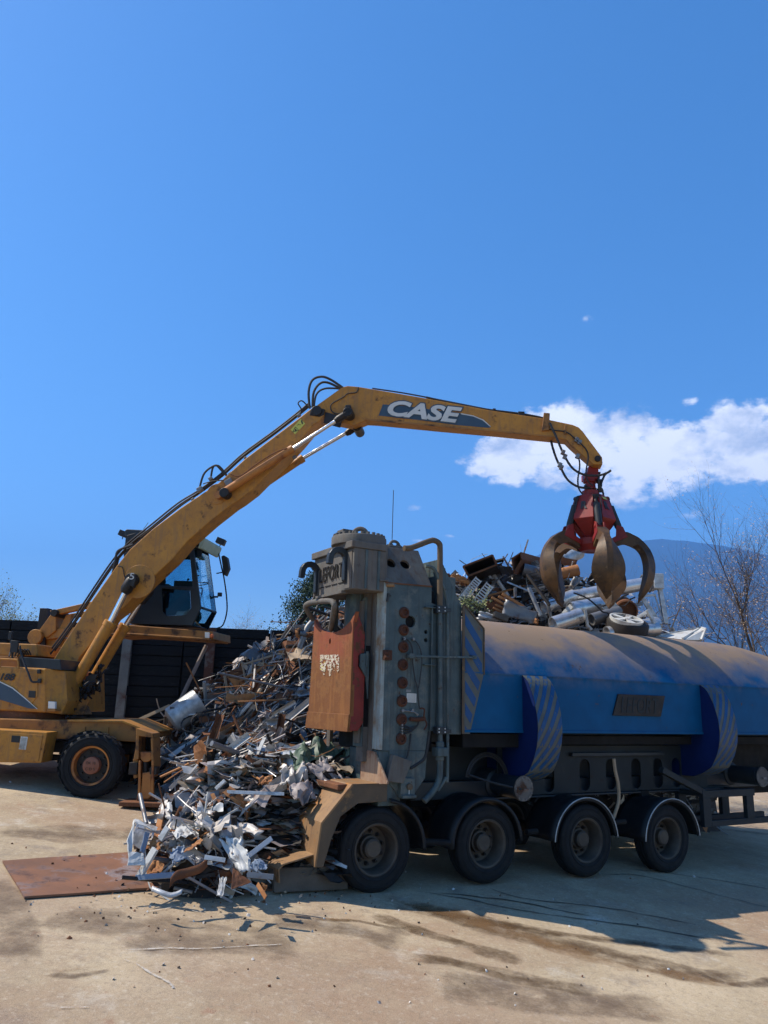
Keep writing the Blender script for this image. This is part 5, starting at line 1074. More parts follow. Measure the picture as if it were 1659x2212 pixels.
# mudguards
def fender(u,z,r,a0,a1,strip,w0=-.05,w1=.62,name='mudguard',rise=0):
    mb=MB(); K=22
    A=[R(a0+(a1-a0)*i/K) for i in range(K+1)]
    def P(a,w,rr): return V((u+rr*math.cos(a),w,z+rr*math.sin(a)*1.0))
    mb.grid(lambda s,t:P(R(a0+(a1-a0)*s),w0+(w1-w0)*t,r+.012*math.sin(t*9)),K,6)
    mb.grid(lambda s,t:P(R(a0+(a1-a0)*s),w0+.0,r-.05*(1-t)),K,1)
    o=mb.build(name,M['fender'],tk,recalc=False); so_=o.modifiers.new('thick','SOLIDIFY'); so_.thickness=.012
    if strip:
        mb=MB(); mb.tube([P(a,w0-.012,r) for a in A],.009,0,6); mb.build('edge_trim',M['galv'],o)
    return o
fender(.08,.64,.66,82,-2,False,name='mudguard'); fender(1.80,.62,.64,182,2,False); fender(3.72,.54,.66,176,5,True,-.04,.66); fender(5.66,.46,.66,178,4,True,-.04,.66)
mb=MB(); mb.tube([V((.74,.0,.72)),V((1.15,-.02,.68))],.045,0,10); mb.tube([V((2.55,.0,.75)),V((2.75,0,.75))],.04,0,8); mb.tube([V((4.35,.0,.80)),V((4.6,0,.8))],.04,0,8); TB2(mb,'mudguard_bracket',M['dark'],.0,split=True)
mb=MB(); mb.tube([V((.5,.7,4.85)),V((.5,.7,5.85))],.006,0,5); TB2(mb,'whip_aerial',M['blackp'],0)
# dark filler boxes added low inside so that the underside reads closed
mb=MB(); mb.b2((.5,.9,.9),(1.0,1.9,1.9)); mb.b2((1.2,1.1,1.0),(2.2,1.8,1.9)); mb.b2((7.4,.9,1.0),(9.8,1.8,1.95)); TB2(mb,'underside_filler',M['dark'],.02,split=True)

# ------------------------------------------------------------------ grapple
gc=at('G',820,1340,14.35)+Vector((0,.25,0))
gr=thing('orange_peel_grapple','red five armed scrap grapple with brown curved tines hanging open from the boom tip','grapple',loc=gc)
s_g=.00207*1.02
def gz(y): return (1340-y)*s_g
def GB(mb,name,mt,bevel=.006,parent=None,**k): return mb.build(name,mt,parent or gr,bevel=bevel,**k)
mb=MB(); mb.prism([V((x,-.12,z)) for x,z in ((-.09,gz(725)),(.14,gz(725)),(.14,gz(600)),(-.05,gz(650)))],VW*.24); mb.b2((-.14,-.14,gz(775)),(.13,.14,gz(715))); GB(mb,'hanger',M['grred'],.012)
mb=MB(); mb.lathe([(.12,gz(860)),(.12,gz(850)),(.10,gz(845)),(.10,gz(800)),(.14,gz(795)),(.14,gz(770)),(.0,gz(768))],V((0,0,0)),VZ,seg=24); mb.lathe([(0,gz(935)),(.17,gz(935)),(.17,gz(880)),(.12,gz(870)),(.0,gz(868))],V((0,0,0)),VZ,seg=24); GB(mb,'rotator',M['grred'],.004)
mb=MB()
for x,y,r_ in ((.16,gz(790),.05),(.17,gz(830),.04),(.15,gz(870),.045),(-.12,gz(840),.03),(.1,gz(900),.04)): mb.box(V((x,-.08,y)),(r_*1.6,r_*2,r_*1.4))
GB(mb,'rotator_fittings',M['grease'],.006)
mb=MB(); pts=[(.02,-.15,gz(850)),(.1,-.2,gz(760)),(.22,-.15,gz(715)),(.3,-.1,gz(715))]; mb.tube(smooth_path([V(p) for p in ((.18,-.1,gz(900)),(.17,-.13,gz(830)),(.25,-.1,gz(740)),(.29,-.1,gz(715)))],4),.022,0,8); mb.tube(smooth_path([V(p) for p in ((.14,-.1,gz(900)),(.12,-.16,gz(800)),(.15,-.12,gz(720)),(.17,-.08,gz(705)))],4),.022,0,8); mb.tube(smooth_path([V(p) for p in ((.24,-.05,gz(930)),(.2,-.1,gz(870)),(.13,-.12,gz(850)))],4),.02,0,8); GB(mb,'rotator_hose',M['hose'],0)
# pin at boom tip
pp=BP('C',1438,612,.06); mb=MB(); mb.cyl(pp-gc-nB*.02,pp-gc+nB*.40,.06,seg=16); GB(mb,'pin',M['grease'],.004)
# central body
mb=MB(); mb.lathe([(0,gz(1450)),(.22,gz(1450)),(.30,gz(1400)),(.30,gz(1340)),(.14,gz(1330)),(.14,gz(960)),(.26,gz(955)),(.26,gz(930)),(0,gz(930))],V((0,0,0)),VZ,seg=20); GB(mb,'body_core',M['grred'],.004)
def rotp(p,a): return V((p.x*math.cos(a)-p.y*math.sin(a),p.x*math.sin(a)+p.y*math.cos(a),p.z))
NT=5; phi0=-math.pi/2-.0
for k in range(NT):
    a=phi0+2*math.pi*k/NT; am=a+math.pi/NT
    er=V((math.cos(am),math.sin(am),0)); et=V((-math.sin(am),math.cos(am),0))
    # panel with R between tines
    sec=[(gz(945),.29,.15),(gz(1000),.33,.165),(gz(1172),.43,.20),(gz(1335),.20,.05)]
    mb=MB(); vs=[]; 
    for z,r_,hw in sec: vs+=[er*r_-et*hw+VZ*z,er*r_+et*hw+VZ*z]
    vi=[v-er*.10-VZ*0 for v in vs]
    fs=[(2*i,2*i+1,2*i+3,2*i+2) for i in range(3)]; mb.add(vs+vi,fs+[(8+a_,8+b_,8+c_,8+d_) for a_,b_,c_,d_ in fs]+[(0,1,9,8),(6,7,15,14)]+[(2*i,2*i+2,8+2*i+2,8+2*i) for i in range(3)]+[(2*i+1,2*i+3,8+2*i+3,8+2*i+1) for i in range(3)])
    pn=GB(mb,'guard_panel',M['grred'],.008)
    cpos=er*(.33+(.43-.33)*.26+.010)+VZ*gz(1045); upd=(er*(.43-.33)+VZ*(gz(1172)-gz(1000))).normalized()*-1
    ll=er.cross(upd); rd=et if (et.cross(upd)).dot(er)>0 else -et
    text_on('R',cpos,rd,upd,.13,.17,M['decalblack'],pn,'lettering',bold=.05,shear=0,thick=.006)
    # cylinder
    e=V((math.cos(a),math.sin(a),0)); t=V((-math.sin(a),math.cos(a),0))
    A=e*.31+VZ*gz(965); B=e*.52+VZ*gz(1265); m_=A.lerp(B,.22)
    mb=MB(); mb.cyl(A,m_,.038,seg=12); mb.cyl(A-t*.06,A+t*.06,.05,seg=12); cy=GB(mb,'tine_cylinder',M['grease'],0)
    mb=MB(); mb.lathe([(.045,0),(.068,.02),(.068,(B-m_).length-.1),(.05,(B-m_).length)],m_,B-m_,seg=16); GB(mb,'barrel',M['blackp'],0,cy)
    mb=MB(); mb.b2((0,0,0),(.001,.001,.001)) if False else None
    for sg in (-1,1):
        pl_=[e*.46+VZ*gz(1215),e*.58+VZ*gz(1235),e*.66+VZ*gz(1330),e*.30+VZ*gz(1400),e*.28+VZ*gz(1360),e*.44+VZ*gz(1320)]; mb.prism([p+t*(sg*.07-.015) for p in pl_],t*.03)
    mb.cyl(B-t*.1,B+t*.1,.035,seg=12); GB(mb,'hinge_lug',M['grred'],.006,cy)
    # tine
    outc=[(.36,gz(1400)+.12),(.60,.12),(.76,.06),(.915,-.05),(1.05,-.23),(1.12,-.44),(1.125,-.64),(1.08,-.84),(1.0,-.99),(.90,-1.12),(.79,-1.25)]
    inc=[(.30,gz(1400)-.12),(.52,-.16),(.64,-.18),(.74,-.24),(.81,-.34),(.845,-.50),(.845,-.66),(.82,-.80),(.80,-.93),(.785,-1.06),(.775,-1.235)]
    wid=[.14,.15,.16,.20,.34,.50,.60,.60,.46,.24,.02]; n_=len(outc)
    # densify
    def dens(l,k_=3):
        P=smooth_path([V((x,0,z)) for x,z in l],k_); return P
    O_=dens(outc); I_=dens(inc); Wd=[p.x for p in smooth_path([V((w_,0,0)) for w_ in wid],3)]
    vs=[];N_=len(O_); I_=[a_.lerp(b_,.8) for a_,b_ in zip(O_,I_)]
    for i in range(N_):
        o_=O_[i]; ii=I_[i]; w_=Wd[i]/2; rl=min(.055,w_*.6)
        mid=o_.lerp(ii,.55)
        po=e*o_.x+VZ*o_.z; pi=e*ii.x+VZ*ii.z; pm=e*mid.x+VZ*mid.z
        thk=(pm-po).normalized()*.03
        if w_<.10: vs+=[po-t*w_,po+t*w_,pi+t*w_,pi+t*w_*.5,pi-t*w_*.5,pi-t*w_]
        else: vs+=[po-t*rl,po+t*rl,pm+t*w_,pi+t*.05+thk*0,pi-t*.05,pm-t*w_]
    fs=[]
    for i in range(N_-1):
        for j in range(6): j2=(j+1)%6; fs.append((i*6+j,i*6+j2,(i+1)*6+j2,(i+1)*6+j))
    fs+=[tuple(range(5,-1,-1)),tuple((N_-1)*6+j for j in range(6))]
    mb=MB(); mb.add(vs,fs,0,True); GB(mb,'tine',M['tine'],0,sharp=18)
    # thin hose
    mb=MB(); mb.tube(smooth_path([e*.27+VZ*gz(945)+t*.09,e*.34+VZ*gz(960)+t*.09,e*.40+VZ*gz(1060)+t*.09,e*.44+VZ*gz(1180)+t*.07],4),.011,0,6); GB(mb,'cylinder_hose',M['hose'],0,cy)
mb=MB(); er=V((math.cos(phi0+math.pi/NT),math.sin(phi0+math.pi/NT),0)); et=V((-er.y,er.x,0)); c=er*.318+VZ*gz(972); mb.prism([c+et*x+VZ*z+er*(.0-z*.8) for x,z in ((-.05,-.03),(.07,-.03),(.07,.03),(-.05,.03))],er*.004); GB(mb,'warning_label',M['decalyellow'],0)
# hoses from arm to grapple (part of the handler)
hose(arm,[('C',1152,400),('C',1190,480),('C',1238,590),('C',1290,670),('C',1360,708),('C',1440,712),('C',1490,698),('C',1516,682)],.024,.0)
hose(arm,[('C',1155,440),('C',1164,520),('C',1190,605),('C',1218,665),('C',1260,738),('C',1325,780),('C',1395,786)],.024,.28)
hose(arm,[('C',1285,530),('C',1308,570),('C',1328,620),('C',1330,670),('C',1320,735),('C',1326,790),('C',1350,826)],.016,.30)
hose(arm,[('C',1250,453),('C',1275,468),('C',1310,500),('C',1362,548),('C',1382,600),('C',1368,690),('C',1380,745),('C',1410,772)],.014,.04)
hose(arm,[('C',1150,438),('C',1200,446),('C',1245,450)],.012,.06)
mb=MB()
for x,y in ((1243,600),(1232,575),(1222,665),(1213,650),(1312,500),(1330,515),(1318,598)):
    p=BP('C',x,y,0 if x<1300 else .06); mb.box(p,(.07,.06,.10),Matrix.Rotation(.45,3,'Y'))
XB(mb,'hose_coupling',M['steel'],.01,arm)
# ------------------------------------------------------------------ scrap heaps
SM=['alu','galv','steel','darkscrap','rust','rustor','tan','mauve','white','green','bluescrap']; SMI={k:i for i,k in enumerate(SM)}; SMATS=[M[k] for k in SM]
def sheet(mb,c,ax,ay,L,W_,rnd,m,crump=.15,bend=0.,nu=5,nv=3,jag=.25):
    az_=ax.cross(ay).normalized(); sd=rnd.random()*50
    ja=[rnd.uniform(1-jag,1) for _ in range(nu+1)]; jb=[rnd.uniform(1-jag,1) for _ in range(nu+1)]
    def fn(a,b):
        i=min(nu,int(round(a*nu))); y=(b-.5)*W_*(ja[i] if b<.5 else jb[i]); x=(a-.5)*L
        z=bend*L*((2*a-1)**2-.3)+.7*crump*W_*noise.noise(Vector((x*3/max(L,.2)+sd,y*3/max(W_,.1),sd)))*2
        return c+ax*x+ay*y+az_*z
    mb.grid(fn,nu,nv,m,smooth=False)
BIAS=None; SGRID=(5,3)
def piece(mb,p,nrm,rnd,weights,sc=1.,flat=.35,kinds=(.42,.2,.2,.1,.08)):
    m=SMI[rnd.choices([k for k,_ in weights],[w for _,w in weights])[0]]
    az_=(nrm+Vector([rnd.gauss(0,flat) for _ in range(3)])).normalized()
    if BIAS and rnd.random()<.75: d_=Vector(BIAS)+Vector([rnd.gauss(0,.38) for _ in range(3)])
    else: d_=Vector([rnd.gauss(0,1) for _ in range(3)])
    ax=(d_-az_*d_.dot(az_)).normalized(); ay=az_.cross(ax)
    k=rnd.choices(range(5),kinds)[0]; sc=sc*rnd.choice((.5,.8,1,1,1.3,1.7))
    if k==0: sheet(mb,p,ax,ay,rnd.uniform(.15,.6)*sc,rnd.uniform(.07,.3)*sc,rnd,m,rnd.uniform(.1,.5),rnd.uniform(-.2,.2),*SGRID)
    elif k==1:
        L=rnd.uniform(.3,1.2)*sc; mb.bar(p-ax*L/2,p+ax*L/2,rnd.uniform(.012,.05),rnd.uniform(.006,.03),m,upv=az_)
    elif k==2:
        L=min(1.5,rnd.uniform(.4,1.9)*sc); q=[p-ax*L/2]; 
        for i in range(1,5): q.append(p+ax*(L*(i/4-.5))+ay*rnd.gauss(0,.09)*sc+az_*rnd.gauss(.03,.07)*sc)
        mb.tube(smooth_path(q,2),rnd.uniform(.004,.013),m,4,cap=False)
    elif k==3:
        L=rnd.uniform(.3,1.3)*sc; r_=rnd.uniform(.012,.045); mb.tube([p-ax*L/2,p+ax*L/2],r_,m,7)
    else:
        L=rnd.uniform(.3,.9)*sc; w_=rnd.uniform(.04,.11); a,b=p-ax*L/2,p+ax*L/2  # angle profile
        mb.add([a,b,b+ay*w_,a+ay*w_,b+az_*w_,a+az_*w_],[(0,1,2,3),(0,1,4,5)],m)
def surf_n(h,x,y,e=.12):
    return Vector((h(x-e,y)-h(x+e,y),h(x,y-e)-h(x,y+e),2*e)).normalized()
def heap(name,label,h,region,n,seed,weights,sc=1.,mound=True,grid=60,cat='scrap heap',lift=.0,flat=.35,inside=None,kinds=(.42,.2,.2,.1,.08)):
    rnd=random.Random(seed); mb=MB(); x0,x1,y0,y1=region
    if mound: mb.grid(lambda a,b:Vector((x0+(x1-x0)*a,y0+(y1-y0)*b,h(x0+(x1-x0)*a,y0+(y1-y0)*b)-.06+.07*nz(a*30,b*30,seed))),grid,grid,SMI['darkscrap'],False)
    k=0
    while k<n:
        x=rnd.uniform(x0,x1); y=rnd.uniform(y0,y1); z=h(x,y)
        if z<G(x,y)+.03: 
            k+=.1; continue
        if inside and not inside(x,y): k+=.1; continue
        nn=surf_n(h,x,y); piece(mb,Vector((x,y,z))+nn*rnd.uniform(-.08,.12+lift),nn,rnd,weights,sc,flat,kinds); k+=1
    o=mb.build(name,SMATS,recalc=False); tag(o,label,cat,kind='stuff'); return o
# heap one: behind everything, along the wall and behind the truck
RID=[(270,1650,17.2),(300,1620,17.4),(350,1595,17.6),(400,1545,17.8),(445,1515,18),(480,1480,18),(540,1440,17.8),(600,1405,17.5),(660,1370,17.3),(800,1320,17.0),(950,1265,17.2),(1000,1258,17.3),(1060,1240,17.5),(1140,1225,17.6),(1200,1245,17.7),(1300,1280,18.0),(1400,1345,18.6),(1440,1365,18.7),(1530,1410,19),(1640,1450,19.5),(1800,1500,20)]
RP=[at(None,*p) for p in RID]
FT=[(-5.2,16.9),(-4.4,16.2),(-3.6,15.0),(-2.6,13.8),(-1.6,13.3),(0,14.3),(2,15.5),(4,16.5),(6,17.6),(9,19.3),(11,20)]
def lerp_tab(tab,x,ix,iy):
    if x<=tab[0][ix]: return tab[0][iy]
    for a,b in zip(tab,tab[1:]):
        if a[ix]<=x<=b[ix]: t=(x-a[ix])/(b[ix]-a[ix]+1e-9); return a[iy]*(1-t)+b[iy]*t
    return tab[-1][iy]
def h1(x,y):
    yr=lerp_tab(RP,x,0,1); zr=lerp_tab(RP,x,0,2); yf=lerp_tab(FT,x,0,1); g_=G(x,y); t=(y-yf)/(yr-yf)
    if t<=0: return g_-.1
    if yr<yf+.3: return g_-.1
    if t>1: t=min(1,max(0,1-(y-yr)/1.6))
    fx=min(1,max(0,(x+5.2)/.8))*min(1,max(0,(10.5-x)/1.5))
    return g_+(zr-g_)*fx*(t**.85)+.22*nz(x,y,1,1.1)*min(1,t*3)
WL=[('alu',.12),('galv',.08),('steel',.20),('darkscrap',.27),('rust',.13),('rustor',.05),('tan',.08),('mauve',.05),('white',.02)]
BIAS=(-.8,-.45,-.35)
heap('scrap_heap','long heap of mixed bars, wire and torn sheet sloping down in front of the sleeper wall',h1,(-5.3,-.6,13.2,18.6),2100,1,WL,1.0,grid=56,kinds=(.16,.22,.42,.12,.08),lift=.1)
WR=[('steel',.22),('darkscrap',.36),('galv',.13),('alu',.12),('white',.02),('rust',.11),('rustor',.04)]
SGRID=(10,6)
heap('scrap_heap','large bent sheets and long bars lying on the surface of the heap by the wall',h1,(-4.9,-.7,13.4,17.6),95,51,[('mauve',.2),('alu',.2),('steel',.22),('rust',.14),('rustor',.08),('tan',.08),('galv',.08)],2.1,mound=False,kinds=(.6,.1,.0,.15,.15),lift=.12)
SGRID=(5,3)
BIAS=(.8,0,.25)
heap('scrap_heap','dark heap of steel and pale pipes rising behind the blue tank',h1,(-.6,10.5,13.6,19.6),2500,2,WR,1.15,grid=60,lift=.12)
heap('scrap_heap','loose tangle of silver bars and dark strips between the pale pipes behind the tank',h1,(1.0,7.4,14.5,18.4),1700,22,[('steel',.25),('darkscrap',.3),('alu',.25),('galv',.18),('rust',.02)],.8,mound=False,kinds=(.25,.3,.2,.1,.15),lift=.22)
# heap two: in the mouth of the shear
def lump(x,y,cx,cy,rx,ry,H_,p=3.,rot=0.):
    dx,dy=x-cx,y-cy; c,s=math.cos(rot),math.sin(rot); dx,dy=dx*c+dy*s,-dx*s+dy*c; r=math.sqrt((dx/rx)**2+(dy/ry)**2)
    return H_*max(0,1-r**p)**.6 if r<1 else 0
def pxof(p):
    q=p-EYE; z=q.dot(fwd); return CX+F*q.dot(RT)/z,CY-F*q.dot(UP)/z
def tk_in(x,y):
    d=Vector((x,y,0))-TO; u=d.dot(TT); w=d.dot(TW); return not (u>-.95 and w<.66) and not (u>-1.75 and w<.95 and y<11.4) and u<.1
def h2(x,y):
    g_=G(x,y)
    if not tk_in(x,y) or pxof(Vector((x,y,g_+.2)))[0]<368: return g_-.3
    v=max(lump(x,y,-1.6,12.1,1.3,.75,1.35,4),lump(x,y,-.75,11.9,.7,.7,1.3,3),lump(x,y,-2.15,11.0,1.0,.75,.72,2.6),lump(x,y,-2.35,10.45,.85,.55,.45,2.2),lump(x,y,-1.5,11.4,1.1,.7,.95,3))
    return g_+v+(.10*nz(x,y,4,2.2) if v>.05 else -.1)
W2=[('alu',.26),('white',.09),('galv',.10),('darkscrap',.2),('steel',.08),('rust',.08),('rustor',.05),('tan',.05),('mauve',.09)]
def in2(x,y):
    if not tk_in(x,y): return False
    a,b=pxof(Vector((x,y,h2(x,y)))); return a>372
BIAS=(-.9,-.3,.1); SGRID=(9,6)
heap('crushed_scrap','crushed aluminium sheet and bars spilling out of the shear mouth onto the steel plate',h2,(-3.4,-.1,9.6,12.8),1150,3,W2,.8,grid=44,inside=in2,kinds=(.55,.18,.12,.05,.10),lift=.06)
heap('crushed_scrap','big crumpled sheets among the crushed scrap in front of the shear',h2,(-3.1,-.6,10.15,12.0),60,71,[('alu',.4),('white',.15),('mauve',.25),('steel',.1),('rustor',.1)],1.25,mound=False,inside=in2,kinds=(1,0,0,0,0),lift=.1)
SGRID=(4,3)
heap('crushed_scrap','small torn fragments filling the gaps of the crushed scrap',h2,(-3.4,-.1,9.6,12.8),900,13,[('darkscrap',.45),('rust',.15),('steel',.2),('tan',.1),('alu',.1)],.42,mound=False,inside=in2,kinds=(.4,.25,.15,.1,.1),lift=.0)
# compressed horizontal layers seen edge on
rnd=random.Random(77); mb=MB()
for i in range(430):
    x=rnd.uniform(-3.0,-.55); y=rnd.uniform(11.0,11.55); t=rnd.random(); zb=G(x,y)+.15; zt=h2(x,11.7); z=zb+(zt-zb)*t
    if z<zb: continue
    y2=11.55-.75*(1-t)**.8+rnd.uniform(-.1,.1); m=SMI[rnd.choice(['alu','darkscrap','darkscrap','rust','steel','mauve','white','tan'])]
    ax=Vector((1,rnd.gauss(0,.25),rnd.gauss(-.05,.12))).normalized(); ay=Vector((0,1,rnd.gauss(0,.25))); ay=(ay-ax*ay.dot(ax)).normalized()
    sheet(mb,Vector((x,y2,z)),ax,ay,rnd.uniform(.3,1.0),rnd.uniform(.15,.35),rnd,m,.25,rnd.uniform(-.06,.06),6,2,.4)
o=mb.build('pressed_sheet_layers',SMATS,recalc=False); tag(o,'dark pressed layers of folded sheet metal under the spilling scrap','scrap heap',kind='stuff')
# loose crumbs on the ground
rnd=random.Random(41); mb=MB()
for i in range(420):
    px=rnd.uniform(20,1500); py=rnd.uniform(1690,2190); 
    if rnd.random()<.6: px=rnd.gauss(480,190); py=rnd.gauss(1925,45)
    if py<1640: continue
    p=ong(None,px,py); p.z=GH(p.x,p.y)+(.04 if 0<px<720 and 1835<py<1945 else .006); s_=rnd.uniform(.006,.028)*(1.6 if rnd.random()<.1 else 1)
    a=Vector([rnd.gauss(0,1) for _ in range(3)]).normalized(); b=a.orthogonal(); c_=a.cross(b); mb.add([p+a*s_,p+b*s_*.6,p-a*s_*.8,p-b*s_*.6,p+Vector((0,0,s_*.5))],[(0,1,4),(1,2,4),(2,3,4),(3,0,4)],SMI[rnd.choice(['darkscrap','rust','darkscrap','rust','white','alu','tan'])])
o=mb.build('ground_debris',SMATS,recalc=False); tag(o,'tiny crumbs of rust and metal scattered over the concrete','debris',kind='stuff')
# ---- individual pieces
def one(mb,name,mt,label,cat,bevel=0,group=None,recalc=True):
    vs=[Vector(v) for v in mb.v]; o0=sum(vs,Vector())/len(vs); o=mb.build(name,M[mt] if isinstance(mt,str) else mt,None,org=o0,bevel=bevel,recalc=recalc); o.location=o0; tag(o,label,cat,group); return o
def lath(r,a,b,Y,w,h,mt,name,label,cat='scrap bar',Y2=None,group=None):
    mb=MB(); A=at(r,*a,Y); B=at(r,*b,Y2 or Y); mb.bar(A,B,h,w,upv=(0,.3,1)); return one(mb,name,mt,label,cat,.003,group)
def lathg(r,a,b,w,h,mt,name,label,cat='scrap bar'):
    mb=MB(); A=ong(r,*a); B=ong(r,*b); A.z+=.03; B.z+=.03; mb.bar(A,B,w,h,upv=(0,0,1)); return one(mb,name,mt,label,cat,.003)
def pipe(r,a,b,Y,rad,mt,name,label,cat='pipe',Y2=None,hollow=True):
    mb=MB(); A=at(r,*a,Y); B=at(r,*b,Y2 or Y); d=(B-A); L=d.length
    if hollow: mb.lathe([(rad*.88,.05),(rad*.88,-.0),(rad,0),(rad,L),(rad*.88,L),(rad*.88,L-.05)],A,d,seg=24)
    else: mb.lathe([(rad,0),(rad,L)],A,d,seg=24)
    return one(mb,name,mt,label,cat)
def panel(r,pts,Y,mt,name,label,cat='sheet',th=.012,crump=.0,seed=0,Ys=None,nu=10,nv=8):
    P=[at(r,x,y,(Ys[i] if Ys else Y)) for i,(x,y) in enumerate(pts)]
    mb=MB()
    if len(P)==4:
        n=(P[1]-P[0]).cross(P[3]-P[0]).normalized()
        def fn(a,b):
            p=(P[0]*(1-a)+P[1]*a)*(1-b)+(P[3]*(1-a)+P[2]*a)*b
            return p+n*crump*(.62*noise.noise(Vector((a*3.6+b*.8+seed,b*1.1,seed)))+.30*abs(noise.noise(Vector((a*7+b*2+seed,b*2.2,1)))))+(P[1]-P[0]).normalized()*crump*.35*noise.noise(Vector((a*2,seed,b*5)))+(P[3]-P[0]).normalized()*crump*.5*noise.noise(Vector((a*6,seed+3,b*2)))
        mb.grid(fn,nu,nv,smooth=crump>.05); o=one(mb,name,mt,label,cat,recalc=False); s_=o.modifiers.new('t','SOLIDIFY'); s_.thickness=th; return o
    n=(P[1]-P[0]).cross(P[2]-P[0]).normalized(); mb.prism(P,n*th); return one(mb,name,mt,label,cat,.002)
# left pile
YL=17.0
mb=MB(); A=at('S',372,645,16.15); B=at('S',560,512,16.3); d=B-A; mb.lathe([(.0,-.03),(.20,-.02),(.27,.03),(.275,.06),(.275,d.length-.06),(.265,d.length),(0,d.length+.03)],A,d,seg=32); mb.v=[tuple(Vector(v)+Vector((0,0,.015*nz(v[0],v[1],v[2],3.)))) for v in mb.v]; one(mb,'metal_drum','galv','dented pale galvanised drum lying by the dark sleeper wall left of the heap','drum')
lath('S',(165,636),(362,545),16.6,.07,.02,'tan','timber_lath','thin tan lath leaning out of the heap left of the galvanised drum')
panel('S',[(348,868),(622,700),(645,720),(380,882)],16.0,'white','white_sheet','long narrow white metal sheet lying on the slope below the galvanised drum',crump=.04,Ys=[15.4,15.9,15.9,15.4],nu=14,nv=3)
panel('S',[(255,860),(560,745),(580,770),(265,885)],15.9,'steel','grey_strip','broad dull grey strip lying left of the long white sheet',crump=.05,Ys=[15.6,16.1,16.1,15.6],nu=12,nv=3)
panel('S',[(430,905),(700,730),(720,760),(450,925)],15.7,'bluescrap','bluish_strip','bluish grey strip lying right of the long white sheet',crump=.05,nu=12,nv=3,Ys=[15.1,15.9,15.9,15.1])
panel('S',[(680,447),(712,462),(605,610),(566,600)],16.8,'tan','pale_board','broad pale board standing at an angle right of the galvanised drum',crump=.01)
for i,(a,b,w_,lab) in enumerate([((720,348),(742,470),.045,'short pale upright lath standing left of the tall ones at the heap top'),((832,255),(872,458),.03,'tall pale lath leaning right, leftmost of the three tall laths'),((905,230),(884,512),.035,'longest nearly upright pale lath in the middle of the heap top'),((970,205),(986,452),.035,'tall upright pale lath nearest to the rusty ram plate'),
    ((845,400),(1078,502),.04,'long pale lath sloping down right across the upright laths'),((836,278),(1036,218),.035,'pale lath lying across the tops of the upright laths'),((1028,335),(905,470),.05,'wide pale stick sloping down left under the upright laths')]):
    lath('S',a,b,16.4+.06*i,w_*1.25,.02,'tan',"timber_lath",lab,'lath')
panel('S',[(740,360),(860,385),(905,500),(790,430)],16.5,'rustor','rusty_board','rusty triangular sheet left of the upright laths',crump=.06)
panel('S',[(945,255),(1108,300),(1090,322),(930,285)],16.7,'tan','crumpled_board','crumpled tan sheet draped near the heap top',crump=.09)
panel('S',[(810,520),(900,515),(908,560),(815,555)],16.2,'white','corrugated_sheet','small ribbed whitish sheet in the middle of the heap',crump=.05)
panel('S',[(552,618),(750,602),(735,632),(556,660)],15.9,'rust','rusty_plank','brown rusty plank lying flat right of the galvanised drum',crump=.02)
panel('S',[(905,650),(1118,612),(1112,668),(890,690)],15.6,'white','curved_sheet','pale curved panel lying across the middle of the heap',crump=.08)
lath('S',(1128,612),(1192,842),14.6,.10,.05,'steel','steel_beam','grey steel beam leaning steeply below the rusty ram plate')
lath('S',(1020,800),(1110,670),15.0,.08,.03,'galv','steel_angle','pale steel bar leaning left of the steep grey beam')
lath('S',(440,612),(530,600),16.0,.03,.02,'alu','short_bar','short silver bar beside the cable coils')
panel('S',[(1030,235),(1190,180),(1200,205),(1060,250)],16.6,'bluescrap','blue_wrap','crumpled blue sheet near the top of the heap behind the ram plate',crump=.09)
panel('S',[(1128,98),(1155,92),(1152,165),(1130,168)],16.9,'galv','upright_tab','narrow pale upright plate on the heap top',crump=.02)
mb=MB(); c=at('S',1206,70,16.3); mb.lathe([(.06,-.03),(.11,-.03),(.11,.03),(.06,.03),(.06,-.03)],c,Vector((.9,-.4,.1)),seg=24); fl=thing('flanged_pipe','bent dark pipe with rusty round flange left of the rusty ram plate','pipe',loc=c)
mb.build('flange',M['rustor'],fl,org=c); mb=MB(); mb.tube(smooth_path([c,at('S',1240,75,16.35),at('S',1265,30,16.4),at('S',1310,-20,16.5)],5),.065,0,12); mb.build('pipe',M['steel'],fl,org=c)
panel('S',[(1215,90),(1255,100),(1200,245),(1176,225)],16.2,'steel','long_sheet','long dark curved blade hanging below the flanged pipe',crump=.03)
mb=MB()
for a,b in (((1250,160),(1150,330)),((1285,185),(1200,335)),((1150,330),(1200,336)),((1200,240),(1290,255)),((1250,160),(1300,140)),((1170,300),(1260,320))): mb.bar(at('S',*a,16.0),at('S',*b,16.0),.03,.02)
one(mb,'tube_frame','galv','bent pale tube frame like a chair seat frame beside the rusty ram plate','frame')
# coils of cable
for (x,y,rr,tl,lab,mt,yy) in ((500,668,.19,.5,'large loop of dark cable nearest to the galvanised drum','hose',15.9),(560,650,.17,.3,'loop of dark cable right of the large cable loop','hose',15.8),(620,640,.16,.2,'dark cable loop lying under the brown plank','hose',15.7),(720,720,.22,.8,'thin black hose loop in the middle of the heap','hose',15.2),(590,860,.14,.4,'small rusty ring of wire low on the heap','rustor',14.9),(540,1150,.26,1.35,'flat coil of brown wire on the ground beside the layered scrap','rust',ong('S',540,1150).y-.1)):
    mb=MB(); c=at('S',x,y,yy); rnd=random.Random(int(x)); 
    for k in range(5 if rr>.2 else 3):
        ph=rnd.uniform(0,6); q=[c+Vector((math.cos(ph+t*.42)*rr*(1+.05*k),math.sin(ph+t*.42)*rr*math.sin(tl)+.01*k,math.sin(ph+t*.42)*rr*math.cos(tl)*.9+.012*k)) for t in range(14)]; mb.tube(q,.012 if rr>.2 else .007,0,6)
    one(mb,'cable_coil',mt,lab,'cable coil')
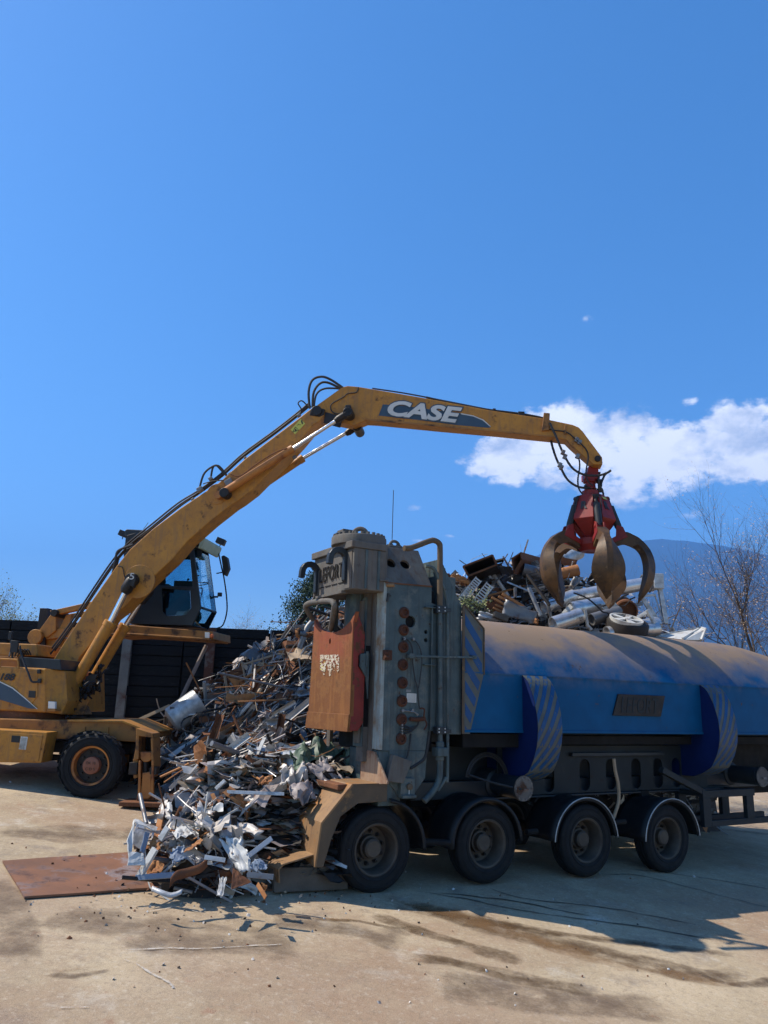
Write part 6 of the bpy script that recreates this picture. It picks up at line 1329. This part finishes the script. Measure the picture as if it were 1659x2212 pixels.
# tangled wires cascade
mb=MB(); rnd=random.Random(6)
for i in range(90):
    a=at('S',rnd.uniform(620,1180),rnd.uniform(560,760),15.6); b=at('S',rnd.uniform(260,900),rnd.uniform(800,1000),14.9); 
    a.z=h1(a.x,a.y)+rnd.uniform(.05,.3); b.z=h1(b.x,b.y)+rnd.uniform(.03,.2)
    m_=(a+b)/2; m_.z+=rnd.uniform(.0,.22); m_.x+=rnd.gauss(0,.15); q1=a.lerp(m_,.5)+Vector([rnd.gauss(0,.06) for _ in range(3)]); q2=m_.lerp(b,.5)+Vector([rnd.gauss(0,.06) for _ in range(3)]); mb.tube(smooth_path([a,q1,m_,q2,b],3),rnd.uniform(.004,.008),0,4,cap=False)
o=mb.build('wire_tangle',M['steel'],recalc=False); tag(o,'tangled thin grey wires hanging down the heap below the upright laths','wire tangle',kind='stuff')
mb=MB()
for i in range(60):
    c=at('S',rnd.uniform(900,1090),rnd.uniform(680,780),15.2)+Vector((0,rnd.uniform(-.3,.1),0)); q=[c+Vector([rnd.gauss(0,.16) for _ in range(3)]) for _ in range(4)]; mb.tube(smooth_path(q,3),.004,0,4,cap=False)
o=mb.build('wire_tangle',M['rust'],recalc=False); tag(o,'clump of springy rusty wire under the pale curved panel','wire tangle',kind='stuff')
# low scattered pieces between the machine and the heap
lathg('S',(312,1022),(560,1062),.09,.02,'white','perforated_strip','pale perforated metal strip lying on the ground right of the outrigger','metal strip')
lathg('S',(240,1060),(440,1062),.04,.03,'steel','thin_bar','thin dark bar lying on the ground behind the outrigger foot','bar')
lath('S',(260,868),(500,948),14.6,.035,.03,'galv','thin_bar','thin pale rod sloping down right at the left foot of the heap','bar',Y2=13.9)
panel('S',[(262,835),(320,818),(335,850),(270,866)],15.4,'alu','mesh_scrap','small bright crumpled mesh at the far left foot of the heap',crump=.05)
pipe('S',(168,1125),(210,1318),10.9,.028,'steel','grey_pole','slim grey pole leaning on the white cabinet in front of the outrigger','pole',Y2=10.5)
# top pieces of the crushed heap
def dsheet(r,pts,Ys,mt,name,label,cr=.1,seed=0,cat='sheet',nu=16,nv=12,th=.006): return panel(r,pts,0,mt,name,label,cat,th,cr,seed,Ys,nu,nv)
dsheet('S',[(560,918),(700,925),(912,1050),(800,1060)],[11.4,11.8,11.5,11.2],'mauve','bent_sheet','large smooth mauve grey bent panel on top of the crushed scrap',.07,1)
dsheet('S',[(900,800),(1060,800),(1150,940),(980,930)],[11.9,12.2,11.9,11.5],'mauve','torn_sheet','torn brownish sheet with jagged edges above the mauve panel',.22,2)
dsheet('S',[(1050,800),(1180,850),(1200,930),(1080,930)],[11.8,12.,11.8,11.5],'mauve','torn_sheet','broad pale fold of sheet between the torn brown and green sheets',.12,3)
dsheet('S',[(1150,840),(1330,770),(1360,880),(1200,960)],[11.6,12.0,11.8,11.3],'green','green_sheet','crumpled pale green sheet below the rusty ram plate',.22,4)
dsheet('S',[(1300,760),(1520,830),(1540,960),(1340,950)],[12.2,12.2,11.9,11.8],'green','green_sheet','dark green folded sheet deep inside the shear mouth',.20,5)
dsheet('S',[(1500,840),(1600,800),(1610,990),(1520,1000)],[11.9,12.,11.8,11.6],'green','green_sheet','dark green curved sheet against the tower column',.12,6)
dsheet('S',[(1080,950),(1240,930),(1270,1040),(1100,1060)],[11.2,11.4,11.2,10.9],'alu','crumpled_foil','bright crumpled silver sheet on the right of the crushed scrap',.24,7)
dsheet('S',[(1250,930),(1380,900),(1500,1030),(1400,1060)],[11.4,11.6,11.4,11.2],'mauve','crumpled_cloth_like_sheet','long crumpled brownish grey sheet reaching toward the column foot',.2,8)
dsheet('S',[(1150,1060),(1290,1030),(1320,1150),(1180,1170)],[10.9,11.1,10.9,10.7],'mauve','balled_sheet','balled brown sheet above the dark layers by the skirt',.25,9)
dsheet('S',[(950,1010),(1040,1000),(1030,1040),(945,1060)],[11.,11.1,10.9,10.9],'rustor','orange_scrap','small orange brown sheet in the middle of the crushed scrap',.08,10)
lath('S',(735,1108),(1110,1122),10.9,.045,.015,'galv','flat_strip','long pale strip lying level across the pressed layers','metal strip')
lath('S',(665,1090),(725,1035),11.0,.05,.04,'galv','short_profile','short bright steel profile poking out left of the pressed layers','profile')
lath('S',(545,930),(500,985),11.3,.03,.02,'alu','jagged_strip','short jagged silver strip at the left edge of the pressed scrap','metal strip')
dsheet('S',[(500,1220),(640,1170),(660,1280),(560,1340)],[10.6,10.8,10.5,10.2],'alu','crumpled_foil','crumpled cream silver sheet at the left of the lower heap',.22,11)
dsheet('S',[(380,1330),(540,1300),(600,1390),(400,1400)],[10.4,10.6,10.2,10.],'white','crumpled_white_sheet','crumpled white sheet behind the tan panels of the lower heap',.16,12)
dsheet('S',[(620,1270),(800,1270),(980,1370),(700,1400)],[10.6,10.7,10.4,10.1],'alu','crumpled_foil','long wrinkled silver sheet across the lower heap',.18,13)
dsheet('S',[(680,1420),(830,1400),(900,1600),(840,1640)],[10.0,10.1,9.8,9.75],'white','crumpled_white_sheet','large crumpled white sheet hanging down the front of the lower heap',.15,14)
dsheet('S',[(360,1490),(450,1450),(470,1540),(380,1570)],[9.9,10.,9.7,9.6],'bluescrap','pale_blue_foil','pale blue crumpled sheet in the front of the lower heap',.12,15)
dsheet('S',[(455,1500),(560,1410),(580,1425),(500,1490)],[9.8,9.9,9.8,9.7],'rustor','leaf_shaped_sheet','curved tan leaf shaped sheet in the front of the lower heap',.05,16)
dsheet('S',[(200,1480),(260,1400),(320,1410),(290,1490)],[9.9,10.1,10.1,9.8],'rustor','tan_board','tan broken panel beside the white cabinet, upper of the two',.05,17)
dsheet('S',[(230,1540),(325,1580),(310,1630),(210,1645)],[9.8,9.8,9.65,9.65],'rustor','tan_board','tan broken panel at ground level in front of the white cabinet, lower of the two',.05,18)
lath('S',(152,1680),(268,1480),9.62,.085,.04,'white','white_profile','wide white profile leaning across the front of the white cabinet','profile')
lath('S',(300,1420),(350,1340),9.9,.08,.03,'galv','white_profile','short pale upright profile right of the white cabinet','profile')
lath('S',(140,1670),(400,1650),9.6,.06,.05,'bluescrap','pale_blue_profile','pale blue profile lying along the ground under the white profile','profile')
lath('S',(300,1655),(400,1570),9.6,.03,.02,'steel','thin_bar','thin grey bar leaning in front of the lower heap','bar')
mb=MB(); pts=[at('S',x,y,Y) for x,y,Y in ((362,1735,9.25),(400,1690,9.3),(470,1670,9.4),(560,1640,9.5),(610,1595,9.6))]; P=smooth_path(pts,4)
mb.grid(lambda a,b:P[min(len(P)-1,int(a*(len(P)-1)))]+Vector((0,.02,.10))*b,len(P)-1,1); o=one(mb,'rusty_strip','rust','bent rusty brown strip curling forward at the foot of the lower heap','metal strip',recalc=False); s_=o.modifiers.new('t','SOLIDIFY'); s_.thickness=.01
mb=MB(); P=smooth_path([at('S',x,y,Y) for x,y,Y in ((240,1755,9.1),(300,1780,9.05),(370,1800,9.05),(440,1775,9.1))],4); mb.grid(lambda a,b:P[min(len(P)-1,int(a*(len(P)-1)))]+Vector((0,.03,.045))*b,len(P)-1,1); o=one(mb,'silver_strip','galv','thin curled silver strip lying on the edge between the two steel plates','metal strip',recalc=False); s_=o.modifiers.new('t','SOLIDIFY'); s_.thickness=.008
dsheet('S',[(690,1670),(735,1665),(712,1790),(668,1788)],[9.5,9.5,9.15,9.15],'galv','silver_flashing','silver flashing strip standing out at the front foot of the lower heap',.04,19)
dsheet('S',[(775,1610),(780,1608),(895,1700),(765,1745)],[9.5,9.5,9.5,9.2],'rust','rusty_triangle','dark rusty triangular plate leaning near the kerb block',.02,20)
dsheet('S',[(560,1560),(640,1560),(635,1585),(565,1580)],[9.6,9.6,9.6,9.6],'white','small_white_tab','small flat white plate in the front of the lower heap',.01,21)
lath('S',(935,1710),(990,1800),9.2,.05,.012,'rustor','rusty_spike','small orange rusty spike leaning beside the kerb block','metal strip',Y2=9.05)
dsheet('S',[(975,1740),(960,1700),(1000,1720),(985,1760)],[9.3,9.3,9.3,9.3],'rustor','rusty_flake','small bright orange rusty flake left of the kerb block',.03,22)
lath('S',(860,1540),(1030,1410),9.9,.06,.02,'bluescrap','pale_blue_profile','bluish white profile sloping up right toward the bent step plate','profile')
dsheet('S',[(880,1560),(980,1550),(1000,1610),(890,1620)],[9.7,9.7,9.6,9.6],'bluescrap','blue_foil','shiny blue crumpled sheet left of the bent step plate',.14,23)
lath('S',(590,1535),(725,1555),9.55,.05,.02,'galv','bent_strip','bent silver strip in the middle front of the lower heap','metal strip')
lath('S',(870,1650),(1040,1665),9.4,.06,.04,'steel','pale_profile','grey profile lying along the ground left of the kerb block','profile')
dsheet('S',[(480,1530),(560,1520),(590,1560),(520,1580)],[9.6,9.7,9.6,9.5],'steel','curled_plate','dark grey curled plate in the front of the lower heap',.1,24)
# white open cabinet
cbn=at('S',170,1480,9.75); cab_=thing('white_cabinet','dented open white metal cabinet lying at the left end of the crushed scrap','cabinet',loc=cbn)
def cpan(pts,Ys,name,mt='white',th=.012):
    P=[at('S',x,y,Y)-cbn for (x,y),Y in zip(pts,Ys)]; mb=MB(); n=(P[1]-P[0]).cross(P[3]-P[0]).normalized()
    mb.grid(lambda a,b:(P[0]*(1-a)+P[1]*a)*(1-b)+(P[3]*(1-a)+P[2]*a)*b+n*.012*nz(a*3,b*3,len(name)),6,6,smooth=False); o=mb.build(name,M[mt],cab_,recalc=False); s_=o.modifiers.new('t','SOLIDIFY'); s_.thickness=th
cpan([(80,1430),(132,1290),(140,1300),(98,1590)],[9.7,10.1,10.0,9.55],'side_panel'); cpan([(132,1290),(280,1345),(270,1370),(135,1310)],[10.1,10.2,10.0,9.95],'top_panel')
cpan([(98,1440),(150,1310),(235,1375),(195,1500)],[9.95,10.3,10.3,10.0],'back_panel','galv'); cpan([(85,1590),(98,1500),(190,1510),(198,1590)],[9.5,9.6,9.65,9.6],'bottom_panel'); cpan([(200,1370),(230,1380),(190,1510),(165,1500)],[9.9,9.95,9.8,9.75],'inner_shelf','bluescrap')
# ---- pieces behind the tank
def TP(x,y,Y): return at('T',x,y,Y)
mb=MB(); f_=[TP(255,168,16.6),TP(495,75,16.6),TP(530,155,16.6),TP(298,246,16.6)]; dv=Vector((.35,1.1,-.15)); cx_=sum(f_,Vector())/4
for i in range(4): a,b=f_[i],f_[(i+1)%4]; mb.plate([a,b,b+dv,a+dv],[],(cx_-(a+b)/2).normalized()*.03)
mb.plate([p+dv for p in f_],[],Vector((0,.02,0))); o=one(mb,'steel_box','darkscrap','large black open steel box perched on top of the heap right of the shear tower','box')
mb=MB()
for i in range(4):
    a,b=f_[i],f_[(i+1)%4]; mb.bar(a-Vector((0,.02,0)),b-Vector((0,.02,0)),.03,.035)
mb.v=[tuple(Vector(v)-o.location) for v in mb.v]; mb.build('rim_frame',M['rust'],o)
mb=MB(); f_=[TP(648,100,16.9),TP(727,48,16.9),TP(737,108,16.9),TP(668,225,16.9)]; dv=TP(880,95,18.2)-TP(727,52,16.9); cx_=sum(f_,Vector())/4
for i in range(4): a,b=f_[i],f_[(i+1)%4]; mb.plate([a,b,b+dv*1.5,a+dv*1.5],[],(cx_-(a+b)/2).normalized()*.03)
one(mb,'square_duct','rust','open rusty square duct on the heap top left of the grapple','duct')
panel('T',[(535,160),(650,170),(680,235),(570,230)],17.0,'darkscrap','black_plate','black plate between the open box and the square duct',crump=.04)
for i,(pts,mt,lab,Y) in enumerate([([(90,205),(150,230),(160,290),(100,270)],'rust','small torn rusty sheet beside the tall brown pipe',16.2),([(130,275),(178,222),(260,245),(330,318)],'rustor','curled orange rusty sheet in front of the open steel box',16.0),([(225,300),(300,255),(330,320),(250,330)],'rust','folded rusty sheet under the orange one',16.1),
    ([(430,490),(545,440),(600,560),(480,530)],'rust','rusty square panel left of the grey curved panel',15.6),([(370,595),(395,530),(560,580),(545,612)],'galv','pale shallow tray lying on the tank edge beside the striped panel',15.2),
    ([(605,435),(870,545),(830,635),(570,560)],'steel','large dark grey curved panel above the dusty tank roof',15.2),([(850,590),(870,600),(865,640),(835,635)],'rustor','small orange curl at the right end of the grey curved panel',15.1),
    ([(1050,90),(1190,115),(1170,170),(1052,150)],'rust','rusty channel beam behind the middle grapple tine',17.6),([(1160,250),(1240,255),(1130,390),(1110,360)],'steel','dark diagonal plate beside the middle tine',17.2)]):
    panel('T',pts,Y,mt,'bent_plate' if i else 'torn_sheet',lab,crump=.08 if i not in(3,7) else .02,seed=i)
def brack(a,b,Y,w,label,mt='galv'):
    mb=MB(); A=TP(*a,Y); B=TP(*b,Y); s_=(B-A).normalized().cross(Vector((0,1,0))).normalized()*w; mb.bar(A-s_,B-s_,.02,.02); mb.bar(A+s_,B+s_,.02,.02)
    for k in range(11): p=A.lerp(B,(k+.5)/11); mb.bar(p-s_,p+s_,.012,.03)
    one(mb,'perforated_rack',mt,label,'rack')
brack((245,440),(385,268),15.9,.07,'slanting pale perforated rack nearest to the striped panel'); brack((320,520),(478,312),15.7,.08,'slanting pale perforated rack with green edge right of the other rack')
lath('T',(480,330),(420,470),15.75,.05,.04,'green','green_bar','green bar along the right perforated rack','bar')
for a,b,w_,lab in (((575,390),(752,500),.06,'long rusty plank lying highest above the grey curved panel'),((488,420),(590,476),.05,'short rusty plank left of the long one'),((545,412),(620,450),.05,'short rusty plank between the two others'),((500,505),(600,550),.04,'rusty slat on the rusty square panel, upper one'),((520,480),(610,520),.04,'rusty slat on the rusty square panel, lower one')): lath('T',a,b,15.45,w_,.04,'rustor','rusty_plank',lab,'plank')
mb=MB(); c=TP(562,578,15.1); mb.box(c,(.3,.2,.12),Matrix.Rotation(.35,3,'Y')); one(mb,'concrete_lump','conc','small pale concrete lump between the tray and grey curved panel','concrete lump',.02)
mb=MB(); A=TP(818,212,16.6); B=TP(1000,462,16.0)
for s_ in (-.1,.1): mb.bar(A+Vector((s_,0,s_*.6)),B+Vector((s_,0,s_*.6)),.05,.05)
for k in range(12): p=A.lerp(B,k/12); q=A.lerp(B,(k+1)/12); mb.bar(p+Vector((-.1,0,-.06)),q+Vector((.1,0,.06)),.015,.015)
one(mb,'lattice_beam','darkscrap','black lattice beam slanting down behind the left grapple tine','beam')
pipe('T',(745,190),(890,228),17.2,.14,'steel','dull_pipe','dull brown pipe end poking out under the square duct',hollow=True); pipe('T',(1000,240),(1195,195),17.4,.13,'rustor','rusty_pipe','tan rusty pipe lying behind the left and middle tines'); pipe('T',(1050,120),(1200,50),17.9,.17,'galv','white_pipe','short fat white pipe behind the left grapple tine',Y2=18.3)
lath('T',(680,340),(683,420),15.8,.10,.05,'steel','channel_stub','short upright dark channel in the shade left of the grapple','channel')
mb=MB(); rnd=random.Random(8); c0=TP(330,450,15.5)
for i in range(60):
    d=Vector((rnd.gauss(0,1),rnd.gauss(0,.6),abs(rnd.gauss(.6,.5)))).normalized(); L=rnd.uniform(.12,.32); b=c0+Vector((rnd.uniform(-.18,.22),0,rnd.uniform(-.25,.0))); mb.tube([b,b+d*L],.004,0,3,cap=False)
    for k in range(9): q=b+d*L*rnd.uniform(.3,1)+Vector([rnd.gauss(0,.02) for _ in range(3)]); e=Vector([rnd.gauss(0,1) for _ in range(3)]).normalized()*.022; f=e.orthogonal()*.6; mb.add([q-e,q-f,q+e,q+f],[(0,1,2,3)],1)
o=one(mb,'weed_bush',[M['barkdk'],M['budgreen']],'small green weedy bush growing between the two perforated racks','bush',recalc=False)
def QP(x,y,Y): return at('Q',x,y,Y)
# long lamp pole with bolted bracket
A=QP(120,515,17.2); B=QP(960,362,17.2); pol=thing('galvanised_mast','long thick galvanised mast lying on the heap behind the grapple with a two legged bracket','mast',loc=A)
mb=MB(); d=B-A; L=d.length; mb.lathe([(.15,0),(.15,L*.42),(.19,L*.42),(.19,L*.43),(.16,L*.435),(.145,L*.9),(.20,L*.9),(.20,L*.92),(.2,L*.97),(.15,L*.975),(.15,L)],A,d,seg=28); mb.build('tube',M['silver'],pol,org=A)
mb=MB()
for k in range(7): p=A.lerp(B,.45+.02*k)+Vector((0,-.17,-.02)); mb.box(p,(.03,.05,.09))
for t in (.86,.9,.94): mb.tube([A.lerp(B,t)+Vector((.21*0,.21*math.cos(a*.785),.21*math.sin(a*.785))) for a in range(8)],.018,0,6,closed=True)
mb.build('bolts_and_clamps',M['steel'],pol,org=A)
for a,b in (((815,480),(1022,800)),((1000,340),(1078,782))):
    mb=MB(); mb.bar(QP(*a,17.1),QP(*b,17.0),.09,.10); mb.build('bracket_leg',M['galv'],pol,org=A,bevel=.008)
mb=MB(); mb.bar(QP(850,500,17.05),QP(975,490,17.05),.05,.05); mb.box(QP(985,360,17.1),(.22,.3,.34)); mb.bar(QP(960,480,17.1),QP(1060,780,17.0),.03,.03); mb.build('bracket',M['galv'],pol,org=A,bevel=.01)
pipe('Q',(-150,620),(150,500),16.9,.15,'silver','galvanised_pipe','fat pale pipe below the left end of the long mast',Y2=17.1); pipe('Q',(-60,790),(215,700),15.9,.16,'silver','white_pipe','short bright white pipe lying just above the tank roof under the grapple',Y2=16.1)
pipe('Q',(120,640),(420,590),16.6,.17,'silver','galvanised_pipe','pale pipe lying under the middle grapple tine',Y2=16.9); pipe('Q',(330,740),(610,660),16.3,.13,'steel','dull_pipe','dull grey pipe left of the spoked wheel',Y2=16.5); pipe('Q',(800,830),(985,790),16.5,.17,'silver','white_pipe','bright pipe stub right of the spoked wheel',Y2=16.7)
pipe('Q',(480,880),(990,830),16.0,.15,'silver','galvanised_pipe','long pale pipe lying lowest along the tank roof under the spoked wheel',Y2=16.3)
for a,b,w_,mt,lab in (((-130,480),(-60,800),.09,'steel','dark upright channel left of the white pipe'),((130,580),(230,760),.08,'galv','grey brace standing over the white pipe'),((0,740),(130,600),.10,'white','white bar slanting up from the white pipe'),((265,640),(290,800),.06,'galv','upright pale bar under the middle tine'),((280,790),(330,845),.06,'white','short white bar at the tank edge'),((890,640),(990,830),.09,'white','white corner profile standing right of the spoked wheel'),((790,720),(880,670),.07,'white','white arm leading up to the corner profile'),((-300,420),(-180,700),.08,'galv','pale channel leaning in the middle of the pile')):
    lath('Q',a,b,16.2,w_,.05,mt,'steel_channel',lab,'channel')
panel('Q',[(430,620),(545,545),(610,612),(470,650)],16.6,'white','triangle_bracket','white triangular bracket plate above the dull grey pipe',crump=.01)
mb=MB(); c=QP(680,655,16.9); mb.lathe([(.0,.5),(.24,.5),(.25,.0),(.22,-.02),(.21,.1),(0,.1)],c,Vector((.15,1,.3)),seg=24); one(mb,'rusty_tub','rust','brown rusty round tub behind the spoked wheel','tub')
c=QP(680,737,16.0); axw=Vector((.1,-.38,.92)).normalized(); whl=thing('spoked_wheel','pale five spoked wheel lying flat on a rusty drum above the tank roof','wheel',loc=c)
mb=MB(); a_=axw.orthogonal().normalized(); b_=axw.cross(a_); R0=.335; mb.lathe([(R0-.03,-.05),(R0,-.05),(R0+.01,.03),(R0-.025,.03),(R0-.03,-.05)],c,axw,seg=36); mb.build('rim',M['white'],whl,org=c)
mb=MB()
for k in range(5):
    t=k*1.2566+.3; d=a_*math.cos(t)+b_*math.sin(t); e=a_*-math.sin(t)+b_*math.cos(t); mb.loft2([c+d*.03+e*.035-axw*.01,c+d*.03-e*.035-axw*.01,c+d*.03-e*.035+axw*.02,c+d*.03+e*.035+axw*.02],[c+d*(R0-.02)+e*.07-axw*.01,c+d*(R0-.02)-e*.07-axw*.01,c+d*(R0-.02)-e*.07+axw*.02,c+d*(R0-.02)+e*.07+axw*.02])
mb.lathe([(.06,-.03),(.06,.03),(0,.035)],c,axw,seg=14); mb.build('spokes',M['white'],whl,org=c)
mb=MB(); c=QP(690,790,16.1); mb.lathe([(.0,.1),(.40,.1),(.43,.05),(.43,-.16),(.36,-.22),(0,-.22)],c,axw,seg=32); one(mb,'rusty_drum','darkscrap','low dark drum under the spoked wheel','drum',.01)
# folded white roof sheet at the right
mb=MB(); P=[QP(972,905,16.6),QP(1430,818,16.9),QP(1475,835,16.5),QP(1432,945,16.3),QP(1268,942,16.2)]
mb.plate([P[0],P[1],P[2],P[3],P[4]],[],Vector((0,.05,-.03))); mb.bar(P[0],P[1],.05,.04); mb.bar(P[1],P[2],.05,.04); mb.bar(P[2],P[3],.04,.05); mb.bar(P[1]+Vector((-.1,-.1,-.05)),P[4]+Vector((-.05,0,.02)),.03,.05); one(mb,'folded_roof_sheet','white','folded white metal roof sheet lying at the right end of the heap above the tank','roof sheet')
# cables over the pile
rnd=random.Random(3)
for k,(pts,Y,rr,lab) in enumerate([([(150,470),(280,520),(380,600),(440,660),(500,680),(515,760)],16.2,.018,'thick black cable drooping under the middle grapple tine'),([(440,605),(560,560),(640,510),(700,480)],16.5,.022,'straight black cable running up to the right grapple tine'),([(610,605),(660,600),(690,575),(718,548)],16.4,.010,'thin curved wire near the right grapple tine tip'),([(0,430),(60,405),(130,400),(140,420),(60,440),(0,445)],16.6,.012,'pale loop of cable between the left and middle tines')]):
    mb=MB(); mb.tube(smooth_path([QP(x,y,Y) for x,y in pts],6),rr,0,7); one(mb,'cable','hose' if k<3 else 'tan',lab,'cable')

# repeats share a group
GN={'timber_lath':'pale laths sticking out of the heap','rusty_plank':'rusty planks beside the grey curved panel','steel_channel':'pale channels among the pipes behind the tank','perforated_rack':'perforated racks beside the tower','cable_coil':'coils of cable and wire on the heap','galvanised_pipe':'pale pipes behind the tank','white_pipe':'pale pipes behind the tank','dull_pipe':'pale pipes behind the tank','cable':'black cables over the pile behind the tank','green_sheet':'green folded sheets in the shear mouth','torn_sheet':'torn sheets on the crushed scrap','crumpled_foil':'crumpled silver sheets in the crushed scrap','crumpled_white_sheet':'crumpled white sheets in the lower heap','tan_board':'tan broken boards beside the white cabinet','bare_tree':'leafless trees behind the tank','budding_tree':'trees beyond the sleeper wall','road_plate':'steel plates lying on the ground','thin_bar':'thin bars lying around the heap','white_profile':'pale profiles in the lower heap','pale_blue_profile':'pale profiles in the lower heap','bent_plate':'bent plates behind the tank'}
for o in list(SC.objects):
    k=o.name.split('.')[0]
    if o.parent is None and k in GN and 'category' in o: o['group']=GN[k]
